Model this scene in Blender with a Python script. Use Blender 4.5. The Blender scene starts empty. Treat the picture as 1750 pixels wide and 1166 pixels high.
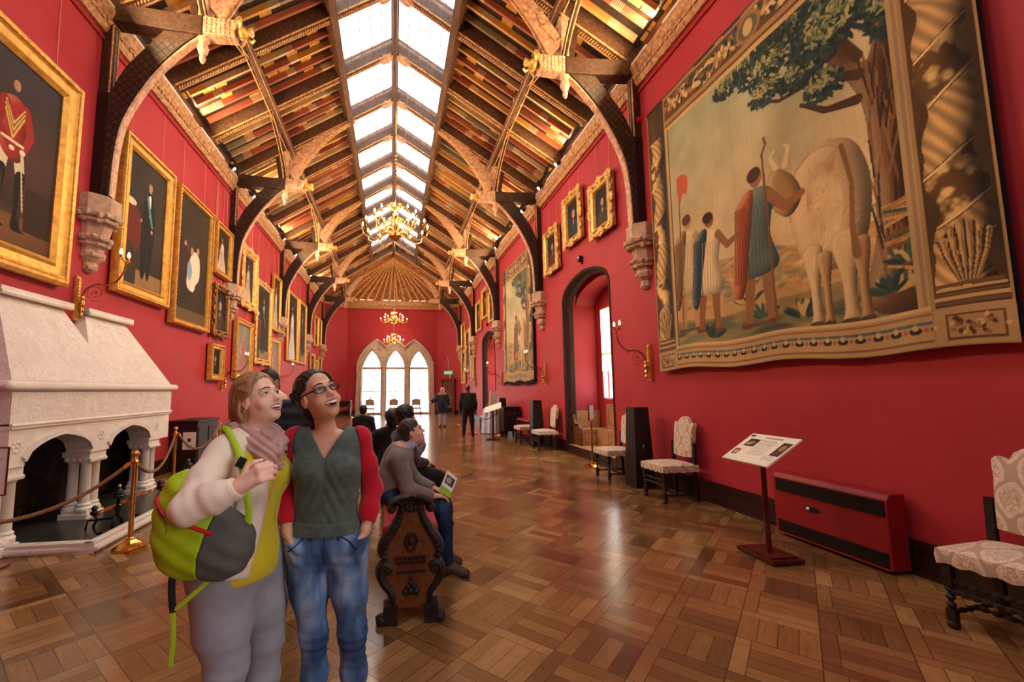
import bpy, math, random
import numpy as np
from mathutils import Vector, Matrix, Euler
random.seed(7); np.random.seed(7)
SC = bpy.context.scene
COL = SC.collection
PI = math.pi
# ---------------------------------------------------------------- camera
EYE = 1.57
YAW, PIT, ROL = 0.14568, 0.099324, -0.0071324
def _axes():
    cy, sy = math.cos(YAW), math.sin(YAW); cp, sp = math.cos(PIT), math.sin(PIT)
    f = Vector((sy*cp, cy*cp, sp)); r = Vector((cy, -sy, 0)); u = r.cross(f)
    cr, sr = math.cos(ROL), math.sin(ROL)
    return r*cr+u*sr, u*cr-r*sr, f
_r, _u, _f = _axes()
cam_data = bpy.data.cameras.new('camera'); cam = bpy.data.objects.new('camera', cam_data); COL.objects.link(cam)
cam.matrix_world = Matrix(((_r.x, _u.x, -_f.x, 0), (_r.y, _u.y, -_f.y, 0), (_r.z, _u.z, -_f.z, EYE), (0, 0, 0, 1)))
cam_data.sensor_width = 36; cam_data.sensor_fit = 'HORIZONTAL'
cam_data.lens = 730/1750*36
cam_data.shift_x = (875-777.9)/1750; cam_data.shift_y = (594.2-583)/1750
cam_data.clip_start = 0.05; cam_data.clip_end = 200
SC.camera = cam
# ---------------------------------------------------------------- world, exposure
SC.view_settings.view_transform = 'Standard'; SC.view_settings.look = 'None'
SC.view_settings.gamma = 1; SC.view_settings.use_curve_mapping = False
SC.view_settings.exposure = 0.28
W = bpy.data.worlds.new('sky'); SC.world = W; W.use_nodes = True
wn = W.node_tree.nodes; wl = W.node_tree.links
wn['Background'].inputs[0].default_value = (0.95, 0.98, 1.0, 1)
wn['Background'].inputs[1].default_value = 7.0
SC.cycles.max_bounces = 7; SC.cycles.diffuse_bounces = 4; SC.cycles.glossy_bounces = 3
SC.cycles.transparent_max_bounces = 8; SC.cycles.caustics_reflective = False; SC.cycles.caustics_refractive = False
SC.cycles.sample_clamp_indirect = 6.0; SC.cycles.sample_clamp_direct = 0
SC.cycles.use_denoising = True
# room numbers (metres)
XL, XR = -4.39, 4.39
YB, YE, YC = -8.0, 28.6, 27.2          # wall behind the camera, end wall, start of the canted corners
XE = 2.98                               # half width of the flat end wall
ZR, SL = 10.13, 0.63                    # ridge height (underside of rafters) and roof slope
ZW = 7.04                               # top of the red wall
RY = [6.75-1.74*8+1.74*k for k in range(21)]      # principal rafters
TY = [6.75, 11.97, 17.19, 22.41, 27.1]            # hammer beam trusses
def area_light(name, loc, rot, sx, sy, power, color, portal=False, spread=PI):
    d = bpy.data.lights.new(name, 'AREA'); d.shape = 'RECTANGLE'; d.size = sx; d.size_y = sy
    d.energy = power; d.color = color; d.spread = spread
    if portal: d.cycles.is_portal = True
    o = bpy.data.objects.new(name, d); o.location = loc; o.rotation_euler = rot; COL.objects.link(o); return o
def spot_light(name, loc, target, power, color, ang=1.2, blend=0.6, rad=0.04):
    d = bpy.data.lights.new(name, 'SPOT'); d.energy = power; d.color = color; d.spot_size = ang; d.spot_blend = blend; d.shadow_soft_size = rad
    o = bpy.data.objects.new(name, d); o.location = loc
    o.rotation_euler = (Vector(target)-Vector(loc)).to_track_quat('-Z', 'Y').to_euler(); COL.objects.link(o); return o
# portals: skylight slopes, end window, alcove windows
ang = math.atan(SL)
for s in (-1, 1):
    area_light('daylight_portal', (s*0.72, 9.1, ZR+0.62-SL*0.72), (0, s*ang, 0), 1.45, 32.6, 1, (1, 1, 1), True)
area_light('daylight_portal', (0.05, YE+0.42, 2.6), (-PI/2, 0, 0), 4.6, 5.2, 1, (1, 1, 1), True)
area_light('daylight_portal', (5.45, 9.25, 2.5), (0, PI/2, 0), 2.4, 2.1, 1, (1, 1, 1), True)
area_light('daylight_portal', (5.45, 19.35, 2.5), (0, PI/2, 0), 2.4, 2.3, 1, (1, 1, 1), True)
area_light('daylight_portal', (4.85, -3.1, 3.0), (0, PI/2, 0), 4.4, 4.1, 1, (1, 1, 1), True)  # portal of the added window behind the camera
WARM = (1.0, 0.66, 0.34)
UPL, SPW = 190, 400
# ---------------------------------------------------------------- mesh helpers
class MB:
    def __init__(self): self.v = []; self.f = []; self.m = []
    def add(self, vs, fs, mi=0):
        n = len(self.v); self.v += [tuple(p) for p in vs]; self.f += [tuple(i+n for i in q) for q in fs]; self.m += [mi]*len(fs); return self
    def box(self, c, s, rot=None, mi=0):
        x, y, z = s[0]/2, s[1]/2, s[2]/2
        vs = [Vector((i*x, j*y, k*z)) for i in (-1, 1) for j in (-1, 1) for k in (-1, 1)]
        if rot is not None:
            R = rot if isinstance(rot, Matrix) else Euler(rot).to_matrix(); vs = [R @ p for p in vs]
        c = Vector(c); vs = [p+c for p in vs]
        return self.add(vs, [(0, 1, 3, 2), (4, 6, 7, 5), (0, 4, 5, 1), (2, 3, 7, 6), (0, 2, 6, 4), (1, 5, 7, 3)], mi)
    def bb(self, lo, hi, mi=0):
        return self.box([(a+b)/2 for a, b in zip(lo, hi)], [abs(b-a) for a, b in zip(lo, hi)], mi=mi)
    def prism(self, pts, a, b, axis='Y', mi=0):
        """pts: 2D outline; axis X: pts=(y,z); Y: (x,z); Z: (x,y)"""
        def P(p, t): return {'X': (t, p[0], p[1]), 'Y': (p[0], t, p[1]), 'Z': (p[0], p[1], t)}[axis]
        n = len(pts); vs = [P(p, a) for p in pts]+[P(p, b) for p in pts]
        fs = [tuple(range(n))[::-1], tuple(range(n, 2*n))]+[(i, (i+1) % n, n+(i+1) % n, n+i) for i in range(n)]
        return self.add(vs, fs, mi)
    def ribbon(self, A, B, a, b, axis='Y', mi=0):
        """solid between two polylines A and B (same length), thickness a..b along axis"""
        def P(p, t): return {'X': (t, p[0], p[1]), 'Y': (p[0], t, p[1]), 'Z': (p[0], p[1], t)}[axis]
        n = len(A); vs = [P(p, a) for p in A]+[P(p, a) for p in B]+[P(p, b) for p in A]+[P(p, b) for p in B]; fs = []
        for i in range(n-1):
            fs += [(i, i+1, n+i+1, n+i), (2*n+i, 3*n+i, 3*n+i+1, 2*n+i+1), (i, 2*n+i, 2*n+i+1, i+1), (n+i, n+i+1, 3*n+i+1, 3*n+i)]
        fs += [(0, n, 3*n, 2*n), (n-1, 3*n-1, 4*n-1, 2*n-1)]
        return self.add(vs, fs, mi)
    def lathe(self, prof, c=(0, 0, 0), n=16, rot=None, mi=0, sx=1, sy=1):
        """prof: (r,z) bottom to top"""
        vs = []; fs = []; R = Euler(rot).to_matrix() if rot is not None and not isinstance(rot, Matrix) else rot
        for r, z in prof:
            for k in range(n):
                a = 2*PI*k/n; p = Vector((r*math.cos(a)*sx, r*math.sin(a)*sy, z))
                if R is not None: p = R @ p
                vs.append(p+Vector(c))
        for i in range(len(prof)-1):
            for k in range(n):
                fs.append((i*n+k, i*n+(k+1) % n, (i+1)*n+(k+1) % n, (i+1)*n+k))
        fs.append(tuple(range(n))[::-1]); fs.append(tuple((len(prof)-1)*n+k for k in range(n)))
        return self.add(vs, fs, mi)
    def tube(self, path, rad, n=8, mi=0, flat=1.0, up=None, caps=True):
        P = [Vector(p) for p in path]; m = len(P)
        if not hasattr(rad, '__len__'): rad = [rad]*m
        vs = []; fs = []; prev = None
        for i, p in enumerate(P):
            t = (P[min(i+1, m-1)]-P[max(i-1, 0)])
            if t.length < 1e-9: t = Vector((0, 0, 1))
            t.normalize()
            ref = Vector(up) if up is not None else (prev if prev is not None else (Vector((0, 0, 1)) if abs(t.z) < 0.9 else Vector((1, 0, 0))))
            a = ref-t*ref.dot(t)
            if a.length < 1e-6: a = t.orthogonal()
            a.normalize(); b = t.cross(a); prev = a
            for k in range(n):
                q = 2*PI*k/n; vs.append(p+(a*math.cos(q)*flat+b*math.sin(q))*rad[i])
        for i in range(m-1):
            for k in range(n):
                fs.append((i*n+k, i*n+(k+1) % n, (i+1)*n+(k+1) % n, (i+1)*n+k))
        if caps: fs.append(tuple(range(n))[::-1]); fs.append(tuple((m-1)*n+k for k in range(n)))
        return self.add(vs, fs, mi)
    def ball(self, c, r, n=10, mi=0, s=(1, 1, 1)):
        vs = []; fs = []; m = max(4, n//2+1)
        vs.append((c[0], c[1], c[2]-r*s[2]))
        for i in range(1, m):
            ph = -PI/2+PI*i/m
            for k in range(n):
                a = 2*PI*k/n; vs.append((c[0]+r*s[0]*math.cos(ph)*math.cos(a), c[1]+r*s[1]*math.cos(ph)*math.sin(a), c[2]+r*s[2]*math.sin(ph)))
        vs.append((c[0], c[1], c[2]+r*s[2]))
        for k in range(n): fs.append((0, 1+(k+1) % n, 1+k))
        for i in range(m-2):
            for k in range(n): fs.append((1+i*n+k, 1+i*n+(k+1) % n, 1+(i+1)*n+(k+1) % n, 1+(i+1)*n+k))
        L = 1+(m-2)*n
        for k in range(n): fs.append((L+k, L+(k+1) % n, len(vs)-1))
        return self.add(vs, fs, mi)
    def grid(self, fn, nu, nv, mi=0, closeu=False):
        vs = [fn(i/nu, j/nv) for j in range(nv+1) for i in range(nu+(0 if closeu else 1))]; w = nu+(0 if closeu else 1); fs = []
        for j in range(nv):
            for i in range(nu):
                i2 = (i+1) % w if closeu else i+1
                fs.append((j*w+i, j*w+i2, (j+1)*w+i2, (j+1)*w+i))
        return self.add(vs, fs, mi)
    def build(self, name, mat, parent=None, loc=None, rot=None, smooth=False, bevel=0, solid=0, fix=True):
        me = bpy.data.meshes.new(name); me.from_pydata(self.v, [], self.f)
        mats = mat if isinstance(mat, (list, tuple)) else [mat]
        for m in mats: me.materials.append(m)
        if len(mats) > 1: me.polygons.foreach_set('material_index', self.m)
        if fix:
            import bmesh
            bm = bmesh.new(); bm.from_mesh(me); bmesh.ops.recalc_face_normals(bm, faces=bm.faces); bm.to_mesh(me); bm.free()
        if smooth:
            me.polygons.foreach_set('use_smooth', [True]*len(me.polygons))
            if smooth != 'all': me.set_sharp_from_angle(angle=math.radians(smooth if smooth is not True else 40))
        me.update()
        o = bpy.data.objects.new(name, me); COL.objects.link(o)
        if parent is not None: o.parent = parent
        if loc is not None: o.location = loc
        if rot is not None: o.rotation_euler = rot
        if bevel:
            b = o.modifiers.new('bevel', 'BEVEL'); b.width = bevel; b.segments = 2; b.limit_method = 'ANGLE'; b.angle_limit = 0.6
        if solid:
            s = o.modifiers.new('solid', 'SOLIDIFY'); s.thickness = solid; s.offset = 0
        return o
def empty(name, loc=(0, 0, 0), rz=0, label=None, cat=None, group=None, rot=None):
    o = bpy.data.objects.new(name, None); COL.objects.link(o); o.location = loc; o.rotation_euler = rot if rot else (0, 0, rz)
    o.empty_display_size = 0.1
    return tag(o, label, cat, group)
def tag(o, label=None, cat=None, group=None, kind=None):
    if label: o['label'] = label
    if cat: o['category'] = cat
    if group: o['group'] = group
    if kind: o['kind'] = kind
    return o
KIDS = {}
def kids(o): return [c for c in bpy.data.objects if c.parent == o]
def dup(root, loc=None, rz=None, label=None, group=None, rot=None, _all=None):
    r = root.copy(); COL.objects.link(r)
    if loc is not None: r.location = loc
    if rz is not None: r.rotation_euler = (0, 0, rz)
    if rot is not None: r.rotation_euler = rot
    if label: r['label'] = label
    if group: r['group'] = group
    for ch in kids(root):
        c = ch.copy(); COL.objects.link(c); c.parent = r
        for g in kids(ch):
            d = g.copy(); COL.objects.link(d); d.parent = c
    return r
def struct(o): o['kind'] = 'structure'; return o
# ---------------------------------------------------------------- materials
def lin(c):
    def f(v):
        v = v/255.0 if v > 1.0001 else v
        return v/12.92 if v <= 0.04045 else ((v+0.055)/1.055)**2.4
    return tuple(f(v) for v in c)
def sr(*c):  # sRGB 0..255 -> linear rgba
    return tuple(((v/255)/12.92 if v/255 <= 0.04045 else ((v/255+0.055)/1.055)**2.4) for v in c)+(1,)
class NT:
    def __init__(self, name):
        self.mat = bpy.data.materials.new(name); self.mat.use_nodes = True
        self.n = self.mat.node_tree.nodes; self.l = self.mat.node_tree.links
        self.b = self.n['Principled BSDF']
    def node(self, t, **kw):
        x = self.n.new(t)
        for k, v in kw.items():
            if k.startswith('i_'): x.inputs[k[2:].replace('_', ' ')].default_value = v
            else: setattr(x, k, v)
        return x
    def link(self, a, b): self.l.new(a, b)
    def coord(self, kind='Object', scale=(1, 1, 1), rot=(0, 0, 0), loc=(0, 0, 0)):
        tc = self.node('ShaderNodeTexCoord'); mp = self.node('ShaderNodeMapping')
        mp.inputs['Scale'].default_value = scale; mp.inputs['Rotation'].default_value = rot; mp.inputs['Location'].default_value = loc
        self.link(tc.outputs[kind], mp.inputs[0]); return mp.outputs[0]
    def world(self, scale=(1, 1, 1), rot=(0, 0, 0), loc=(0, 0, 0)):
        g = self.node('ShaderNodeNewGeometry'); mp = self.node('ShaderNodeMapping')
        mp.inputs['Scale'].default_value = scale; mp.inputs['Rotation'].default_value = rot; mp.inputs['Location'].default_value = loc
        self.link(g.outputs['Position'], mp.inputs[0]); return mp.outputs[0]
    def noise(self, vec, scale=5, detail=4, rough=0.55, dist=0):
        x = self.node('ShaderNodeTexNoise'); x.inputs['Scale'].default_value = scale; x.inputs['Detail'].default_value = detail
        x.inputs['Roughness'].default_value = rough; x.inputs['Distortion'].default_value = dist
        self.link(vec, x.inputs['Vector']); return x.outputs[0]
    def ramp(self, fac, stops, interp='LINEAR'):
        r = self.node('ShaderNodeValToRGB'); r.color_ramp.interpolation = interp; e = r.color_ramp.elements
        while len(e) < len(stops): e.new(0.5)
        for q, (p, c) in zip(e, stops): q.position = p; q.color = c if len(c) == 4 else (*c, 1)
        self.link(fac, r.inputs[0]); return r.outputs[0]
    def mix(self, fac, a, b, blend='MIX'):
        m = self.node('ShaderNodeMix', data_type='RGBA', blend_type=blend)
        for s, v in ((0, fac), (6, a), (7, b)):
            if hasattr(v, 'is_linked') or hasattr(v, 'links'): self.link(v, m.inputs[s])
            else: m.inputs[s].default_value = v
        return m.outputs[2]
    def math(self, op, a, b=0.0, c=None):
        m = self.node('ShaderNodeMath', operation=op)
        for s, v in enumerate((a, b) if c is None else (a, b, c)):
            if hasattr(v, 'links'): self.link(v, m.inputs[s])
            else: m.inputs[s].default_value = v
        return m.outputs[0]
    def bump(self, h, strength=0.3, dist=0.01):
        b = self.node('ShaderNodeBump'); b.inputs['Strength'].default_value = strength; b.inputs['Distance'].default_value = dist
        self.link(h, b.inputs['Height']); self.link(b.outputs[0], self.b.inputs['Normal']); return b
    def base(self, v):
        if hasattr(v, 'links'): self.link(v, self.b.inputs['Base Color'])
        else: self.b.inputs['Base Color'].default_value = v
    def set(self, rough=0.5, metal=0, spec=0.5, sheen=0, coat=0, emis=None, es=0):
        self.b.inputs['Roughness'].default_value = rough; self.b.inputs['Metallic'].default_value = metal
        self.b.inputs['Specular IOR Level'].default_value = spec
        if sheen: self.b.inputs['Sheen Weight'].default_value = sheen
        if coat: self.b.inputs['Coat Weight'].default_value = coat; self.b.inputs['Coat Roughness'].default_value = 0.15
        if emis: self.b.inputs['Emission Color'].default_value = emis; self.b.inputs['Emission Strength'].default_value = es
        return self.mat
M = {}
def simple(name, c, rough=0.5, metal=0, c2=None, ns=6, bump=0, bs=40, spec=0.5, sheen=0, coat=0, stretch=(1, 1, 1), dist=0.004):
    t = NT(name); v = t.coord('Object', scale=stretch)
    if c2 is not None:
        t.base(t.ramp(t.noise(v, ns, 5), [(0.3, c), (0.7, c2)]))
    else: t.base(c)
    if bump: t.bump(t.noise(v, bs, 3), bump, dist)
    M[name] = t.set(rough, metal, spec, sheen, coat); return M[name]
def emit(name, c, s):
    t = NT(name); t.base(c); M[name] = t.set(0.5, emis=c, es=s); return M[name]
# ---------------------------------------------------------------- the place's materials
def wall_mat():
    t = NT('red_wall_cloth'); v = t.world()
    n = t.noise(v, 1.3, 4); n2 = t.noise(t.world(scale=(60, 60, 6)), 8, 3)
    c = t.ramp(n, [(0.3, sr(166, 42, 50)), (0.7, sr(178, 52, 58))])
    t.base(t.mix(t.math('MULTIPLY', n2, 0.25), c, sr(138, 30, 40)))
    w = t.noise(t.world(scale=(1, 1, 1)), 260, 2); t.bump(w, 0.12, 0.002)
    M['wall'] = t.set(0.62, spec=0.3)
wall_mat()
def floor_mat():
    t = NT('oak_parquet')
    v = t.world(rot=(0, 0, math.radians(-43)), scale=(1/0.42, 1/0.42, 1))
    sep = t.node('ShaderNodeSeparateXYZ'); t.link(v, sep.inputs[0]); X, Y = sep.outputs[0], sep.outputs[1]
    fx = t.math('FLOOR', X); fy = t.math('FLOOR', Y); ux = t.math('SUBTRACT', X, fx); uy = t.math('SUBTRACT', Y, fy)
    par = t.math('FLOORED_MODULO', t.math('ADD', fx, fy), 2.0)
    inv = t.math('SUBTRACT', 1.0, par)
    a = t.math('ADD', t.math('MULTIPLY', ux, par), t.math('MULTIPLY', uy, inv))      # across planks
    b = t.math('ADD', t.math('MULTIPLY', uy, par), t.math('MULTIPLY', ux, inv))      # along planks
    # nested panel: outer square frame planks + inner field in the other direction
    N = 4.0
    pa = t.math('MULTIPLY', a, N); ia = t.math('FLOOR', pa); fa = t.math('SUBTRACT', pa, ia)
    # end strips: a header plank at one end of every block
    head = t.math('GREATER_THAN', b, 0.80)
    comb = t.node('ShaderNodeCombineXYZ')
    idp = t.math('ADD', t.math('MULTIPLY', ia, t.math('SUBTRACT', 1.0, head)), t.math('MULTIPLY', head, 9.0))
    t.link(t.math('ADD', fx, t.math('MULTIPLY', idp, 0.137)), comb.inputs[0]); t.link(fy, comb.inputs[1]); t.link(idp, comb.inputs[2])
    wn_ = t.node('ShaderNodeTexWhiteNoise'); t.link(comb.outputs[0], wn_.inputs[0]); rnd = wn_.outputs[0]
    comb2 = t.node('ShaderNodeCombineXYZ'); t.link(fx, comb2.inputs[0]); t.link(fy, comb2.inputs[1])
    wn2 = t.node('ShaderNodeTexWhiteNoise'); t.link(comb2.outputs[0], wn2.inputs[0])
    tone = t.math('ADD', t.math('MULTIPLY', rnd, 0.62), t.math('MULTIPLY', wn2.outputs[0], 0.38))
    col = t.ramp(tone, [(0.05, sr(94, 64, 34)), (0.3, sr(128, 90, 50)), (0.7, sr(156, 114, 66)), (0.95, sr(180, 138, 86))])
    # grain
    gc = t.node('ShaderNodeCombineXYZ'); t.link(t.math('MULTIPLY', a, 26.0), gc.inputs[0]); t.link(t.math('MULTIPLY', b, 2.2), gc.inputs[1]); t.link(t.math('MULTIPLY', rnd, 40.0), gc.inputs[2])
    g = t.noise(gc.outputs[0], 1.0, 5, 0.6, 0.8)
    col = t.mix(t.math('MULTIPLY', t.math('SUBTRACT', g, 0.35), 0.9), col, sr(58, 30, 14))
    # dirt / wear
    d = t.noise(t.world(), 0.9, 4, 0.6)
    col = t.mix(t.ramp(d, [(0.45, (0, 0, 0)), (0.75, (0.5, 0.5, 0.5))]), col, sr(70, 38, 20))
    # joints
    def edge(x, w): return t.math('LESS_THAN', t.math('MINIMUM', x, t.math('SUBTRACT', 1.0, x)), w)
    j = t.math('MULTIPLY', edge(fa, 0.022), t.math('SUBTRACT', 1.0, head))
    j = t.math('MAXIMUM', j, t.math('MAXIMUM', edge(ux, 0.008), edge(uy, 0.008)))
    j = t.math('MAXIMUM', j, t.math('LESS_THAN', t.math('ABSOLUTE', t.math('SUBTRACT', b, 0.80)), 0.006))
    col = t.mix(t.math('MULTIPLY', j, 0.75), col, sr(36, 18, 9)); t.base(col)
    wv = t.noise(t.world(), 3.5, 2)
    h = t.math('ADD', t.math('MULTIPLY', g, 0.25), t.math('ADD', t.math('MULTIPLY', rnd, 0.35), t.math('MULTIPLY', wv, 1.2)))
    h = t.math('SUBTRACT', h, t.math('MULTIPLY', j, 0.6)); t.bump(h, 0.10, 0.006)
    r = t.math('ADD', 0.15, t.math('MULTIPLY', g, 0.12)); t.link(r, t.b.inputs['Roughness'])
    t.b.inputs['Specular IOR Level'].default_value = 0.95
    M['floor'] = t.mat
floor_mat()
def oak(name, c1, c2, c3=None, rough=0.6, ns=3, axis=(6, 1, 6), lattice=0, bump=0.4):
    t = NT(name); v = t.coord('Object', scale=axis)
    n = t.noise(v, ns, 6, 0.65, 0.6); c = t.ramp(n, [(0.25, c1), (0.5, c3 or c2), (0.75, c2)])
    h = n
    m = t.noise(t.coord('Object'), 26, 4)
    c = t.mix(t.math('MULTIPLY', m, 0.5), c, c1)
    t.base(c); t.bump(t.math('ADD', h, m), bump, 0.012)
    M[name] = t.set(rough, spec=0.35); return M[name]
oak('truss_oak', sr(36, 24, 16), sr(102, 70, 46), sr(68, 45, 30))
oak('rafter_oak', sr(56, 37, 26), sr(146, 104, 76), sr(100, 69, 49))
oak('dark_oak', sr(14, 9, 7), sr(40, 25, 18), rough=0.5)
oak('brown_oak', sr(44, 24, 12), sr(120, 66, 30), rough=0.35)
oak('panel_oak', sr(120, 78, 46), sr(190, 142, 96), rough=0.45)
oak('mahogany', sr(42, 12, 8), sr(88, 30, 20), rough=0.3)
oak('door_oak', sr(60, 28, 18), sr(104, 54, 34), rough=0.4)
def painted(name, a, b, c):   # painted and flaking rafter trim
    t = NT(name); v = t.coord('Object')
    n = t.noise(v, 14, 6, 0.7); t.base(t.ramp(n, [(0.3, a), (0.5, b), (0.7, c)])); t.bump(n, 0.5, 0.01); M[name] = t.set(0.6); return M[name]
painted('pale_carved', sr(140, 98, 76), sr(206, 160, 128), sr(228, 196, 164))
painted('trim_gold', sr(120, 76, 40), sr(206, 152, 92), sr(232, 190, 130))
painted('cornice_paint', sr(96, 56, 34), sr(190, 140, 92), sr(222, 184, 140))
def lattice_mat():     # dark carved lattice on the curved braces
    t = NT('carved_lattice'); v = t.coord('Object', rot=(0, 0.75, 0), scale=(1, 1, 1))
    sep = t.node('ShaderNodeSeparateXYZ'); t.link(v, sep.inputs[0])
    def wv(s, k): return t.math('ABSOLUTE', t.math('SINE', t.math('MULTIPLY', s, k)))
    d1 = wv(sep.outputs[0], 34.0); d2 = wv(sep.outputs[2], 34.0)
    m = t.math('LESS_THAN', t.math('MINIMUM', d1, d2), 0.35)
    n = t.noise(t.coord('Object'), 18, 5)
    base = t.ramp(n, [(0.3, sr(30, 20, 14)), (0.7, sr(84, 58, 40))])
    t.base(t.mix(m, base, sr(14, 9, 7)))
    h = t.math('ADD', t.math('MULTIPLY', m, -1.0), t.math('MULTIPLY', n, 0.5)); t.bump(h, 0.8, 0.015); M['lattice'] = t.set(0.55)
lattice_mat()
def common_rafter_mat():
    t = NT('painted_rafter'); oi = t.node('ShaderNodeObjectInfo'); v = t.coord('Object')
    sep = t.node('ShaderNodeSeparateXYZ'); t.link(v, sep.inputs[0])
    along = t.math('ADD', sep.outputs[0], t.math('MULTIPLY', oi.outputs['Random'], 7.0))
    seg = t.math('FLOOR', t.math('MULTIPLY', along, 0.55)); c = t.node('ShaderNodeCombineXYZ'); t.link(seg, c.inputs[0]); t.link(oi.outputs['Random'], c.inputs[1])
    w = t.node('ShaderNodeTexWhiteNoise'); t.link(c.outputs[0], w.inputs[0])
    col = t.ramp(w.outputs[0], [(0.0, sr(170, 92, 68)), (0.3, sr(220, 162, 88)), (0.5, sr(188, 112, 84)), (0.68, sr(146, 134, 106)), (0.8, sr(206, 172, 128))], 'CONSTANT')
    fr = t.math('FRACT', t.math('MULTIPLY', along, 0.55)); band = t.math('LESS_THAN', fr, 0.12)
    st = t.math('GREATER_THAN', t.math('SINE', t.math('MULTIPLY', along, 180.0)), 0.0)
    col = t.mix(t.math('MULTIPLY', band, st), col, sr(232, 212, 178))
    n = t.noise(v, 16, 5); col = t.mix(t.math('MULTIPLY', n, 0.40), col, sr(90, 56, 36)); t.base(col); t.bump(n, 0.3, 0.006)
    M['common_rafter'] = t.set(0.6)
common_rafter_mat()
def ceiling_mat():
    t = NT('painted_ceiling_boards'); v = t.world(scale=(1/0.24, 1/0.21, 1))
    sep = t.node('ShaderNodeSeparateXYZ'); t.link(v, sep.inputs[0]); X, Y = sep.outputs[0], sep.outputs[1]
    fx = t.math('FLOOR', X); fy = t.math('FLOOR', Y); c = t.node('ShaderNodeCombineXYZ'); t.link(fx, c.inputs[0]); t.link(fy, c.inputs[1])
    w = t.node('ShaderNodeTexWhiteNoise'); t.link(c.outputs[0], w.inputs[0])
    n = t.noise(t.world(), 9, 5, 0.6)
    dark = t.ramp(n, [(0.3, sr(22, 17, 13)), (0.7, sr(62, 44, 31))])
    gold = t.ramp(n, [(0.3, sr(190, 132, 52)), (0.7, sr(236, 190, 92))])
    sel = t.math('GREATER_THAN', w.outputs[0], 0.72)
    col = t.mix(sel, dark, gold)
    ux = t.math('FRACT', X); uy = t.math('FRACT', Y)
    e = t.math('LESS_THAN', t.math('MINIMUM', ux, t.math('MINIMUM', t.math('SUBTRACT', 1.0, ux), t.math('MINIMUM', uy, t.math('SUBTRACT', 1.0, uy)))), 0.05)
    t.base(t.mix(e, col, sr(30, 20, 14))); t.bump(n, 0.3, 0.01); M['ceiling'] = t.set(0.7)
ceiling_mat()
def fan_mat():
    t = NT('gilded_fan_vault'); n = t.noise(t.world(), 7, 6, 0.7, 1.2)
    t.base(t.ramp(n, [(0.3, sr(84, 44, 28)), (0.48, sr(140, 82, 50)), (0.62, sr(196, 138, 84)), (0.8, sr(150, 100, 76))])); t.bump(n, 0.4, 0.02); M['fan'] = t.set(0.6)
fan_mat()
def stone(name, a, b, bs=7, bump=0.5, dist=0.02, rough=0.75):
    t = NT(name); v = t.coord('Object'); n = t.noise(v, bs, 6, 0.65); t.base(t.ramp(n, [(0.3, a), (0.7, b)]))
    t.bump(t.noise(v, bs*3, 5, 0.7, 0.5), bump, dist); M[name] = t.set(rough, spec=0.3); return M[name]
stone('corbel_stone', sr(168, 130, 104), sr(214, 182, 154))
stone('window_stone', sr(176, 154, 132), sr(214, 196, 174), 3, 0.25)
stone('marble', sr(214, 200, 186), sr(236, 226, 214), 3, 0.1, 0.004, 0.42)
stone('hearth_stone', sr(30, 30, 26), sr(64, 62, 54), 2, 0.1, 0.004, 0.28)
stone('soot_brick', sr(26, 16, 13), sr(76, 54, 44), 6, 0.6, 0.02, 0.9)
def carved_marble():
    t = NT('carved_marble'); v = t.coord('Object')
    n = t.noise(v, 3.2, 5, 0.6, 1.6)
    vo = t.node('ShaderNodeTexVoronoi', feature='DISTANCE_TO_EDGE'); vo.inputs['Scale'].default_value = 7.0
    nz = t.node('ShaderNodeTexNoise'); nz.inputs['Scale'].default_value = 5; nz.inputs['Detail'].default_value = 3; t.link(v, nz.inputs['Vector'])
    mx = t.mix(0.35, v, nz.outputs[1]); t.link(mx, vo.inputs['Vector'])
    line = t.ramp(vo.outputs['Distance'], [(0.0, (0, 0, 0)), (0.05, (1, 1, 1))])
    n2 = t.noise(v, 7.5, 4, 0.55, 2.6)
    rel = t.ramp(n2, [(0.42, (0, 0, 0)), (0.5, (1, 1, 1)), (0.58, (0.2, 0.2, 0.2))])
    cb = t.ramp(n, [(0.3, sr(222, 206, 192)), (0.7, sr(238, 226, 216))]); t.base(t.mix(t.math('MULTIPLY', t.math('SUBTRACT', 1.0, rel), 0.10), cb, sr(170, 140, 118)))
    t.bump(rel, 0.6, 0.010); M['carved_marble'] = t.set(0.5, spec=0.4)
carved_marble()
simple('gilt', sr(236, 184, 90), 0.40, 0.55, sr(196, 140, 60), 10, 0.3, 60, dist=0.004)
simple('gilt_pale', sr(240, 198, 118), 0.42, 0.5, sr(196, 146, 72), 12, 0.6, 50, dist=0.008)
simple('gilt_dark', sr(120, 76, 32), 0.45, 0.6, sr(170, 118, 54), 14, 0.5, 60, dist=0.006)
simple('brass', sr(224, 168, 86), 0.16, 1.0)
simple('old_brass', sr(196, 140, 72), 0.25, 1.0, sr(140, 92, 44), 12)
simple('black_iron', sr(22, 20, 20), 0.35, 0.6)
simple('baseboard', sr(30, 14, 10), 0.32, 0, sr(48, 24, 17), 6)
simple('arch_wood', sr(50, 33, 27), 0.85, 0, sr(70, 48, 40), 3, 0.3, 20, spec=.1, stretch=(6, 6, 1))
simple('white_paint', sr(232, 228, 222), 0.5)
def cloth_blind(name, c, k):
    t = NT(name); o = t.n['Material Output']; d = t.node('ShaderNodeBsdfDiffuse'); d.inputs[0].default_value = c
    tl = t.node('ShaderNodeBsdfTranslucent'); tl.inputs[0].default_value = c; mx = t.node('ShaderNodeMixShader'); mx.inputs[0].default_value = k
    t.link(d.outputs[0], mx.inputs[1]); t.link(tl.outputs[0], mx.inputs[2]); t.link(mx.outputs[0], o.inputs[0]); M[name] = t.mat
cloth_blind('blind', sr(250, 240, 222), 0.92)
simple('black_plastic', sr(16, 16, 17), 0.4)
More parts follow.
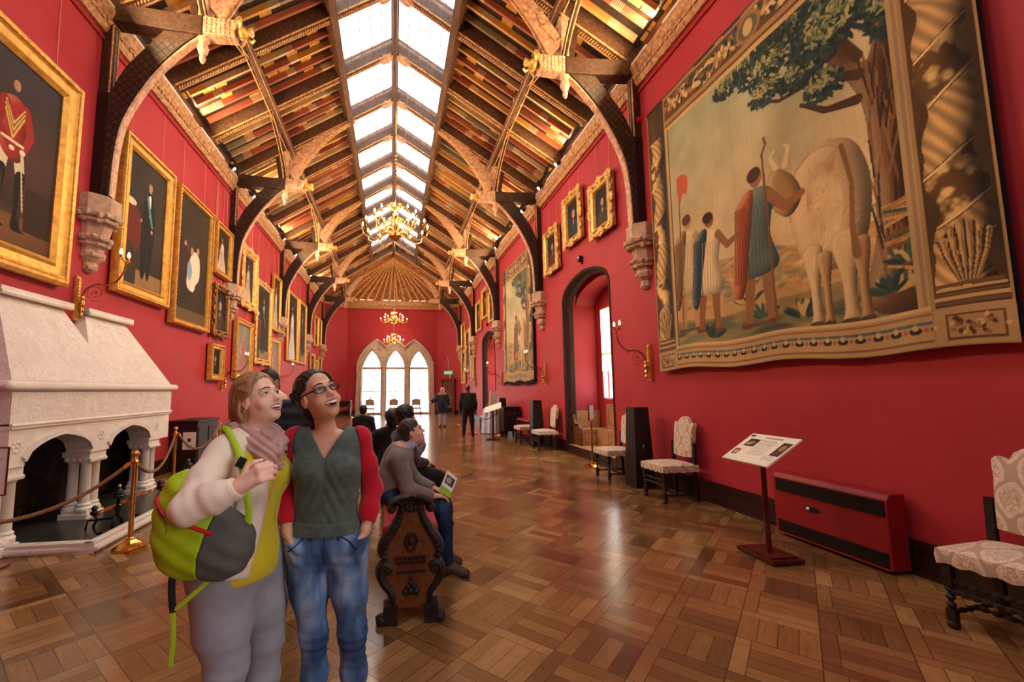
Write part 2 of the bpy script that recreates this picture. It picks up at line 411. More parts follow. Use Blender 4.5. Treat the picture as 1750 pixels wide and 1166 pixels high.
simple('black_leather', sr(13, 12, 12), 0.42, 0, sr(22, 20, 19), 8, 0.3, 30)
simple('red_metal', sr(142, 16, 22), 0.5, 0, bump=0.3, bs=220, dist=0.001)
simple('red_plastic', sr(200, 20, 26), 0.4)
simple('white_card', sr(238, 232, 214), 0.5)
simple('rope', sr(150, 108, 72), 0.85, 0, sr(112, 76, 48), 60, 0.6, 120)
simple('chain', sr(206, 150, 110), 0.5, 0.4)
simple('skylight_bar', sr(150, 120, 100), 0.6)
simple('dark_lining', sr(26, 20, 16), 0.9)
emit('bulb', (1.0, 0.78, 0.5, 1), 26); emit('bulb_soft', (1.0, 0.88, 0.74, 1), 0.7)
emit('tube_light', (1.0, 0.78, 0.52, 1), 5.0); emit('spot_face', (1.0, 0.88, 0.7, 1), 40)
def glass_pane(name='pane', tc=(0.95, 0.97, 0.97, 1)):
    t = NT('window_glass'); n = t.n; o = n['Material Output']
    tr = t.node('ShaderNodeBsdfTransparent'); tr.inputs[0].default_value = tc; gl = t.node('ShaderNodeBsdfGlossy'); gl.inputs['Roughness'].default_value = 0.05
    mx = t.node('ShaderNodeMixShader'); mx.inputs[0].default_value = 0.05; t.link(tr.outputs[0], mx.inputs[1]); t.link(gl.outputs[0], mx.inputs[2]); t.link(mx.outputs[0], o.inputs[0])
    M[name] = t.mat
glass_pane(); glass_pane('pane_roof', (.78, .79, .80, 1))
def attr_mat(name, rough=0.6, bump=0.15, bs=90, spec=0.3, sheen=0):
    t = NT(name); a = t.node('ShaderNodeAttribute'); a.attribute_name = 'Col'; t.base(a.outputs[0])
    if bump: t.bump(t.noise(t.coord('Object'), bs, 3), bump, 0.003)
    M[name] = t.set(rough, spec=spec, sheen=sheen); return M[name]
attr_mat('oil_paint', 0.55, 0.2, 70, 0.12); attr_mat('woven', 0.9, 0.5, 110, 0.1, 0.2); attr_mat('print', 0.4, 0, 1, 0.4)
simple('bench_red', sr(172, 52, 48), 0.75, 0, sr(150, 40, 40), 6, 0.2, 200)
simple('pale_cloth', sr(214, 222, 234), 0.8)
# ---------------------------------------------------------------- floor, walls
m = MB(); m.bb((XL-0.4, YB-0.4, -0.2), (XR+0.4, YE+0.8, 0)); struct(m.build('floor', M['floor']))
m = MB(); m.bb((XL-0.4, YB, 0), (XL, YC, ZW+0.35)); struct(m.build('wall_left', M['wall']))
m = MB(); m.bb((XL-0.4, YB-0.4, 0), (XR+0.4, YB, 11)); struct(m.build('wall_back', M['wall']))
# arched openings of the right wall: (y0, y1, sill z, spring z, apex z)
ARCH = [(8.03, 10.52, 0.2, 3.86, 4.36), (17.98, 20.7, 0.2, 3.84, 4.30)]
def arch_z(a, y):
    y0, y1, s, sp, ap = a; u = abs((y-(y0+y1)/2)/((y1-y0)/2)); u = min(1, u)
    # four-centred: quick shoulder then nearly straight to the point
    return sp+(ap-sp)*(0.80*math.sqrt(max(0, 1-u**2.4))+0.20*(1-u))
def arch_pts(a, n=20):
    return [(a[0]+(a[1]-a[0])*i/n, arch_z(a, a[0]+(a[1]-a[0])*i/n)) for i in range(n+1)]
m = MB(); T = 0.4; y = -1.2
m.bb((XR, YB, 0), (XR+T, -5.0, ZW+.35)); m.bb((XR, -5.0, 0), (XR+T, -1.2, .85)); m.bb((XR, -5.0, 5.0), (XR+T, -1.2, ZW+.35))  # wall pieces around the gap for the added daylight window
for a in ARCH:
    m.bb((XR, y, 0), (XR+T, a[0], ZW+0.35)); y = a[1]
    m.bb((XR, a[0], -0.1), (XR+T, a[1], a[2]-0.02))
    P = arch_pts(a); m.ribbon(P, [(p[0], ZW+0.35) for p in P], XR, XR+T, 'X')
m.bb((XR, y, 0), (XR+T, YC, ZW+0.35)); struct(m.build('wall_right', M['wall']))
# alcoves behind the arches
for i, a in enumerate(ARCH):
    y0, y1 = a[0]-0.02, a[1]+0.02; x0, x1 = XR+T, 5.32
    wy0, wy1 = y0+0.28, y1-0.22; wz0, wz1 = 1.32, 3.62
    m = MB()
    m.bb((x0-0.02, y1, a[2]-0.2), (x1+0.2, y1+0.15, 4.4)); m.bb((x0-0.02, y0-0.15, a[2]-0.2), (x1+0.2, y0, 4.4))
    m.bb((x1, y0, 0), (x1+0.2, wy0, 4.4)); m.bb((x1, wy1, 0), (x1+0.2, y1, 4.4)); m.bb((x1, wy0, 0), (x1+0.2, wy1, wz0)); m.bb((x1, wy0, wz1), (x1+0.2, wy1, 4.4))
    P = [(p[0], p[1]-0.1) for p in arch_pts((y0, y1, 0, 3.86, 4.3))]; m.ribbon(P, [(p[0], 4.6) for p in P], x0-0.02, x1+0.2, 'X')
    struct(m.build('wall_alcove', M['wall']))
    m = MB(); m.bb((XR-0.0, a[0]+0.01, a[2]-0.2), (x1, a[1]-0.01, a[2])); struct(m.build('trim_%d' % (i+1), M['panel_oak'])); 
    # window: frame, panes, roller blind
    f = MB(); xx = x1+0.07
    for yy in (wy0, wy1): f.bb((xx-0.05, yy-0.05, wz0), (xx+0.05, yy+0.05, wz1))
    for zz in (wz0, wz1, 2.45): f.bb((xx-0.05, wy0, zz-0.04), (xx+0.05, wy1, zz+0.04))
    f.bb((xx-0.03, (wy0+wy1)/2-0.03, wz0), (xx+0.03, (wy0+wy1)/2+0.03, wz1))
    w = struct(f.build('window_%d' % (i+1), M['white_paint']))
    g = MB(); g.bb((xx-0.004, wy0, wz0), (xx+0.004, wy1, wz1)); g.build('pane', M['pane'], w)
    g = MB(); g.bb((xx-0.075, wy0+0.04, 2.05), (xx-0.068, wy1-0.04, wz1)); g.tube([(xx-0.07, wy0+0.04, 2.04), (xx-0.07, wy1-0.04, 2.04)], 0.015); g.build('roller_blind', M['blind'], w)
    # arch frame of dark wood
    P = [(a[0], a[2])]+arch_pts(a, 24)+[(a[1], a[2])]
    def inset(P, d):
        cy = (a[0]+a[1])/2; Q = []
        for (yy, zz) in P:
            k = (abs(yy-cy)-d)/max(abs(yy-cy), 1e-3) if abs(yy-cy) > d else 0.0
            Q.append((cy+(yy-cy)*((a[1]-a[0])/2-d)/((a[1]-a[0])/2), zz-(d if zz > a[2]+0.01 else 0)))
        return Q
    f = MB(); f.ribbon(P, inset(P, 0.05), XR-0.015, XR+0.24, 'X'); f.ribbon(inset(P, 0.05), inset(P, 0.11), XR+0.12, XR+0.24, 'X')
    # chamfer between the two orders
    A = inset(P, 0.05); B = inset(P, 0.11); n0 = len(f.v)
    f.v += [(XR+0.03, p[0], p[1]) for p in A]+[(XR+0.12, p[0], p[1]) for p in B]; L = len(A)
    for k in range(L-1): f.f.append((n0+k, n0+k+1, n0+L+k+1, n0+L+k)); f.m.append(0)
    struct(f.build('trim_%d' % (i+3), M['arch_wood'], smooth=30))
# wide unseen window added in the right wall, behind the camera, for daylight
f = MB()
for k in range(5): yy = -5.0+3.8*k/4; f.bb((XR+.14, yy-.06, .85), (XR+.26, yy+.06, 5.0))
for zz in (.88, 2.8, 4.95): f.bb((XR+.14, -5.0, zz-.05), (XR+.26, -1.2, zz+.05))
w = struct(f.build('window_99', M['window_stone'])); g = MB(); g.bb((XR+.19, -5.0, .85), (XR+.195, -1.2, 5.0)); g.build('pane', M['pane'], w)
# end wall with the three-light window, canted corners
WX0, WX1, WCX = -2.36, 2.74, 0.19
LAN = [(-1.40, 0.60), (0.19, 0.58), (1.78, 0.60)]       # centre, half width of the lights
def end_outer(x):   # outer arch: three merged pointed arches
    z = 0
    for c, hw, ap in ((WCX-1.22, 1.33, 4.98), (WCX, 1.33, 4.98), (WCX+1.22, 1.33, 4.98)):
        u = abs(x-c)/hw
        if u <= 1: z = max(z, 3.0+(ap-3.0)*(0.62*math.sqrt(1-u*u)+0.38*(1-u)))
    return z
def light_top(x):   # top edge of the lights
    for c, hw in LAN:
        u = abs(x-c)/hw
        if u <= 1: return 3.08+(4.22-3.08)*(0.62*math.sqrt(1-u*u)+0.38*(1-u))
    return None
m = MB(); m.bb((-XE-0.25, YE, 0), (WX0, YE+0.4, 7.6)); m.bb((WX1, YE, 0), (XE+0.25, YE+0.4, 7.6))
xs = [WX0+(WX1-WX0)*i/60 for i in range(61)]
m.ribbon([(x, max(3.0, end_outer(x))) for x in xs], [(x, 7.6) for x in xs], YE, YE+0.4, 'Y')
struct(m.build('wall_end', M['wall']))
for s, nm in ((-1, 'wall_end_left'), (1, 'wall_end_right')):
    m = MB(); a = (s*4.39, YC); b = (s*XE, YE); d = (s*0.3, 0.3)
    m.prism([a, b, (b[0]+d[0], b[1]+d[1]), (a[0]+d[0], a[1]+d[1])], 0, 7.6, 'Z'); struct(m.build(nm, M['wall']))
# stone surround
win = MB()
def outer_in(x, d): return max(0, end_outer(WCX+(x-WCX)*(1+d/2.4))-d)
N = 72
def order(d0, d1, y0, y1):
    ss = [-1+2*i/N for i in range(N+1)]; wf = (WX1-WX0)/2+0.02
    A = [(WCX+t*(wf-d0), end_outer(WCX+t*wf*0.999)-d0*0.9) for t in ss]; B = [(WCX+t*(wf-d1), end_outer(WCX+t*wf*0.999)-d1*0.9) for t in ss]
    A = [(A[0][0], 0)]+A+[(A[-1][0], 0)]; B = [(B[0][0], 0)]+B+[(B[-1][0], 0)]
    win.ribbon(A, B, y0, y1, 'Y')
order(-0.02, 0.10, YE-0.08, YE+0.3); order(0.10, 0.22, YE+0.02, YE+0.3); order(0.22, 0.36, YE+0.10, YE+0.34)
# tracery plate with the lights cut out
xs = sorted(set([WX0+0.2+(WX1-WX0-0.4)*i/110 for i in range(111)]+[c+s_*h*k for c, h in LAN for s_ in (-1, 1) for k in (0.9999, 1.0)]))
lo = []; hi = []
for x in xs:
    t_ = light_top(x); hi.append((x, max(3.05, end_outer(x)-0.03))); lo.append((x, t_ if t_ is not None else 0.0))
win.ribbon(lo, hi, YE+0.16, YE+0.32, 'Y')
wroot = struct(win.build('window_3', M['window_stone'], smooth=30))
tr = MB(); tr.bb((WX0+0.3, YE+0.10, 2.98), (WX1-0.3, YE+0.30, 3.12)); tr.bb((WX0+0.3, YE+0.1, 0), (WX1-0.3, YE+0.3, 0.14))
for c, hw in LAN:
    tr.bb((c-0.02, YE+0.2, 0.1), (c+0.02, YE+0.24, 1.5)); tr.bb((c-hw, YE+0.2, 1.48), (c+hw, YE+0.25, 1.54)); tr.bb((c-hw, YE+0.2, 2.2), (c+hw, YE+0.23, 2.23)); tr.bb((c-0.015, YE+0.2, 1.5), (c+0.015, YE+0.23, 3.0))
tr.build('transom', M['window_stone'], wroot)
for c, hw in LAN:
    T2_ = [-1+i/12 for i in range(25)]
    lm = MB()
    for k0, k1, y0 in ((1.0, 1.09, YE+.06), (1.09, 1.20, YE+.0)):
        lm.ribbon([(c+t_*hw*k0, 3.08+(light_top(c+t_*hw*.999)-3.08)*(1+(k0-1)*.9)) for t_ in T2_], [(c+t_*hw*k1, 3.08+(light_top(c+t_*hw*.999)-3.08)*(1+(k1-1)*.9)+.02) for t_ in T2_], y0, YE+.2, 'Y')
    lm.build('light_moulding', M['window_stone'], wroot, smooth=30)
for x in (WCX-0.79, WCX+0.79, WX0+0.28, WX1-0.28, WX0+0.12, WX1-0.12):
    sh = MB(); sh.lathe([(0.1, 0), (0.1, 0.12), (0.065, 0.2), (0.055, 0.3), (0.055, 2.9), (0.085, 2.98), (0.1, 3.1), (0.1, 3.16)], (x, YE+0.06, 0), 12)
    sh.build('shaft', M['window_stone'], wroot, smooth=True)
for c, hw in LAN:
    bl = MB(); bl.bb((c-hw+0.01, YE+0.25, 1.5), (c+hw-0.01, YE+0.255, 2.98)); bl.build('blind', M['end_blind'] if 'end_blind' in M else M['blind'], wroot)
g = MB(); g.bb((WX0, YE+0.34, 0), (WX1, YE+0.345, 5.0)); g.build('pane', M['pane'], wroot)
# baseboards
def base_run(name, pts_):
    m = MB()
    for (a, b) in pts_:
        a = Vector((a[0], a[1], 0)); b = Vector((b[0], b[1], 0)); d = (b-a); n = Vector((-d.y, d.x, 0)).normalized(); mid = (a+b)/2
        if n.dot(Vector((0, 12, 0))-mid) < 0: n = -n
        for z0, z1, t_ in ((0, 0.04, 0.045), (0.04, 0.22, 0.025), (0.22, 0.25, 0.04), (0.25, 0.285, 0.025)):
            P = [a, b, b+n*t_, a+n*t_]; m.prism([(p.x, p.y) for p in P], z0, z1, 'Z')
    return struct(m.build(name, M['baseboard']))
base_run('baseboard_left', [((XL, YB), (XL, YC))])
base_run('baseboard_right', [((XR, YB), (XR, 8.03)), ((XR, 10.52), (XR, 17.98)), ((XR, 20.7), (XR, YC))])
base_run('baseboard_end', [((XL, YC), (-XE, YE)), ((-XE, YE), (WX0, YE)), ((WX1, YE), (XE, YE)), ((XE, YE), (XR, YC))])
m = MB()
for a in ARCH: m.bb((XR-0.03, a[0], 0), (XR, a[1], a[2]))
struct(m.build('trim_5', M['baseboard']))
# cornice and picture rail
def along(name, prof, mat, runs):
    m = MB()
    for (a, b) in runs:
        a = Vector((a[0], a[1])); b = Vector((b[0], b[1])); d = (b-a).normalized(); n = Vector((-d.y, d.x)); mid = (a+b)/2
        if n.dot(Vector((0, 12))-mid) < 0: n = -n
        vs = []; 
        for P in (a, b):
            for (o, z) in prof: q = P+n*o; vs.append((q.x, q.y, z))
        k = len(prof); fs = [tuple(range(k)), tuple(range(k, 2*k))[::-1]]+[(i, (i+1) % k, k+(i+1) % k, k+i) for i in range(k)]
        m.add(vs, fs)
    return struct(m.build(name, mat))
RUNS = [((XL, YB), (XL, YC)), ((XR, YB), (XR, YC)), ((XL, YC), (-XE, YE)), ((XE, YE), (XR, YC)), ((-XE, YE), (XE, YE))]
along('trim_6', [(0, 6.90), (0.03, 6.90), (0.045, 6.92), (0.03, 6.945), (0, 6.945)], M['wall'], RUNS)
along('trim_7', [(0, 7.02), (0.05, 7.02), (0.08, 7.06), (0.10, 7.10), (0.10, 7.14), (0.15, 7.20), (0.19, 7.30), (0.19, 7.34), (0, 7.34)], M['cornice_paint'], RUNS)
m = MB()      # carved leaf band on the cornice
for s in (-1, 1):
    y = 1.0
    while y < YC:
        m.ball((s*(4.39-0.115), y, 7.13), 0.028, 6, s=(0.7, 1.5, 1)); y += 0.11 if y < 14 else 0.2
struct(m.build('trim_8', M['trim_gold'], smooth=True))
# ---------------------------------------------------------------- roof
def roof_pt(s, d, up):      # s side, d horizontal distance from the ridge line, up = height above rafter underside
    return (s*d, ZR-SL*d+up)
XS = 1.35                   # half width of the skylight
YS0, YS1 = RY[0]+.1, 25.3  # skylight ends
m = MB()
for s in (-1, 1):
    A = roof_pt(s, XS, 0.46); B = roof_pt(s, 4.75, 0.46)
    m.add([(A[0], YB, A[1]), (B[0], YB, B[1]), (B[0], YC+0.4, B[1]), (A[0], YC+0.4, A[1])], [(0, 1, 2, 3)])
    A2 = roof_pt(s, 0, 0.46)
    for y0, y1 in ((YB, YS0), (YS1, YE)): m.add([(A[0], y0, A[1]), (A2[0], y0, A2[1]), (A2[0], y1, A2[1]), (A[0], y1, A[1])], [(0, 1, 2, 3)])
o = m.build('ceiling', M['ceiling'], fix=False); struct(o); s_ = o.modifiers.new('solid', 'SOLIDIFY'); s_.thickness = 0.12; s_.offset = 0
m = MB()                    # the wall head above the cornice, behind the light battens
for s in (-1, 1): m.bb((s*4.39, YB, ZW+0.3), (s*4.75, YC+0.3, 7.95))
struct(m.build('trim_9', M['rafter_oak']))
# principal rafters, trusses, purlins
rgrp = 'principal rafters of the roof'
def rafter_mesh(s):
    r = MB(); A = roof_pt(s, 0.0, 0); B = roof_pt(s, 4.55, 0)
    r.prism([A, B, (B[0], B[1]+0.42), (A[0], A[1]+0.42)], -0.085, 0.085, 'Y'); return r
def rafter_trim(s):
    r = MB(); n = 90
    for k in (-1, 1):
        A = roof_pt(s, 0.1, 0.01); B = roof_pt(s, 4.2, 0.01); r.tube([(A[0], k*0.074, A[1]), (B[0], k*0.074, B[1])], 0.016, 6)
    A = roof_pt(s, 0.1, -0.015); B = roof_pt(s, 4.2, -0.015)
    for i in range(n): t_ = i/n; r.box((A[0]+(B[0]-A[0])*t_, 0, A[1]+(B[1]-A[1])*t_), (0.020, 0.055, 0.022), (0, s*ang, 0.5))
    return r
proto = {}
for s in (-1, 1):
    ro = empty('principal_rafter', (0, 0, 0), 0, 'painted oak principal rafter from the wall head to the roof ridge, with beaded lower edge', 'rafter', rgrp)
    rafter_mesh(s).build('beam', M['rafter_oak'], ro); rafter_trim(s).build('beading', M['trim_gold'], ro); proto[s] = ro
side = {-1: 'left', 1: 'right'}
for k, y in enumerate(RY):
    for s in (-1, 1):
        if y < 1.2: continue
        if y > 27.3: continue
        if proto[s].location.y == 0: proto[s].location = (0, y, 0); continue
        dup(proto[s], (0, y, 0))
# common rafters (one shared mesh per side), five in each bay
def common(s):
    r = MB(); A = roof_pt(s, XS+0.12, 0.33); B = roof_pt(s, 4.25, 0.33)
    c = ((A[0]+B[0])/2, 0, (A[1]+B[1])/2); L = math.dist(A, B)
    r.box((0, 0, 0), (L, 0.055, 0.16)); return r, c
cp = {}
for s in (-1, 1):
    r, c = common(s); o = r.build('common_rafter', M['common_rafter'], None, (c[0], 0, c[2]), (0, s*ang, 0))
    tag(o, 'thin painted common rafter striped red, yellow and green under the roof boards', 'rafter', 'thin painted common rafters between the principal rafters'); cp[s] = [o, c, True]
for k in range(len(RY)-1):
    if RY[k+1] < 3: continue
    nb = 5 if RY[k] < 20 else 4
    for j in range(nb):
        y = RY[k]+0.11+(1.74-0.22)*(j+0.5)/nb
        if y > 26.6: continue
        for s in (-1, 1):
            if cp[s][2]: cp[s][0].location.y = y; cp[s][2] = False; continue
            c = cp[s][0].copy(); COL.objects.link(c); c.location.y = y
# purlins and skylight trimmers, one piece per side
for s in (-1, 1):
    c = roof_pt(s, 2.9, 0.10); r = MB(); r.box((c[0], (YB+26.9)/2, c[1]), (0.14, 26.9-YB, 0.24), (0, s*ang, 0))
    pu = empty('purlin', (0, 0, 0), 0, 'long purlin along the %s slope of the roof, halfway up' % side[s], 'beam')
    r.build('beam', M['rafter_oak'], pu)
    t_ = MB()
    for e in (-1, 1):
        c2 = roof_pt(s, 2.9+e*0.06, -0.03); t_.tube([(c2[0], YB, c2[1]), (c2[0], 26.9, c2[1])], 0.014, 6)
    t_.build('beading', M['trim_gold'], pu)
    c = roof_pt(s, XS+.02, 0.2); r = MB(); r.box((c[0], (YB+YS1)/2, c[1]), (0.15, YS1-YB+0.2, 0.50), (0, s*ang, 0))
    o = r.build('skylight_trimmer', M['rafter_oak']); tag(o, 'long oak beam edging the skylight on its %s side' % side[s], 'beam')
r = MB(); r.bb((-0.06, YB, ZR-0.06), (0.06, 27.0, ZR+0.3)); r.tube([(0, YB, ZR-0.06), (0, 27.0, ZR-0.06)], 0.06, 8)
tag(r.build('ridge_beam', M['rafter_oak']), 'slender ridge beam running down the middle of the skylight', 'beam')
# leaf bosses at the ridge joints
bo = MB()
for k in range(14):
    a = (k-6.5)/6.5
    for s in (-1, 1):
        L = 0.42-0.12*abs(a); bo.tube([(0, 0, 0), (s*L*0.5, -a*0.10, -SL*L*0.5-0.02), (s*L, -a*0.17, -SL*L+0.02)], [0.02, 0.024, 0.004], 5)
bo.ball((0, 0, -0.02), 0.05, 8)
ob = bo.build('ridge_boss', M['pale_carved'], smooth=True); tag(ob, 'spiky carved leaf boss where two rafters meet at the ridge', 'boss', 'leaf bosses along the ridge')
first = True
for y in RY:
    if 3 < y < 26:
        if first: ob.location = (0, y, ZR-0.03); first = False
        else: c = ob.copy(); COL.objects.link(c); c.location = (0, y, ZR-0.03)
# skylight glazing, one window per bay and slope
wi = 4
for k in range(len(RY)-1):
    y0, y1 = RY[k]+0.11, RY[k+1]-0.11
    if y1 < YS0 or y0 > YS1: continue
    y1 = min(y1, YS1)
    for s in (-1, 1):
        f = MB(); A = roof_pt(s, 0.07, 0.30); B = roof_pt(s, XS-0.03, 0.30)
        def sl(t_, up=0.0): return (A[0]+(B[0]-A[0])*t_, A[1]+(B[1]-A[1])*t_+up)
        L = math.dist(A, B)
        for t_ in (0.0, 0.2, 0.4, 0.6, 0.8, 1.0):
            c = sl(t_); f.box((c[0], (y0+y1)/2, c[1]), (0.012 if 0 < t_ < 1 else 0.05, y1-y0, 0.02), (0, s*ang, 0))
        for yy in (y0+0.02, y1-0.10):
            c = sl(0.5); f.box((c[0], yy, c[1]), (L, 0.025, 0.035), (0, s*ang, 0))
        w = struct(f.build('window_%d' % wi, M['skylight_bar'] if 'skylight_bar' in M else M['old_brass'])); wi += 1
        g = MB(); c = sl(0.5, 0.02); g.box((c[0], (y0+y1)/2, c[1]), (L, y1-y0, 0.006), (0, s*ang, 0)); g.build('pane', M['pane_roof'], w)
# the fan-shaped hip at the far end
NF = 15; m = MB(); ap = (0.0, 26.9, ZR-0.1)
fanb = []
for i in range(NF+1):
    t_ = -1+2*i/NF; x = t_*4.0; y = YE-0.05 if abs(x) < XE else YE-0.05-(abs(x)-XE); z = 7.42
    fanb.append((x, y, z))
for i in range(NF): m.add([ap, fanb[i], fanb[i+1]], [(0, 1, 2)])
for s in (-1, 1):
    q = roof_pt(s, 4.75, 0.2); e = fanb[-1] if s > 0 else fanb[0]; m.add([ap, e, (s*4.6, 26.6, 7.45), (s*0.0, 26.6, ZR+0.2)], [(0, 1, 2, 3)])
fanv = struct(m.build('ceiling_fan_vault', M['fan'], fix=False))
for i in range(NF+1):
    r = MB(); a = Vector(ap); b = Vector(fanb[i]); off = Vector((0, -0.07, -0.02)); r.tube([a+off, b+off], [0.035, 0.085], 6)
    r.build('fan_rib', M['trim_gold'], fanv)
m = MB(); m.bb((-XE, YE-0.22, 7.2), (XE, YE-0.02, 7.5)); struct(m.build('trim_10', M['cornice_paint']))
# ---------------------------------------------------------------- hammer beam trusses
def arc_pts(ctrl, n=14):      # Catmull-Rom through the control points
    P = [Vector(c) for c in ctrl]; P = [P[0]*2-P[1]]+P+[P[-1]*2-P[-2]]; out = []
    seg = len(P)-3
    for i in range(seg):
        a, b, c, d = P[i:i+4]
        k = n//seg+1
        for j in range(k):
            t = j/k; out.append(0.5*((2*b)+(c-a)*t+(2*a-5*b+4*c-d)*t*t+(3*b-a-3*c+d)*t**3))
    out.append(P[-2]); return out
ORD = {6.75: 'nearest', 11.97: 'second', 17.19: 'third', 22.41: 'fourth', 27.1: 'farthest'}
def truss(s, y):
    t = empty('hammer_beam_truss', (0, y, 0), 0, 'carved oak hammer-beam bracket on the %s wall, %s, gilded figure at tip' % (side[s], ORD[y]), 'roof truss')
    X = lambda v: s*v
    m = MB(); m.bb((X(4.38), -0.09, 4.43), (X(4.22), 0.09, 6.05)); m.build('wall_post', M['dark_oak'], t, bevel=0.01)
    m = MB(); m.bb((X(4.38), -0.07, 6.05), (X(4.24), 0.07, 7.16)); m.build('wall_post', M['truss_oak'], t)
    m = MB()
    for k in (-1, 1): m.tube([(X(4.245), k*0.07, 6.0), (X(4.245), k*0.07, 7.14)], 0.014, 5)
    for k in range(26): m.ball((X(4.238), 0, 6.05+k*0.042), 0.016, 5)
    m.build('beaded_edge', M['trim_gold'], t)
    # lower curved brace
    inn = arc_pts([(4.16, 4.46), (4.13, 5.2), (4.02, 5.75), (3.68, 6.42), (3.28, 6.92), (3.02, 7.16)], 22)
    out = [(4.24, 4.46), (4.24, 5.1), (4.24, 5.6), (4.24, 5.95), (4.22, 6.08)]
    out = arc_pts([(4.24, 4.46), (4.24, 5.2), (4.24, 5.85), (4.08, 6.38), (3.75, 6.86), (3.52, 7.16)], 22)
    n1 = int(len(inn)*0.86)
    m = MB(); m.ribbon([(X(p[0]), p[1]) for p in inn[:n1]], [(X(p[0]), p[1]) for p in out[:n1]], -0.085, 0.085, 'Y'); m.build('curved_brace', M['lattice'], t, smooth=30)
    m = MB(); m.ribbon([(X(p[0]), p[1]) for p in inn[n1-1:]], [(X(p[0]), p[1]) for p in out[n1-1:]], -0.085, 0.085, 'Y')
    m.build('brace_head', M['truss_oak'], t)
    m = MB(); i2 = [(p[0]-0.035, p[1]-0.02) for p in inn]
    m.ribbon([(X(p[0]), p[1]) for p in i2], [(X(p[0]), p[1]) for p in inn], -0.05, 0.05, 'Y')
    for k in (-1, 1): m.tube([(X(p[0]-0.02), k*0.055, p[1]-0.012) for p in inn], 0.016, 5)
    m.build('brace_moulding', M['pale_carved'], t, smooth=30)
    # hammer beam
    m = MB(); m.prism([(X(4.39), 7.20), (X(3.5), 7.14), (X(2.98), 7.12), (X(2.98), 7.44), (X(3.4), 7.44), (X(4.39), 7.50)], -0.12, 0.12, 'Y'); m.build('hammer_beam', M['truss_oak'], t, bevel=0.015)
    m = MB(); m.prism([(X(3.0), 7.14), (X(2.52), 7.16), (X(2.50), 7.42), (X(3.0), 7.44)], -0.10, 0.10, 'Y')
    for i in range(7):
        for k in range(4):
            for q in (-1, 1): m.box((X(2.95-i*0.068), q*0.105, 7.19+k*0.068), (0.048, 0.014, 0.045))
        for k in (-0.06, 0, 0.06): m.box((X(2.95-i*0.068), k, 7.152), (0.048, 0.045, 0.014))
    m.build('carved_block', M['pale_carved'], t)
    # gilded figure: a small winged half-length figure leaning out from the block end
    m = MB(); c = Vector((X(2.42), 0, 7.29))
    m.ball(c, 0.10, 10, s=(0.9, 0.95, 1.05)); m.ball(c+Vector((-s*0.11, 0, 0.03)), 0.062, 8); m.ball(c+Vector((-s*0.15, 0, 0.0)), 0.03, 6)
    for k in (-1, 1):
        m.tube([c+Vector((s*0.02, k*0.06, 0.05)), c+Vector((s*0.0, k*0.16, 0.12)), c+Vector((s*0.06, k*0.2, 0.0)), c+Vector((s*0.07, k*0.17, -0.1))], [0.03, 0.04, 0.035, 0.01], 6)
        m.tube([c+Vector((-s*0.03, k*0.07, 0.0)), c+Vector((-s*0.12, k*0.09, -0.06)), c+Vector((-s*0.17, k*0.03, -0.07))], [0.03, 0.025, 0.02], 6)
        m.ball(c+Vector((-s*0.14, k*0.035, 0.07)), 0.022, 6)
    m.build('gilded_figure', M['gilt_pale'], t, smooth=True)
    # pendant post
    m = MB(); m.box((X(3.0), 0, 7.72), (0.15, 0.15, 1.1)); m.build('pendant_post', M['pale_carved'], t, bevel=0.02)
    m = MB(); m.lathe([(0.0, 6.70), (0.035, 6.74), (0.05, 6.80), (0.035, 6.84), (0.07, 6.90), (0.085, 6.98), (0.06, 7.05), (0.09, 7.10), (0.09, 7.2)], (X(3.0), 0, 0), 10)
    for k in range(5):
        a = k*1.256; m.ball((X(3.0)+0.06*math.cos(a), 0.06*math.sin(a), 6.96), 0.035, 6)
    m.build('pendant', M['pale_carved'], t, smooth=True)
    # longitudinal struts to the purlin
    for k in (-1, 1):
        P = arc_pts([(0.05*k, 7.48), (0.42*k, 7.80), (1.1*k, 8.14), (1.68*k, 8.32)], 10)
        m = MB(); m.tube([(X(2.98-0.03*i/len(P)), p[0], p[1]) for i, p in enumerate(P)], 0.05, 4); o = m.build('strut', M['truss_oak'], t)
        m = MB(); m.tube([(X(2.95-0.03*i/len(P)), p[0], p[1]-0.07) for i, p in enumerate(P)], 0.013, 5); m.tube([(X(3.02-0.03*i/len(P)), p[0], p[1]-0.07) for i, p in enumerate(P)], 0.013, 5); m.build('beading', M['trim_gold'], o)
    # upper curved brace (painted spandrel board)
    low = arc_pts([(2.74, 7.46), (2.38, 8.12), (1.90, 8.74), (1.50, 9.10), (1.14, 9.37)], 18)
    up = []
    for i, p in enumerate(low):
        f = i/(len(low)-1); x = p[0]+0.26*(1-f)**1.2; z = min(p[1]+0.05+0.24*(1-f)**1.0, ZR-SL*x-0.01); up.append((x, z))
    up = [(p[0]+0.02, min(ZR-SL*(p[0]+0.02)-0.005, max(u_[1], p[1]+0.01))) if False else u_ for p, u_ in zip(low, up)]
    m = MB(); m.ribbon([(X(p[0]), p[1]) for p in low], [(X(p[0]), p[1]) for p in up], -0.05, 0.05, 'Y'); b = m.build('upper_brace', M['pale_carved'], t, smooth=30)
    m = MB()
    for k in (-1, 1): m.tube([(X(p[0]-0.01), k*0.05, p[1]-0.01) for p in low], 0.024, 5)
    m.build('edge_moulding', M['trim_gold'], b)
    m = MB()      # foliage scroll on the spandrel
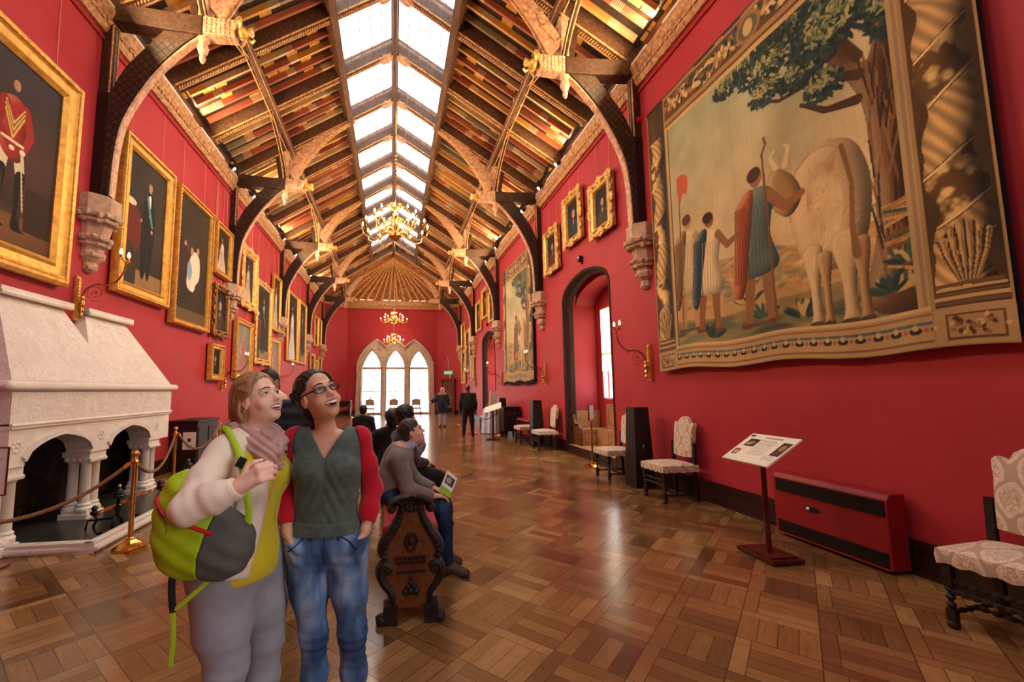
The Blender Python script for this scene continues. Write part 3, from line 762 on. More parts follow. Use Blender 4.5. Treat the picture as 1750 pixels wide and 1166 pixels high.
    for k in (-1, 1):
        P = [((low[i][0]+up[i][0])/2+0.05*math.sin(i*1.5), (low[i][1]+up[i][1])/2) for i in range(1, 13)]
        m.tube([(X(p[0]), k*0.055, p[1]) for p in P], [0.022]*11+[0.006], 5)
        for i in range(0, 11, 2): m.ball((X(P[i][0]+0.06), k*0.055, P[i][1]+0.05), 0.04, 6, s=(1.2, 0.4, 0.8))
    m.build('leaf_scroll', M['trim_gold'], b, smooth=True)
    # queen strut
    m = MB(); m.box((X(3.18), 0, 7.79), (0.10, 0.10, 0.62), (0, s*0.18, 0)); m.build('queen_strut', M['truss_oak'], t)
    return t
def corbel_mesh():
    m = MB(); pr = [(0.06, 3.30), (0.10, 3.36), (0.10, 3.44), (0.16, 3.50), (0.17, 3.58), (0.15, 3.60), (0.15, 3.66), (0.22, 3.74), (0.235, 3.82), (0.19, 3.84), (0.22, 4.0), (0.30, 4.10), (0.315, 4.16), (0.29, 4.18), (0.29, 4.40), (0.24, 4.41), (0.24, 4.43)]
    m.lathe(pr, (0, 0, 0), 8, rot=(0, 0, PI/8), sx=1.2, sy=0.95); return m
def corbel_leaves():
    m = MB(); rnd = random.Random(3)
    for z, r, n, q in ((4.11, 0.30, 16, 0.055), (4.04, 0.27, 14, 0.05), (3.78, 0.225, 13, 0.045), (3.70, 0.20, 11, 0.04), (3.54, 0.155, 9, 0.035), (3.36, 0.08, 7, 0.04)):
        for k in range(n):
            a = 2*PI*k/n+rnd.uniform(-.1, .1)
            m.ball((r*1.15*math.cos(a), r*0.93*math.sin(a), z+rnd.uniform(-.02, .02)), q, 6, s=(rnd.uniform(.7, 1.2), rnd.uniform(.7, 1.2), rnd.uniform(.6, 1.1)))
    for z, r, q in ((4.11, .30, .03), (4.04, .27, .03), (3.78, .225, .03), (3.70, .2, .025), (3.54, .155, .025), (3.36, .08, .03)): m.tube([(r*1.15*math.cos(a*PI/8), r*.93*math.sin(a*PI/8), z) for a in range(17)], q, 5)
    m.tube([(0, 0, 3.34), (0, 0, 4.12)], .06, 6)
    return m
ct = None
for s in (-1, 1):
    for y in TY:
        if y == TY[0] or True:
            if y == TY[0]: t0 = truss(s, y)
            else: dup(t0, (0, y, 0), label='carved oak hammer-beam bracket on the %s wall, %s, gilded figure at tip' % (side[s], ORD[y]))
        lb = 'tapered carved stone corbel on the %s wall, %s of the five along it' % (side[s], ORD[y] if ORD[y] not in ('nearest', 'farthest') else ORD[y])
        if ct is None:
            ct = empty('stone_corbel', (s*4.39, y, 0), 0, lb, 'corbel'); corbel_mesh().build('block', M['corbel_stone'], ct, smooth=25); corbel_leaves().build('carving', M['corbel_stone'], ct, smooth=True)
        else: dup(ct, (s*4.39, y, 0), label=lb)
# ---------------------------------------------------------------- cornice lights: battens and spotlights
bt = None
for s in (-1, 1):
    y = 1.6; k = 0
    while y < 26.5:
        if bt is None:
            bt = empty('light_batten', (s*4.27, y, 7.36), 0, 'slim white light batten lying on the cornice, lighting the roof', 'light fitting', 'light battens along the cornice')
            m = MB(); m.bb((-0.05, -0.65, 0), (0.05, 0.65, 0.05)); m.build('housing', M['white_paint'], bt)
            m = MB(); m.tube([(0, -0.6, 0.065), (0, 0.6, 0.065)], 0.018, 8); m.build('tube', M['tube_light'], bt)
        else: dup(bt, (s*4.27, y, 7.36))
        y += 1.74
for x in (-1.9, -.1, 1.7): dup(bt, (x, YE-.14, 7.52), rot=(0, 0, PI/2))
ups = []
for s in (-1, 1):
    for y in (2.5, 6.0, 9.5, 13.0, 16.5, 20.0, 23.5):
        o = area_light('roof_uplight', (s*4.08, y, 7.40), (0, 0, 0), 3.2, 0.08, UPL, WARM); o.rotation_euler = Vector((-s*.86, 0, .5)).to_track_quat('-Z', 'X').to_euler()
sp = None
SPOTS = [(-1, 4.6), (-1, 7.6), (-1, 11.2), (-1, 12.8), (-1, 16.4), (-1, 18.3), (-1, 21.6), (-1, 25.6), (1, 4.9), (1, 7.4), (1, 9.9), (1, 11.2), (1, 12.8), (1, 16.4), (1, 18.2), (1, 21.8), (1, 25.6)]
TG = []
for i, (s, y) in enumerate(SPOTS):
    if sp is None:
        sp = empty('spotlight', (s*4.12, y, 7.32), 0, 'small black spotlight clipped to the cornice', 'spotlight', 'black spotlights along the cornice')
        m = MB(); m.lathe([(0.03, -0.10), (0.05, -0.09), (0.055, 0.06), (0.05, 0.06)], (0, 0, 0.0), 12, rot=(0, 2.3, 0)); m.tube([(0, 0, 0), (0.02, 0, -0.06), (0.08, 0, -0.1)], 0.012, 6); m.build('lamp_body', M['black_plastic'], sp, smooth=30)
        m = MB(); m.lathe([(0.0, 0.062), (0.044, 0.0625), (0.044, 0.066)], (0, 0, 0), 12, rot=(0, 2.3, 0)); m.build('lens', M['spot_face'], sp)
    else: dup(sp, (s*4.12, y, 7.32), rz=0 if s < 0 else PI)
    z = 3.4
    if y > 6: spot_light('spot_lamp', (s*4.0, y, 7.25), (-s*4.39, y+(-0.6 if i % 2 else 0.8), z), SPW, (1.0, 0.84, 0.68), 1.35, 0.8, 0.05)
# ---------------------------------------------------------------- small painter for woven and painted pictures
class Canvas:
    def __init__(s, w, h, nx, bg, seed=0):
        s.w, s.h = w, h; s.nx = nx; s.ny = max(4, int(nx*h/w)); s.rng = np.random.RandomState(seed)
        s.a = np.zeros((s.ny, s.nx, 3)); s.a[:] = np.array(bg)/255.0
        s.U, s.V = np.meshgrid((np.arange(s.nx)+.5)/s.nx*w, (np.arange(s.ny)+.5)/s.ny*h)
    def _win(s, x0, x1, y0, y1):
        i0 = max(0, int(x0/s.w*s.nx)-1); i1 = min(s.nx, int(x1/s.w*s.nx)+2); j0 = max(0, int(y0/s.h*s.ny)-1); j1 = min(s.ny, int(y1/s.h*s.ny)+2)
        return slice(j0, j1), slice(i0, i1)
    def put(s, win, m, c, al=1.0):
        if m.size == 0: return
        c = np.array(c)/255.0; m = (m*al)[..., None]; s.a[win] = s.a[win]*(1-m)+c*m
    def noise(s, sc, seed=0, oct=3):
        r = np.random.RandomState(seed+s.rng.randint(1000)); out = np.zeros(s.U.shape); amp = 1; tot = 0
        for o in range(oct):
            n = max(2, int(s.w*sc*2**o)); m = max(2, int(s.h*sc*2**o)); g = r.rand(m+2, n+2)
            x = s.U/s.w*n; y = s.V/s.h*m; i = x.astype(int); j = y.astype(int); fx = x-i; fy = y-j; fx = fx*fx*(3-2*fx); fy = fy*fy*(3-2*fy)
            out += amp*((g[j, i]*(1-fx)+g[j, i+1]*fx)*(1-fy)+(g[j+1, i]*(1-fx)+g[j+1, i+1]*fx)*fy); tot += amp; amp *= .5
        return out/tot
    def ell(s, x, y, rx, ry, c, al=1, rot=0, soft=0.15):
        R = max(rx, ry)*1.1; w = s._win(x-R, x+R, y-R, y+R); U = s.U[w]-x; V = s.V[w]-y; cr, sn = math.cos(rot), math.sin(rot)
        d = np.sqrt(((U*cr+V*sn)/rx)**2+((-U*sn+V*cr)/ry)**2); s.put(w, np.clip((1-d)/soft, 0, 1), c, al)
    def poly(s, P, c, al=1, sh=0):
        P = np.array(P, float); w = s._win(P[:, 0].min(), P[:, 0].max(), P[:, 1].min(), P[:, 1].max()); U = s.U[w]; V = s.V[w]
        if U.size == 0: return
        m = np.zeros(U.shape, bool); n = len(P)
        for i in range(n):
            x1, y1 = P[i]; x2, y2 = P[(i+1) % n]
            if y1 == y2: continue
            cnd = ((y1 > V) != (y2 > V)) & (U < (x2-x1)*(V-y1)/(y2-y1)+x1); m ^= cnd
        if sh: return s.shade(w, m, c, al, sh)
        s.put(w, m.astype(float), c, al)
    def shade(s, win, m, c, al=1.0, k=1.0, R=None):
        mm = m.astype(float); R = R or max(2, int(min(m.shape)*.12)); b = np.pad(mm, R*3)
        for _ in range(3):
            for ax in (0, 1):
                cs = np.cumsum(b, ax); cs = np.concatenate([np.zeros_like(np.take(cs, [0], ax)), cs], ax); n_ = b.shape[ax]; i0 = np.clip(np.arange(n_)-R, 0, n_); i1 = np.clip(np.arange(n_)+R+1, 0, n_); b = (np.take(cs, i1, ax)-np.take(cs, i0, ax))/(2*R+1)
        gy, gx = np.gradient(b); b = b[R*3:-R*3, R*3:-R*3]; g = (gx*.8-gy*.55)[R*3:-R*3, R*3:-R*3]*R*1.6*k
        base = np.array(c)/255.0; col = base*(1-np.clip(-g, 0, .62))[..., None]; col = col+(np.array((1., .93, .78))-col)*np.clip(g, 0, .4)[..., None]; col = col*(1-.45*k*np.clip(.75-b, 0, 1))[..., None]
        s.a[win] = np.where((m > 0)[..., None], s.a[win]*(1-al)+col*al, s.a[win])
    def smooth(s, P, c, al=1, n=60, sh=0):
        Q = [Vector((p[0], p[1])) for p in P]; k = len(Q); out = []
        per = max(2, n//k)
        for i in range(k):
            a, b, c_, d = Q[(i-1) % k], Q[i], Q[(i+1) % k], Q[(i+2) % k]
            for j in range(per):
                t = j/per; q = 0.5*((2*b)+(c_-a)*t+(2*a-5*b+4*c_-d)*t*t+(3*b-a-3*c_+d)*t**3); out.append((q.x, q.y))
        s.poly(out, c, al, sh)
    def line(s, P, r, c, al=1):
        for i in range(len(P)-1):
            x1, y1 = P[i]; x2, y2 = P[i+1]; ra = r[i] if hasattr(r, '__len__') else r; rb = r[i+1] if hasattr(r, '__len__') else r; R = max(ra, rb)
            w = s._win(min(x1, x2)-R, max(x1, x2)+R, min(y1, y2)-R, max(y1, y2)+R); U = s.U[w]; V = s.V[w]
            if U.size == 0: continue
            L = (x2-x1)**2+(y2-y1)**2+1e-12; t = np.clip(((U-x1)*(x2-x1)+(V-y1)*(y2-y1))/L, 0, 1)
            d = np.hypot(U-x1-t*(x2-x1), V-y1-t*(y2-y1)); s.put(w, (d < ra+(rb-ra)*t).astype(float), c, al)
    def rect(s, x0, y0, x1, y1, c, al=1): s.poly([(x0, y0), (x1, y0), (x1, y1), (x0, y1)], c, al)
    def vary(s, sc, amt, seed=0, oct=4): s.a *= (1+(s.noise(sc, seed, oct)-.5)[..., None]*2*amt)
    def mesh(s, name, mat, parent=None, wave=0, flip=False, loc=None, sag=0):
        nx, ny = s.nx, s.ny; X = (np.arange(nx)/(nx-1)-.5)*s.w; Z = np.arange(ny)/(ny-1)*s.h; XX, ZZ = np.meshgrid(X, Z)
        YY = np.zeros_like(XX)
        if wave: YY = -wave*(0.5+0.5*np.sin(XX*3.1+1)*np.sin(XX*7.3))*(0.3+0.7*(1-ZZ/s.h)); ZZ = ZZ+sag*np.sin(XX*4.2+.6)*(1-ZZ/s.h)**2
        co = np.stack([XX, YY, ZZ], -1).reshape(-1, 3)
        i = np.arange(nx-1); j = np.arange(ny-1); I, J = np.meshgrid(i, j); b = (J*nx+I).ravel(); q = np.stack([b, b+1, b+nx+1, b+nx], -1)
        me = bpy.data.meshes.new(name); me.vertices.add(len(co)); me.vertices.foreach_set('co', co.ravel().astype(np.float32))
        me.loops.add(q.size); me.loops.foreach_set('vertex_index', q.ravel().astype(np.int32)); me.polygons.add(len(q))
        me.polygons.foreach_set('loop_start', np.arange(0, q.size, 4, dtype=np.int32)); me.update(calc_edges=True)
        at = me.color_attributes.new('Col', 'FLOAT_COLOR', 'POINT'); c = np.clip(s.a, 0, 1); c = np.where(c <= 0.04045, c/12.92, ((c+0.055)/1.055)**2.4)
        at.data.foreach_set('color', np.concatenate([c.reshape(-1, 3), np.ones((nx*ny, 1))], 1).ravel().astype(np.float32))
        me.materials.append(mat); o = bpy.data.objects.new(name, me); COL.objects.link(o)
        if parent: o.parent = parent
        if loc: o.location = loc
        return o
# ---------------------------------------------------------------- tapestries (generic woodland scene with border columns)
def leaves(c, cx, cy, rx, ry, n, cols, ls, rng, drop=0.3):
    for i in range(n):
        a = rng.rand()*2*PI; r = math.sqrt(rng.rand()); x = cx+rx*r*math.cos(a); y = cy+ry*r*math.sin(a)-drop*ls*rng.rand()
        c.ell(x, y, ls*(.6+.7*rng.rand()), ls*.33, cols[rng.randint(len(cols))], 1, -0.9+rng.randn()*.7, 0.3)
def tapestry_art(w, h, nx, seed=1, narrow=False):
    c = Canvas(w, h, nx, (198, 172, 128), seed); rng = c.rng; W, H = w, h
    # sky and land
    n = c.noise(1.2, 3, 5); n2 = c.noise(0.6, 5, 4)
    g = np.clip((c.V/H-.3)/.6, 0, 1)[..., None]; sky = np.array((212, 188, 146))/255*(1-g)+np.array((160, 168, 140))/255*g
    sky = sky*(1-(.0)); m = np.clip((n+n2*.6-.8)*3, 0, 1)[..., None]; sky = sky*(1-m)+np.array((226, 202, 160))/255*m; c.a[:] = sky
    c.poly([(0, .30*H), (.25*W, .34*H), (.45*W, .31*H), (.7*W, .27*H), (W, .3*H), (W, 0), (0, 0)], (196, 158, 100))
    for i in range(240):
        x = rng.rand()*.8*W; y = (.18+.14*rng.rand())*H; c.ell(x, y, .03*W, .008*H, [(170, 128, 76), (214, 178, 124), (110, 120, 100), (188, 140, 88), (150, 150, 120)][rng.randint(5)], .7, .2*rng.randn(), .5)
    c.poly([(0, .17*H), (.3*W, .15*H), (.6*W, .16*H), (W, .2*H), (W, 0), (0, 0)], (150, 130, 84)); c.vary(2, .1)
    for i in range(40): c.ell((.12+.75*rng.rand())*W, (.07+.08*rng.rand())*H, .07*W, .012*H, [(70, 80, 66), (92, 100, 78), (186, 154, 100), (120, 126, 92)][rng.randint(4)], .8, .1*rng.randn(), .5)
    # tree
    tx = .80
    c.smooth([((tx-.03)*W, .10*H), ((tx+.0)*W, .25*H), ((tx+.005)*W, .42*H), ((tx-.01)*W, .56*H), ((tx-.09)*W, .72*H), ((tx-.05)*W, .72*H), ((tx+.02)*W, .62*H), ((tx+.06)*W, .8*H), ((tx+.09)*W, .8*H), ((tx+.07)*W, .55*H), ((tx+.08)*W, .3*H), ((tx+.12)*W, .09*H)], (104, 72, 42), sh=1)
    for i in range(60):
        x = (tx+.005+.06*rng.rand())*W; y = (.12+.45*rng.rand())*H; c.line([(x, y), (x+.01*W*rng.randn(), y+.08*H)], .0025*W, [(128, 90, 50), (54, 36, 22), (150, 112, 66)][rng.randint(3)], .8)
    for br in ([(.80, .60), (.70, .66), (.60, .67), (.52, .72)], [(.79, .55), (.72, .57), (.66, .62)], [(.8, .64), (.74, .76), (.66, .84)], [(.86, .7), (.88, .85), (.84, .95)]): c.line([(a*W, b*H) for a, b in br], [.012*W, .008*W, .005*W, .003*W][:len(br)], (78, 52, 30))
    dk = [(34, 52, 52), (44, 64, 60), (56, 76, 66), (28, 42, 44)]; lt = [(120, 132, 92), (176, 166, 112), (150, 152, 104), (78, 98, 80)]
    for (a, b, ra, rb, k) in ((.60, .80, .13, .06, 240), (.72, .88, .16, .09, 420), (.50, .86, .08, .04, 120), (.67, .70, .07, .035, 130), (.72, .63, .05, .03, 80), (.84, .92, .1, .08, 200), (.42, .83, .05, .03, 70), (.56, .72, .06, .03, 80)):
        leaves(c, a*W, b*H, ra*W, rb*H, k, dk, .016*W, rng); leaves(c, a*W, (b+.02)*H, ra*.75*W, rb*.7*H, k//2, lt, .012*W, rng)
    for (a, b, ra, rb, k) in ((.78, .84, .10, .12, 520), (.86, .78, .05, .14, 260), (.66, .93, .2, .06, 420), (.74, .76, .09, .07, 260), (.50, .93, .10, .04, 150)):
        leaves(c, a*W, b*H, ra*W, rb*H, k, dk, .017*W, rng); leaves(c, a*W, (b+.015)*H, ra*.7*W, rb*.7*H, int(k*.45), lt, .012*W, rng)
    # undergrowth and roots
    for i in range(26): 
        y = (.14+.16*rng.rand())*H; c.line([((tx+.02)*W, y), ((tx+.06)*W, y+.01*H*rng.randn()), ((tx+.12)*W, y-.03*H*rng.rand())], .0035*W, [(164, 122, 66), (66, 84, 74), (120, 84, 46), (196, 156, 96)][rng.randint(4)])
    for (a, b) in ((.45, .17), (.82, .12), (.30, .09), (.62, .1), (.50, .12), (.86, .17)):
        for i in range(24): ang_ = PI*(.1+.8*rng.rand()); L = (.03+.03*rng.rand())*W; c.ell(a*W+L*.6*math.cos(ang_), b*H+L*.5*math.sin(ang_), L*.5, L*.13, [(40, 62, 62), (70, 94, 84), (52, 76, 70), (198, 170, 110)][rng.randint(4)], 1, ang_, .3)
    # a pale ox turned away, grazing beside the tree
    ox = (206, 178, 134); sh = (168, 132, 88); lit = (230, 206, 164)
    c.smooth([(x*W, y*H) for x, y in ((.60, .40), (.63, .475), (.70, .50), (.77, .47), (.80, .38), (.79, .28), (.76, .22), (.70, .20), (.64, .22), (.61, .30))], ox, sh=1)
    for lx, w_, top in ((.655, .026, .26), (.735, .030, .27), (.685, .018, .24), (.765, .02, .25)):
        c.smooth([((lx-w_)*W, top*H), ((lx+w_)*W, top*H), ((lx+w_*.55)*W, .17*H), ((lx+w_*.6)*W, .10*H), ((lx+w_*.8)*W, .078*H), ((lx-w_*.8)*W, .078*H), ((lx-w_*.5)*W, .10*H), ((lx-w_*.5)*W, .17*H)], ox if w_ > .022 else sh, sh=1)
        c.ell(lx*W, .08*H, w_*.9*W, .008*H, (86, 66, 46))
    c.smooth([(x*W, y*H) for x, y in ((.62, .46), (.57, .50), (.545, .47), (.555, .40), (.60, .36), (.64, .40))], sh, sh=1); c.ell(.55*W, .425*H, .018*W, .03*H, (120, 92, 62), 1, .4)
    c.line([(.575*W, .50*H), (.56*W, .535*H), (.575*W, .55*H)], [.008*W, .005*W, .002*W], (222, 200, 160)); c.line([(.60*W, .495*H), (.615*W, .54*H), (.60*W, .55*H)], [.008*W, .005*W, .002*W], (222, 200, 160))
    n3 = c.noise(7, 8, 4); n4 = c.noise(2.2, 9, 3)
    reg = (c.U/W > .60) & (c.U/W < .82) & (c.V/H > .21) & (c.V/H < .50) & (np.abs(c.a[..., 0]*255-206) < 3)
    q_ = np.clip((n4-.5)*2.2+(n3-.5)*1.2, -1, 1)[..., None]; tone = np.where(q_ > 0, np.array(ox)/255*(1-q_)+np.array((236, 214, 174))/255*q_, np.array(ox)/255*(1+q_)-np.array((150, 112, 68))/255*q_)
    c.a = np.where(reg[..., None], tone, c.a)
    for i in range(90):
        x = .70+.055*rng.randn(); y = .36+.05*rng.randn()
        if .63 < x < .77 and .25 < y < .45: c.ell(x*W, y*H, .012*W, .003*H, [lit, sh, (220, 192, 148)][rng.randint(3)], .35, 1.0+.5*rng.randn(), .8)
    c.line([(.745*W, .47*H), (.76*W, .38*H), (.752*W, .28*H), (.757*W, .22*H)], [.006*W, .005*W, .006*W, .01*W], (138, 104, 68))
    # a shepherd in a rust cloak, two travellers in pale robes
    def figure(x, b, hh, robe, cloak, skin, hair, lean=0):
        c.ell(x*W, b*H+.005*H, .16*hh*H, .018*hh*H, (70, 62, 44), .7, 0, .6)
        t = b+hh; X = lambda q, v: ((x+q*hh*H/W+lean*(v-b))*W, v*H)
        for q in (-.07, .06): c.line([X(q, b+.42*hh), X(q*1.1, b+.2*hh), X(q*1.3, b+.02*hh)], [.05*hh*H, .035*hh*H, .025*hh*H], skin); c.ell(*X(q*1.5, b+.012*hh), .05*hh*H, .018*hh*H, (110, 70, 44))
        c.smooth([X(-.12, b+.33*hh), X(-.11, b+.55*hh), X(-.13, b+.8*hh), X(-.03, b+.86*hh), X(.05, b+.85*hh), X(.13, b+.78*hh), X(.1, b+.55*hh), X(.14, b+.33*hh)], robe, sh=.8)
        c.smooth([X(-.15, b+.80*hh), X(-.02, b+.86*hh), X(-.05, b+.6*hh), X(-.12, b+.22*hh), X(-.20, b+.28*hh), X(-.17, b+.6*hh)], cloak, sh=.8)
        for k in range(6): c.line([X(-.16+.015*k, b+.78*hh), X(-.18+.022*k, b+.3*hh)], .006*hh*H, tuple(int(v*.72) for v in cloak), .7)
        for k in range(7): c.line([X(-.06+.025*k, b+.75*hh), X(-.08+.03*k, b+.36*hh)], .005*hh*H, tuple(int(v*.78) for v in robe), .6)
        c.line([X(.1, b+.78*hh), X(.2, b+.66*hh), X(.30, b+.70*hh)], [.035*hh*H, .028*hh*H, .02*hh*H], skin)
        c.ell(*X(.01, b+.925*hh), .052*hh*H, .066*hh*H, skin); c.ell(*X(-.005, b+.95*hh), .058*hh*H, .05*hh*H, hair)
    figure(.49, .10, .44, (96, 116, 112), (176, 88, 52), (150, 104, 66), (70, 48, 30), 0.03)
    c.line([(.545*W, .10*H), (.535*W, .56*H)], .004*W, (120, 84, 50)); c.line([(.535*W, .56*H), (.55*W, .58*H), (.545*W, .60*H)], .004*W, (120, 84, 50))
    if not narrow:
        figure(.20, .12, .40, (222, 200, 156), (150, 112, 72), (186, 146, 104), (90, 62, 38), 0.02)
        figure(.29, .11, .38, (230, 210, 170), (52, 74, 92), (140, 98, 64), (60, 42, 28), 0.05)
        c.line([(.16*W, .12*H), (.175*W, .66*H)], .003*W, (130, 92, 54))
        c.smooth([(.165*W, .66*H), (.20*W, .665*H), (.225*W, .64*H), (.215*W, .59*H), (.195*W, .60*H), (.175*W, .57*H)], (196, 98, 58))
    # weave streaks
    st = np.random.RandomState(9).rand(1, c.nx)[:, :]; c.a *= (1+.05*(st[..., None]-.5)); c.vary(3, .06, 4)
    # borders
    def column(x0, x1):
        cx = (x0+x1)/2; r = (x1-x0)*.36; w = c._win(x0, x1, 0, H); U = c.U[w]; V = c.V[w]
        n1 = c.noise(14/max(W, 1)*1.0, 21, 4)[w]; n2 = c.noise(40/max(W, 1), 22, 3)[w]
        wave = .20*np.sin(V/r*1.25); q = (U-cx)/r-wave; prof = 1+.10*np.sin(V/r*2.5+1); q = q/prof
        ins = (np.abs(q) < 1)&(V > .10*H)&(V < .87*H)
        bgc = np.where((q > 0)[..., None], np.array((64, 48, 30))/255, np.array((84, 62, 38))/255)*(.8+.5*n1)[..., None]; edge_ = np.abs(U-cx) > r*1.28; bgc = np.where(edge_[..., None], np.array((172, 142, 96))/255, bgc)
        ph = q*1.1+V/r*.85; flute = np.sin(ph*9.0)*.5+.5; seg = np.sin((V/r-.55*q)*1.05); leafy = seg > .25
        lig = np.clip(1.12-.32*(q+.35)**2*1.6-.16*q, .35, 1.2)
        col = np.array((186, 154, 104))/255*(.78+.30*flute)[..., None]; lf = np.clip((n2-.45)*5, 0, 1)[..., None]; col2 = np.array((92, 68, 40))/255*(1-lf)+np.array((204, 174, 120))/255*lf; col = np.where(leafy[..., None], col2, col)
        ring = np.abs(seg-.25) < .07; col = np.where(ring[..., None], np.array((216, 188, 136))/255, col); ring = np.abs(seg-.14) < .03; col = np.where(ring[..., None], np.array((70, 48, 28))/255, col)
        col = col*(lig*(.9+.2*n1))[..., None]; c.a[w] = np.where(ins[..., None], col, bgc)
        for k in range(18): a_ = -.95+1.9*k/17; c.line([(cx+a_*r*.35, .115*H), (cx+a_*r*.8, .16*H), (cx+a_*r*1.0, .20*H+.02*H*math.cos(a_*2)), (cx+a_*r*1.12, .195*H)], [r*.05, r*.04, r*.03, r*.015], [(72, 48, 28), (204, 174, 120), (150, 116, 70)][k % 3])
        for k in range(5): c.rect(cx-r*(1.3-.03*k), (.075+.008*k)*H, cx+r*(1.3-.03*k), (.081+.008*k)*H, [(120, 86, 52), (206, 176, 126)][k % 2])
        c.rect(x0, 0, x1, .072*H, (186, 156, 112)); c.rect(x0+(x1-x0)*.14, .012*H, x1-(x1-x0)*.12, .058*H, (108, 76, 46)); c.rect(x0+(x1-x0)*.17, .016*H, x1-(x1-x0)*.15, .054*H, (182, 150, 104))
        for k in range(30): c.ell(cx+(x1-x0)*.28*rng.randn()*.6, .035*H+.009*H*rng.randn(), (x1-x0)*.05, .004*H, [(214, 184, 130), (92, 60, 34), (156, 112, 66)][rng.randint(3)], 1, rng.rand()*3, .3)
    lb = .115 if not narrow else .13
    # top garland
    c.rect(0, .865*H, W, H, (168, 134, 88)); c.rect(0, .865*H, W, .878*H, (206, 176, 124)); c.rect(0, .882*H, W, .888*H, (96, 64, 36)); c.rect(0, .905*H, W, .985*H, (98, 70, 42))
    for i in range(900):
        x = rng.rand()*W; s_ = abs(math.sin(x/W*PI*3)); y = (.915+.045*rng.rand()+.015*s_)*H; c.ell(x, y, .016*W, .007*H, [(206, 176, 120), (66, 86, 82), (172, 132, 80), (44, 60, 58), (222, 196, 140), (150, 84, 54)][rng.randint(6)], 1, rng.rand()*3, .3)
    c.ell(.52*W, .945*H, .05*W, .045*H, (160, 120, 74)); c.ell(.52*W, .945*H, .038*W, .034*H, (96, 100, 84)); c.ell(.52*W, .945*H, .02*W, .026*H, (204, 176, 130))
    # bottom moulding
    c.rect(0, 0, W, .078*H, (190, 158, 110)); c.rect(0, .072*H, W, .078*H, (214, 186, 136)); c.rect(0, .062*H, W, .066*H, (150, 114, 74)); c.rect(0, .012*H, W, .016*H, (140, 104, 66))
    for i in range(22):
        x = (.13+.76*i/21)*W; c.ell(x-.01*W, .048*H, .012*W, .004*H, (92, 112, 112)); c.ell(x+.01*W, .048*H, .012*W, .004*H, (92, 112, 112)); c.ell(x, .036*H, .012*W, .007*H, (44, 48, 48)); c.ell(x, .042*H, .006*W, .006*H, (208, 180, 120)); c.ell(x+.018*W, .036*H, .004*W, .005*H, (178, 98, 56))
    c.rect(lb*W, 0.078*H, (lb+.012)*W, .87*H, (206, 178, 130)); c.rect((lb+.012)*W, .078*H, (lb+.017)*W, .87*H, (96, 68, 40))
    column(0, lb*W)
    rb = .885; c.rect((rb-.022)*W, .078*H, rb*W, H, (188, 160, 118)); c.rect((rb-.014)*W, .078*H, (rb-.006)*W, H, (160, 134, 106)); column(rb*W, W)
    c.rect(0, 0, W, .004*H, (150, 120, 80))
    c.a *= (.92+.0*c.a)*np.array((1.0, .955, .87)); c.vary(1.5, .10, 6)
    c.a *= (1+.07*(np.random.RandomState(11).rand(c.ny, c.nx)[..., None]-.5))
    return c
def hang_right(o, yc, z, off=0.05): o.location = (XR-off, yc, z); o.rotation_euler = (0, 0, -PI/2); return o      # faces -X, picture's left = far end
def hang_left(o, yc, z, off=0.05): o.location = (XL+off, yc, z); o.rotation_euler = (0, 0, PI/2); return o
T1 = empty('tapestry', (0, 0, 0), 0, 'huge woven woodland tapestry with twisted border columns, on the near right wall', 'tapestry')
c = tapestry_art(4.05, 4.36, 560, 1); cl = c.mesh('woven_cloth', M['woven'], T1, wave=0.035, sag=0.02)
m = MB(); m.box((0, 0.035, 2.2), (4.03, 0.03, 4.3)); m.build('lining', M['dark_lining'], T1)
m = MB(); m.box((0, 0.02, 4.36), (4.03, 0.05, 0.05)); m.build('hanging_batten', M['dark_oak'], T1); hang_right(T1, 4.34, 1.86, 0.10)
T2 = empty('tapestry', (0, 0, 0), 0, 'tall narrow woodland tapestry with dark bottom fringe, farther along the right wall', 'tapestry')
c = tapestry_art(3.55, 4.3, 300, 5, True); c.mesh('woven_cloth', M['woven'], T2, wave=0.03, sag=0.03)
m = MB(); m.box((0, 0.035, 2.15), (3.53, 0.03, 4.26)); m.build('lining', M['dark_lining'], T2)
m = MB()
for i in range(90): x = -1.76+3.52*i/89; m.tube([(x, 0.01, 0.02+0.03*math.sin(x*4.2+.6)), (x+0.005, 0.0, -0.10+0.03*math.sin(x*4.2+.6))], 0.022, 4)
tag(m.build('fringe', M['dark_lining'], T2), 'black fringe', kind='stuff'); hang_right(T2, 14.4, 1.86, 0.09)
# ---------------------------------------------------------------- framed paintings
def frame(w, h, fw, dep, style=0, mat='gilt'):
    """frame around a w x h outer rectangle standing on z=0, back on y=0, face towards -y"""
    prof = {0: [(0, 0), (0, -dep*.6), (fw*.12, -dep), (fw*.3, -dep), (fw*.42, -dep*.72), (fw*.72, -dep*.62), (fw*.84, -dep*.8), (fw, -dep*.45), (fw, -dep*.2)],
            1: [(0, 0), (0, -dep*.4), (fw*.2, -dep*.8), (fw*.45, -dep*.55), (fw*.62, -dep), (fw*.85, -dep*.8), (fw, -dep*.35), (fw, -dep*.1)],
            2: [(0, 0), (0, -dep*.5), (fw*.3, -dep), (fw*.6, -dep*.9), (fw*.8, -dep*.5), (fw, -dep*.4), (fw, -dep*.1)]}[style]
    m = MB(); hw = w/2
    cor = [(-hw, 0, 1, 1), (hw, 0, -1, 1), (hw, h, -1, -1), (-hw, h, 1, -1)]; n = len(prof); vs = []
    for (x, z, ax, az) in cor:
        for (o, d) in prof: vs.append((x+ax*o, d, z+az*o))
    fs = []
    for k in range(4):
        for i in range(n-1): a = k*n+i; b = ((k+1) % 4)*n+i; fs.append((a, b, b+1, a+1))
    m.add(vs, fs)
    return m
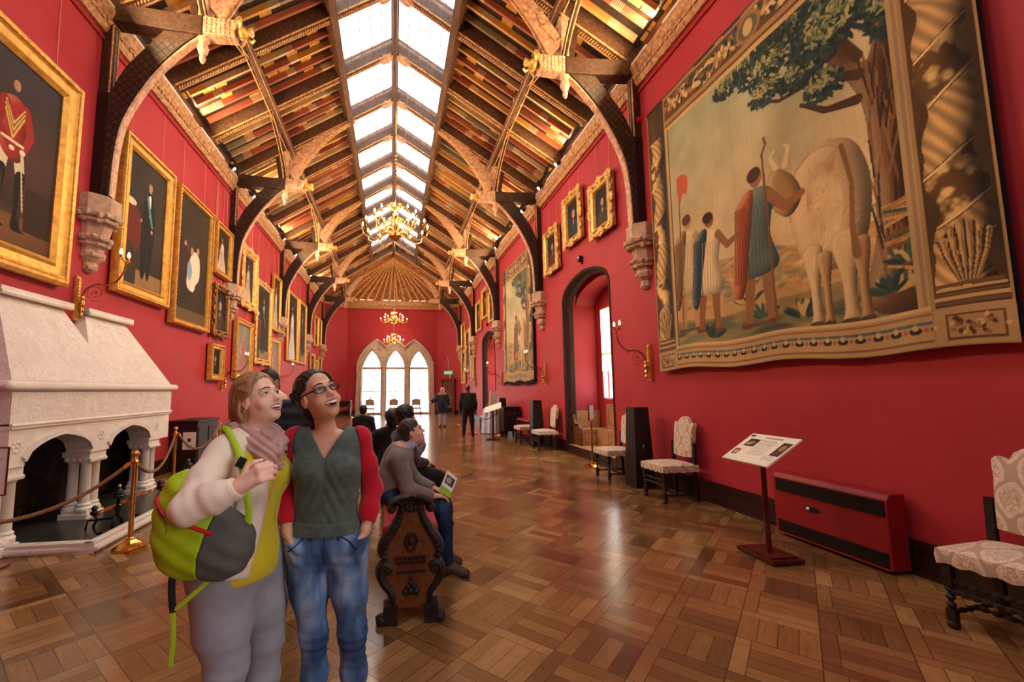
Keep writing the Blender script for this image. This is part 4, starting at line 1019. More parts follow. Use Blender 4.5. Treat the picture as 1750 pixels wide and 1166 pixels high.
def ornament(w, h, fw, dep, style):
    m = MB(); hw = w/2; rnd = random.Random(int(w*100+h*10)); P = []
    step = 0.075 if style == 0 else 0.06
    def side_(x0, z0, x1, z1):
        L = math.dist((x0, z0), (x1, z1)); k = max(2, int(L/step)); return [(x0+(x1-x0)*i/k, z0+(z1-z0)*i/k) for i in range(k)]
    o = fw*.3 if style == 0 else fw*.12
    for a, b in (((-hw+o, o), (hw-o, o)), ((hw-o, o), (hw-o, h-o)), ((hw-o, h-o), (-hw+o, h-o)), ((-hw+o, h-o), (-hw+o, o))): P += side_(*a, *b)
    m.tube([(x, -dep*(.9 if style else .97), z) for x, z in P+P[:1]], .013 if style == 0 else fw*.16, 6)
    for i, (x, z) in enumerate(P):
        if style == 0: m.ball((x, -dep*1.0, z), 0.019, 5)
        else:
            r = fw*(.22+.12*math.sin(i*1.7)+rnd.uniform(0, .08)); m.ball((x+rnd.uniform(-.01, .01), -dep*.75, z+rnd.uniform(-.01, .01)), r, 6, s=(1, .7, 1))
    if style == 1:
        for (x, z) in ((-hw+fw*.3, fw*.3), (hw-fw*.3, fw*.3), (hw-fw*.3, h-fw*.3), (-hw+fw*.3, h-fw*.3), (0, fw*.15), (0, h-fw*.1), (-hw+fw*.1, h/2), (hw-fw*.1, h/2)):
            for k in range(7): a = k*.9; m.ball((x+fw*.4*math.cos(a), -dep*.85, z+fw*.4*math.sin(a)), fw*.26, 6, s=(1, .6, 1))
            m.ball((x, -dep, z), fw*.34, 7, s=(1, .6, 1))
    return m
def portrait(w, h, kind, seed, nx=70):
    bgs = {'officer': (58, 38, 32), 'suit': (52, 44, 34), 'family': (58, 44, 30), 'bust': (32, 26, 24), 'lady': (50, 38, 30), 'grey': (70, 72, 74), 'pale': (98, 88, 76)}
    c = Canvas(w, h, nx, bgs.get(kind, (50, 40, 34)), seed); r = c.rng
    n = c.noise(1.5/max(w, .5), 2, 4)[..., None]; c.a = c.a*(.55+.8*n)
    if kind == 'officer': gg = np.clip((c.V/h-.45)/.5, 0, 1)[..., None]; c.a = c.a*(1-gg)+np.array((58, 54, 58))/255*gg*(.7+.5*n)
    X = lambda u: u*w; Z = lambda v: v*h; S = h
    skin = (172, 124, 94)
    def head(u, v, q, hair=(60, 42, 28)):
        c.ell(X(u), Z(v)+q*.25, q*.86, q*1.05, hair, 1, 0, .2); c.ell(X(u), Z(v), q*.72, q, skin, 1, 0, .2); c.ell(X(u)+q*.2, Z(v), q*.4, q*.8, (206, 160, 126), .45, 0, .6)
        for s_ in (-1, 1): c.ell(X(u)+s_*q*.28, Z(v)+q*.12, q*.12, q*.06, (50, 34, 28), .8)
        c.ell(X(u), Z(v)-q*.5, q*.2, q*.06, (130, 66, 54), .8); c.line([(X(u), Z(v)+q*.1), (X(u)+q*.05, Z(v)-q*.2)], q*.05, (150, 104, 80), .7)
    if kind == 'officer':
        c.rect(0, 0, w, .16*h, (96, 62, 36)); c.ell(.7*w, .5*h, .5*w, .5*h, (86, 50, 40), .5, 0, 1); c.ell(.5*w, .1*h, .5*w, .12*h, (134, 84, 44), .6, 0, .8)
        for q, e in ((-.05, -.02), (.08, .05)): c.smooth([(X(.44+q), Z(.52)), (X(.53+q), Z(.52)), (X(.52+q+e), Z(.36)), (X(.44+q+e), Z(.36))], (206, 186, 154)); c.smooth([(X(.43+q+e), Z(.38)), (X(.53+q+e), Z(.39)), (X(.51+q+e), Z(.22)), (X(.52+q+e), Z(.11)), (X(.57+q+e), Z(.085)), (X(.43+q+e), Z(.09)), (X(.44+q+e), Z(.2))], (20, 15, 14)); c.line([(X(.5+q+e), Z(.36)), (X(.49+q+e), Z(.15))], .006*S, (62, 46, 40), .8)
        c.smooth([(X(.38), Z(.50)), (X(.36), Z(.64)), (X(.38), Z(.745)), (X(.5), Z(.785)), (X(.60), Z(.75)), (X(.63), Z(.62)), (X(.60), Z(.46)), (X(.49), Z(.44))], (150, 40, 28), sh=.6)
        c.line([(X(.61), Z(.74)), (X(.68), Z(.62)), (X(.62), Z(.52))], [.03*S, .024*S, .017*S], (148, 38, 28)); c.line([(X(.40), Z(.73)), (X(.35), Z(.6)), (X(.48), Z(.51))], [.03*S, .024*S, .018*S], (140, 34, 26))
        for k in range(5): c.line([(X(.41), Z(.74-.012*k)), (X(.50), Z(.64-.02*k)), (X(.60), Z(.74-.012*k))], .005*S, [(206, 160, 84), (128, 92, 50)][k % 2])
        c.line([(X(.4), Z(.545)), (X(.61), Z(.54))], .008*S, (216, 196, 160)); c.line([(X(.60), Z(.5)), (X(.66), Z(.2))], .005*S, (200, 176, 130)); c.ell(X(.61), Z(.51), .02*S, .016*S, (222, 206, 184)); c.ell(X(.5), Z(.505), .018*S, .014*S, (222, 206, 184)); head(.5, .845, .034*S)
        c.rect(X(.68), 0.1*h, X(.98), .34*h, (44, 26, 20), .9)
    elif kind == 'suit':
        c.rect(0, 0, w, .13*h, (140, 108, 70)); c.smooth([(X(.0), Z(.2)), (X(.35), Z(.3)), (X(.34), Z(.55)), (X(.0), Z(.6))], (96, 34, 26)); c.ell(.12*w, .62*h, .14*w, .03*h, (202, 190, 160))
        c.smooth([(X(.42), Z(.12)), (X(.40), Z(.5)), (X(.44), Z(.70)), (X(.56), Z(.77)), (X(.68), Z(.72)), (X(.73), Z(.5)), (X(.66), Z(.12)), (X(.57), Z(.11)), (X(.56), Z(.4)), (X(.53), Z(.11))], (26, 22, 22)); c.smooth([(X(.54), Z(.74)), (X(.60), Z(.74)), (X(.58), Z(.58))], (222, 214, 200))
        c.line([(X(.51), Z(.73)), (X(.66), Z(.52))], .014*S, (70, 128, 132)); c.ell(X(.66), Z(.475), .016*S, .018*S, skin); c.ell(X(.38), Z(.52), .014*S, .016*S, skin); head(.57, .815, .036*S, (120, 112, 104)); c.ell(X(.57), Z(.795), .02*S, .018*S, (150, 140, 128))
        c.smooth([(X(.02), Z(.0)), (X(.3), Z(.0)), (X(.28), Z(.26)), (X(.04), Z(.3))], (54, 44, 34))
    elif kind == 'family':
        c.ell(.3*w, .6*h, .2*w, .05*h, (92, 60, 46), .6, 0, 1); c.smooth([(X(.35), Z(.3)), (X(.4), Z(.5)), (X(.55), Z(.6)), (X(.72), Z(.56)), (X(.74), Z(.4)), (X(.62), Z(.32)), (X(.55), Z(.26))], (214, 196, 172)); c.smooth([(X(.33), Z(.44)), (X(.42), Z(.5)), (X(.5), Z(.42)), (X(.42), Z(.34))], (128, 150, 168)); head(.47, .585, .034*S, (150, 110, 66)); head(.66, .62, .036*S, (52, 36, 26)); head(.26, .62, .03*S, (70, 50, 34)); c.smooth([(X(.2), Z(.4)), (X(.34), Z(.42)), (X(.32), Z(.59)), (X(.22), Z(.59))], (60, 34, 30)); c.rect(0, 0, w, .1*h, (96, 74, 46)); c.ell(.52*w, .3*h, .1*w, .03*h, (226, 208, 180), .9)
    elif kind in ('lady', 'pale'):
        dr = [(196, 170, 150), (150, 60, 50), (206, 196, 180)][seed % 3]; c.smooth([(X(.22), Z(.0)), (X(.32), Z(.4)), (X(.38), Z(.62)), (X(.5), Z(.72)), (X(.62), Z(.64)), (X(.66), Z(.4)), (X(.82), Z(.0))], dr)
        for k in range(9): c.line([(X(.42+.02*k), Z(.5)), (X(.28+.05*k), Z(.02))], .006*S, tuple(int(v*.78) for v in dr), .8)
        c.line([(X(.38), Z(.6)), (X(.33), Z(.46)), (X(.46), Z(.42))], .02*S, skin); c.ell(X(.5), Z(.7), .05*S, .03*S, skin); head(.5, .79, .045*S*(1 if h < 2 else .8), (70, 44, 28))
        if kind == 'pale': c.a = c.a*.72+.22
    else:
        coat = [(34, 28, 28), (90, 30, 26), (40, 42, 50), (60, 46, 34)][seed % 4]; c.smooth([(X(.1), Z(.0)), (X(.16), Z(.3)), (X(.36), Z(.46)), (X(.64), Z(.46)), (X(.86), Z(.3)), (X(.92), Z(.0))], coat); q = .125*min(S, w*1.35)
        c.smooth([(X(.46), Z(.47)), (X(.54), Z(.47)), (X(.52), Z(.36)), (X(.48), Z(.36))], (150, 142, 130)); head(.5, .62, q, [(60, 42, 28), (130, 120, 108), (40, 30, 24)][seed % 3])
    c.vary(5/max(w, .5), .05, 3); return c
PAINTINGS = [  # side, y0, y1, z0, z1, kind, frame width, style, label
 (-1, 4.36, 6.24, 2.96, 5.74, 'officer', .30, 0, 'huge gilt-framed portrait of an officer in a red tunic, nearest on the left wall'),
 (-1, 7.18, 8.78, 3.15, 5.82, 'suit', .22, 0, 'gilt-framed full-length portrait of a man in black with a blue sash'),
 (-1, 8.94, 10.62, 2.93, 5.79, 'family', .13, 0, 'tall gilt-framed group portrait of a woman and children in white'),
 (-1, 10.80, 11.86, 4.45, 5.77, 'lady', .15, 0, 'small gilt-framed portrait of a figure in white, highest left of the second bracket'),
 (-1, 10.90, 11.86, 2.96, 4.21, 'bust', .15, 1, 'dull gilt-framed bust portrait of a man, below the small high portrait'),
 (-1, 10.84, 11.62, 1.85, 2.74, 'bust', .15, 0, 'smallest gilt-framed portrait on the left wall, hanging lowest beside the candle bracket'),
 (-1, 12.70, 13.98, 4.05, 5.80, 'lady', .22, 1, 'ornate carved gilt frame with a seated lady, behind the second bracket'),
 (-1, 12.42, 13.82, 1.93, 3.65, 'pale', .17, 0, 'wide gilt-framed pale lady portrait, under the ornate carved frame'),
 (-1, 14.10, 15.80, 2.48, 5.17, 'suit', .17, 1, 'tall gilt-framed dark full-length portrait between the second and third brackets'),
 (-1, 15.95, 17.05, 3.78, 5.87, 'lady', .14, 0, 'narrow gilt-framed lady portrait hanging high before the third bracket'),
 (-1, 15.98, 17.15, 2.02, 3.50, 'pale', .14, 0, 'pale gilt-framed lady portrait hanging low behind the blonde woman\'s head'),
 (-1, 18.25, 20.15, 2.83, 5.83, 'lady', .12, 2, 'very tall slim gilt-framed portrait, first of the pair after the third bracket'),
 (-1, 20.40, 22.00, 2.84, 5.85, 'suit', .12, 2, 'very tall slim gilt-framed portrait, second of the pair before the fourth bracket'),
 (-1, 24.35, 25.5, 4.07, 5.82, 'officer', .14, 0, 'gilt-framed portrait of a man in red, high behind the fourth bracket'),
 (-1, 25.65, 26.6, 4.25, 5.85, 'bust', .13, 0, 'small gilt-framed portrait high at the far left, next to the last bracket'),
 (-1, 23.36, 24.6, 2.6, 3.6, 'bust', .13, 0, 'gilt-framed bust portrait low on the far left wall, nearest of the low three'),
 (-1, 24.85, 25.6, 2.3, 3.3, 'lady', .1, 1, 'tiny ornate gilt frame low on the far left wall, middle of the low three'),
 (-1, 25.9, 26.9, 2.58, 3.6, 'bust', .12, 0, 'gilt-framed portrait low on the far left wall, farthest of the low three'),
 (1, 10.43, 11.40, 4.77, 5.95, 'bust', .17, 1, 'carved gilt frame with a dark bust portrait, leftmost of three above the arched window'),
 (1, 9.01, 9.98, 5.08, 6.31, 'bust', .17, 1, 'carved gilt frame with a dark portrait, middle of three above the arched window'),
 (1, 7.62, 8.53, 4.81, 5.95, 'bust', .18, 1, 'carved gilt frame with a bearded man, rightmost of three above the arched window'),
 (1, 19.05, 20.15, 4.94, 6.40, 'bust', .13, 0, 'gilt-framed portrait high on the right wall above the far arch, middle of three'),
 (1, 17.66, 18.75, 4.55, 5.98, 'suit', .13, 0, 'gilt-framed portrait right of the far arch top, beside the third bracket'),
 (1, 20.50, 21.75, 4.52, 6.08, 'bust', .13, 0, 'gilt-framed portrait left of the far arch top, before the fourth bracket'),
 (1, 23.64, 25.1, 2.6, 5.09, 'suit', .16, 2, 'tall gilt-framed portrait on the far right wall, behind the fourth bracket'),
 (1, 25.3, 26.5, 4.18, 5.7, 'lady', .13, 0, 'gilt-framed lady portrait highest at the far end of the right wall'),
 (1, 22.5, 23.25, 2.07, 3.46, 'pale', .1, 2, 'small pale gilt-framed portrait just beyond the far arch'),
 (1, 25.2, 26.6, 1.95, 4.04, 'lady', .2, 0, 'broad bright gilt frame low at the far end of the right wall'),
]
for i, (s, y0, y1, z0, z1, kind, fw, st, lab) in enumerate(PAINTINGS):
    w, h = y1-y0, z1-z0; t = empty('framed_painting', (0, 0, 0), 0, lab, 'painting'); near = y0 < 13; dep = 0.12 if near else 0.10
    tilt = 0.02
    mt = 'gilt_dark' if 'dull' in lab else ('gilt_pale' if st == 1 else 'gilt')
    fr = frame(w, h, fw, dep, st).build('frame', M[mt], t, smooth=30)
    if near or st == 1: ornament(w, h, fw, dep, 1 if st == 1 else 0).build('ornament', M[mt], fr, smooth=True)
    nx = {True: 210, False: 60}[near] if h > 2 else {True: 90, False: 34}[near]
    c = portrait(w-2*fw+.02, h-2*fw+.02, kind, i+3, nx); c.mesh('canvas', M['oil_paint'], t, loc=(0, -dep*.3, fw-.01))
    m = MB(); m.box((0, -0.01, h/2), (w-.02, 0.02, h-.02)); m.build('backing', M['dark_oak'], t)
    m = MB()
    for k in (-1, 1): m.tube([(k*w*.3, 0.0, h-0.02), (k*w*.3, 0.02, 6.93-z0)], 0.004, 4)
    m.build('hanging_chain', M['chain'], t)
    (hang_left if s < 0 else hang_right)(t, (y0+y1)/2, z0, 0.035)
# ---------------------------------------------------------------- damask covered chairs
def damask():
    t = NT('damask_cloth'); v = t.coord('Object', scale=(1, 1, 1))
    sep = t.node('ShaderNodeSeparateXYZ'); t.link(v, sep.inputs[0])
    wv = t.node('ShaderNodeTexNoise'); wv.inputs['Scale'].default_value = 9; wv.inputs['Detail'].default_value = 2; t.link(v, wv.inputs['Vector'])
    d = t.math('MULTIPLY', t.math('SUBTRACT', wv.outputs[0], 0.5), 1.6)
    P = 0.21
    h = t.math('ADD', sep.outputs[2], t.math('MULTIPLY', sep.outputs[0], 0.8))
    a = t.math('COSINE', t.math('ADD', t.math('MULTIPLY', sep.outputs[1], 2*PI/P), t.math('MULTIPLY', d, 0.9)))
    b = t.math('COSINE', t.math('ADD', t.math('MULTIPLY', h, 2*PI/(P*1.9)), t.math('MULTIPLY', d, 0.9)))
    s = t.math('ADD', a, b); ab = t.math('ABSOLUTE', s)
    vine = t.math('LESS_THAN', ab, 0.34)
    n = t.noise(v, 38, 4, 0.6, 1.4); curl = t.ramp(n, [(0.44, (0, 0, 0)), (0.48, (1, 1, 1)), (0.54, (1, 1, 1)), (0.58, (0, 0, 0))])
    med = t.math('GREATER_THAN', ab, 0.95)
    fill = t.math('MULTIPLY', t.math('MAXIMUM', med, 0.35), curl)
    k = t.math('MAXIMUM', t.math('MULTIPLY', vine, 0.75), t.math('MULTIPLY', fill, 0.8))
    t.base(t.mix(k, sr(226, 206, 180), sr(164, 138, 116))); t.bump(t.noise(v, 300, 2), 0.25, 0.002); M['damask'] = t.set(0.8, spec=0.2, sheen=0.2)
damask()
def turned(m, x, y, z0, z1, r, balls=5):
    H = z1-z0; pr = [(r*1.1, z0), (r*1.1, z0+H*.02)]
    for i in range(balls):
        a = z0+H*(i+.15)/balls; b = z0+H*(i+.85)/balls; pr += [(r*.55, a), (r*.95, a+(b-a)*.25), (r*1.05, (a+b)/2), (r*.95, b-(b-a)*.25), (r*.55, b)]
    pr += [(r*1.1, z1)]; m.lathe(pr, (x, y, 0), 8)
def hturned(m, p, q, r, balls=7):
    p = Vector(p); q = Vector(q); n = balls*6; P = []; R_ = []
    for i in range(n+1): t = i/n; P.append(p+(q-p)*t); R_.append(r*(.45+.6*abs(math.sin(PI*t*balls))))
    m.tube(P, R_, 7)
def make_chair(label, group=None):
    """faces -X, seat centre at the origin"""
    t = empty('dining_chair', (0, 0, 0), 0, label, 'chair', group)
    lg = M['dark_oak']; W2, D2 = .22, .24
    for sx, sy in ((-1, -1), (-1, 1)):
        m = MB(); x, y = sx*D2, sy*W2; m.lathe([(.02, 0), (.032, .012), (.032, .035), (.018, .05)], (x, y, 0), 8); m.box((x, y, .085), (.045, .045, .07)); turned(m, x, y, .12, .27, .024, 3); m.box((x, y, .34), (.048, .048, .14)); m.build('leg', lg, t, smooth=50)
    for sy in (-1, 1):
        m = MB(); x, y = D2, sy*W2; m.prism([(x+.05, 0), (x+.01, 0), (x-.022, .4), (x-.005, .8), (x+.03, .8), (x+.022, .4)], y-.022, y+.022, 'Y'); m.build('leg', lg, t)
    m = MB(); hturned(m, (-D2, -W2, .30), (-D2, W2, .30), .02, 9); m.build('stretcher', lg, t, smooth=True)
    m = MB(); hturned(m, (-D2, -W2, .235), (-D2, W2, .235), .02, 9); m.build('stretcher', lg, t, smooth=True)
    for sy in (-1, 1):
        m = MB(); hturned(m, (-D2, sy*W2, .10), (D2, sy*W2, .10), .018, 7); m.build('stretcher', lg, t, smooth=True)
    m = MB(); hturned(m, (0, -W2, .10), (0, W2, .10), .018, 7); m.build('stretcher', lg, t, smooth=True)
    m = MB(); N_ = 14        # seat: domed cushion with scalloped skirt
    def seat(u, v):
        a = (u-.5)*2; b = (v-.5)*2; x = a*(D2+.035); y = b*(W2+.035); e = max(abs(a), abs(b)); z = .50+.035*(1-a**4)*(1-b**4); return (x, y, z)
    m.grid(seat, N_, N_)
    ring = []
    K = 160
    for i in range(K):
        f = i/K*4; k = int(f); g = (f-k)*2-1
        p = {0: (g, -1), 1: (1, g), 2: (-g, 1), 3: (-1, -g)}[k]; ring.append((p[0]*(D2+.035), p[1]*(W2+.035), i))
    vs = []; 
    for (x, y, i) in ring: vs.append((x, y, .50))
    for (x, y, i) in ring: vs.append((x*1.02, y*1.02, .455))
    for (x, y, i) in ring: vs.append((x*1.0, y*1.0, .408+.007*math.cos(i/K*2*PI*18)))
    m.add(vs, [(i, (i+1) % K, K+(i+1) % K, K+i) for i in range(K)]+[(K+i, K+(i+1) % K, 2*K+(i+1) % K, 2*K+i) for i in range(K)])
    m.build('seat', M['damask'], t, smooth=60)
    # back: tall shaped panel leaning slightly
    def edge(v):  # half outline y->top z
        pass
    out = [(-.185, .60), (-.192, .8), (-.19, .98), (-.198, 1.06), (-.18, 1.085), (-.15, 1.075), (-.128, 1.055), (-.11, 1.075), (-.09, 1.12), (-.05, 1.15), (0, 1.165)]
    out = out+[(-y, z) for y, z in out[::-1][1:]]
    bot = [(-.185+.37*i/(len(out)-1), .60-.012*math.sin(PI*i/(len(out)-1))) for i in range(len(out))]
    m = MB(); vs = []; n = len(out); L = 8
    def bx(z): return .255+.07*(z-.6)/.55
    fr = []; bk = []
    for i in range(n):
        for j in range(L+1):
            f = j/L; y = bot[i][0]+(out[i][0]-bot[i][0])*f; z = bot[i][1]+(out[i][1]-bot[i][1])*f; e = min(i, n-1-i)/(n/2); bul = .028*min(1, 3*e)**.5*min(1, 4*min(f, 1-f)+.15)**.5
            fr.append((bx(z)-.028-bul, y, z)); bk.append((bx(z)+.02, y, z))
    w = L+1; vs = fr+bk; o = len(fr); fs = []
    for i in range(n-1):
        for j in range(L): a = i*w+j; fs += [(a, a+w, a+w+1, a+1), (o+a, o+a+1, o+a+w+1, o+a+w)]
        fs += [(i*w, o+i*w, o+(i+1)*w, (i+1)*w), (i*w+L, (i+1)*w+L, o+(i+1)*w+L, o+i*w+L)]
    for j in range(L): fs += [(j, j+1, o+j+1, o+j), ((n-1)*w+j, o+(n-1)*w+j, o+(n-1)*w+j+1, (n-1)*w+j+1)]
    m.add(vs, fs); m.build('backrest', M['damask'], t, smooth=50)
    return t
CH = make_chair('damask high-backed chair in the right foreground, cut by the photo edge', 'damask high-backed chairs along the right wall')
CH.location = (3.90, 2.26, 0); CH.rotation_euler = (0, 0, 0.10)
for (x, y, r, lb) in ((3.96, 5.80, 0.02, 'damask high-backed chair standing alone just left of the info lectern'), (3.96, 7.32, 0.0, 'damask high-backed chair half hidden behind the nearer black pedestal'),
                      (3.97, 10.95, 0.0, 'damask high-backed chair left of the near arched window'), (3.90, 12.35, 0.05, 'damask high-backed chair left of the farther black pedestal'),
                      (3.85, 15.9, 0, 'damask high-backed chair behind the far rope barrier, near the dark cabinet'), (3.85, 17.3, 0.1, 'damask high-backed chair beside the far arched opening, behind the man in black')):
    dup(CH, (x, y, 0), rz=r, label=lb)
# black tapered pedestals
pd = None
for (x, y, lb) in ((4.0, 6.62, 'black tapered wooden pedestal between the two near damask chairs'), (3.98, 11.62, 'black tapered wooden pedestal between the damask chairs beyond the near arch'), (4.0, 15.5, 'black tapered pedestal by the far rope barrier, behind the white sign')):
    if pd is None:
        pd = empty('pedestal', (x, y, 0), 0, lb, 'pedestal'); m = MB()
        a, b = .17, .125; vs = [(sx*q, sy*q*1.0, z) for z, q in ((0.0, a), (1.27, b)) for sx, sy in ((-1, -1), (1, -1), (1, 1), (-1, 1))]
        m.add(vs, [(3, 2, 1, 0), (4, 5, 6, 7), (0, 1, 5, 4), (1, 2, 6, 5), (2, 3, 7, 6), (3, 0, 4, 7)]); m.build('column', M['black_leather'], pd, bevel=0.008)
        m = MB(); P = [(.02*math.cos(k), -0.150+0.002, .62+.045*math.sin(k)) for k in [PI/2+.3*i for i in range(11)]]; m.tube([(p[0], p[1]-.012, p[2]) for p in P], .008, 6)
        m.build('ring_handle', M['old_brass'], pd, smooth=True)
    else: dup(pd, (x, y, 0), label=lb)
# info lectern
def text(s, size, loc, rot, mat, parent, name='lettering', ext=0.0006, align='LEFT'):
    cu = bpy.data.curves.new(name, 'FONT'); cu.body = s; cu.size = size; cu.extrude = ext; cu.align_x = align
    o = bpy.data.objects.new(name+'_tmp', cu); COL.objects.link(o)
    dg = bpy.context.evaluated_depsgraph_get(); me = bpy.data.meshes.new_from_object(o.evaluated_get(dg)); bpy.data.objects.remove(o)
    me.materials.clear(); me.materials.append(mat); q = bpy.data.objects.new(name, me); COL.objects.link(q); q.parent = parent; q.location = loc; q.rotation_euler = rot; return q
simple('ink', sr(60, 52, 44), 0.6)
t = empty('info_lectern', (3.49, 3.69, 0), 0, 'wooden lectern with tilted white information board, beside the red heater', 'lectern')
tr_ = math.radians(-14); rz_ = Matrix.Rotation(tr_, 3, 'Z')
m = MB(); m.bb((-.16, -.21, .012), (.16, .21, .045)); m.bb((-.13, -.17, .045), (.13, .17, .06)); m.bb((-.15, -.2, 0), (-.11, .2, .012)); m.bb((.11, -.2, 0), (.15, .2, .012)); m.build('base', M['mahogany'], t, rot=(0, 0, -.03), bevel=.004)
m = MB(); m.prism([(-.05, .06), (.05, .06), (.05, .22), (.032, .30), (.032, .965), (-.032, .965), (-.032, .30), (-.05, .22)], -.02, .02, 'X' if False else 'Y'); m.build('post', M['mahogany'], t, rot=(0, 0, 0.9), bevel=.003)
bd = MB(); bd.box((0, 0, 0), (.56, .43, .018)); bo_ = bd.build('board', M['white_card'], t, loc=(-0.015, 0.0, .985), rot=(math.radians(32.6), 0, -PI/2-.05), bevel=.003)
c = Canvas(.55, .42, 150, (238, 230, 208), 3)
for k in range(15): c.line([(.20, .34-.016*k), (.20+.20*(.8+.2*((k*7) % 5)/5), .34-.016*k)], .0022, (140, 128, 112))
for k in range(5): c.line([(.40, .10+.0-.014*k+.03), (.52, .13-.014*k)], .002, (150, 138, 122))
c.rect(.06, .22, .185, .34, (52, 42, 34)); c.ell(.12, .28, .04, .03, (150, 110, 70)); c.ell(.10, .26, .03, .02, (190, 160, 120)); c.rect(.03, .08, .10, .17, (120, 70, 50)); c.ell(.07, .12, .02, .03, (220, 170, 140)); c.rect(.44, .14, .54, .34, (60, 48, 38)); c.ell(.49, .26, .03, .05, (160, 120, 80)); c.ell(.48, .18, .03, .02, (120, 60, 50)); c.ell(.045, .385, .03, .018, (40, 46, 36)); c.rect(.2, .365, .4, .385, (170, 150, 130))
q = c.mesh('printed_panel', M['print'], bo_, loc=(0, -.21, .0105)); q.rotation_euler = (-PI/2, 0, 0)
t = empty('info_lectern', (3.17, 13.42, 0), -.4, 'far wooden lectern with tilted pale board, in front of the rope barrier', 'lectern')
m = MB(); m.bb((-.2, -.14, 0), (.2, .14, .04)); m.build('base', M['mahogany'], t); m = MB(); m.bb((-.03, -.02, .04), (.03, .02, .95)); m.build('post', M['mahogany'], t)
m = MB(); m.box((0, 0, 0), (.56, .42, .02)); m.build('board', M['white_card'], t, loc=(0, 0, 1.0), rot=(math.radians(24), math.radians(-18), 0))
# heaters
def heater(loc, L, H, D, label):
    t = empty('storage_heater', loc, 0, label, 'heater')
    m = MB(); m.prism([(D/2, 0.03), (-D/2, .03), (-D/2, H-.05), (-D/2+.03, H-.01), (-D/2+.05, H), (D/2, H)], -L/2, L/2, 'Y'); m.build('body', M['red_metal'], t, bevel=.008)
    for z0, z1, nm in ((H-.19, H-.06, 'air_grille'), (.05, .17, 'air_grille')):
        m = MB(); m.bb((-D/2-.004, -L/2+.02, z0), (-D/2-.001, L/2-.04, z1))
        k = 9
        for i in range(k): zz = z0+(z1-z0)*(i+.5)/k; m.box((-D/2-.008, -.01, zz), (.008, L-.06, .005))
        m.build(nm, M['black_plastic'], t)
    m = MB(); m.lathe([(.03, 0), (.035, .004), (.033, .006)], (-D/2-.001, .12, H*.55), 16, rot=(0, -PI/2, 0), sx=.8, sy=2.2); m.build('control_recess', M['black_plastic'], t)
    m = MB(); m.lathe([(.016, 0), (.016, .012), (.012, .014)], (-D/2-.006, .155, H*.55), 12, rot=(0, -PI/2, 0)); m.build('dial', M['white_paint'], t)
    m = MB(); m.bb((-D/2-.012, -L/2+.02, .032), (-D/2-.0, L/2-.02, .046)); m.build('sill', M['red_metal'], t); return t
heater((4.235, 3.71, 0), 1.10, .66, .19, 'dark red storage heater with black grilles on the near right wall')
heater((4.22, 13.4, 0), 1.3, .64, .22, 'dark red storage heater by the far black pedestal')
m = MB(); m.bb((XR-.035, 4.32, .14), (XR-.024, 4.40, .21)); o = m.build('wall_socket', M['white_paint']); tag(o, 'white power socket on the dark baseboard left of the near heater', 'socket')
# cabinets
t = empty('cabinet', (4.02, 14.6, 0), 0, 'low black cabinet with two round knobs, behind the far lectern', 'cabinet')
m = MB(); m.bb((-.28, -.36, .16), (.28, .36, .95)); m.bb((-.31, -.4, .95), (.31, .4, .99)); m.build('body', M['dark_oak'], t, bevel=.01)
for sx, sy in ((-1, -1), (-1, 1), (1, -1), (1, 1)): m = MB(); turned(m, sx*.22, sy*.3, 0, .16, .035, 2); m.build('leg', M['dark_oak'], t)
for sx in (-.09, .09): m = MB(); m.ball((sx, -.375, .76), .03, 8); m.build('knob', M['brown_oak'], t, smooth=True)
t = empty('display_cabinet', (-4.12, 9.85, 0), 0, 'dark wooden cabinet with a notice on it, on the left wall behind the blonde woman', 'cabinet')
m = MB(); m.bb((-.25, -.5, 0), (.25, .5, .95)); m.bb((-.27, -.53, .95), (.28, .53, 1.0)); m.bb((.25, -.45, .1), (.262, -.03, .86)); m.bb((.25, .03, .1), (.262, .45, .86)); m.build('body', M['dark_oak'], t, bevel=.01)
o = empty('notice', (-4.0, 9.33, .60), 0, 'white paper notice stuck to the dark cabinet on the left', 'notice'); m = MB(); m.bb((-.12, -.006, -.17), (.12, 0, .17)); m.build('sheet', M['white_card'], o); 
m = MB(); m.bb((-.03, -.008, -.02), (.03, -.006, .05))
for k in range(4): m.bb((-.07+.01*k, -.008, -.09-.02*k), (.07-.01*k, -.006, -.084-.02*k))
m.build('print', M['ink'], o)
# brass sign stand
t = empty('sign_stand', (4.04, 8.38, 0), 0, 'slim brass stand holding a small framed notice, before the near arched window', 'sign')
m = MB(); m.lathe([(.17, 0), (.17, .015), (.12, .04), (.035, .06), (.03, .09), (.02, .1)], (0, 0, 0), 8); m.build('base', M['brass'], t, smooth=30)
m = MB(); m.lathe([(.018, .09), (.018, .90), (.03, .91), (.02, .94)], (0, 0, 0), 12); m.build('pole', M['brass'], t, smooth=30)
m = MB(); m.bb((-.08, -.012, .93), (.08, .012, 1.26)); m.build('frame', M['old_brass'], t, rot=(0, 0, .5)); m = MB(); m.bb((-.065, -.016, .945), (.065, -.0125, 1.245)); m.build('notice', M['white_card'], t, rot=(0, 0, .5))
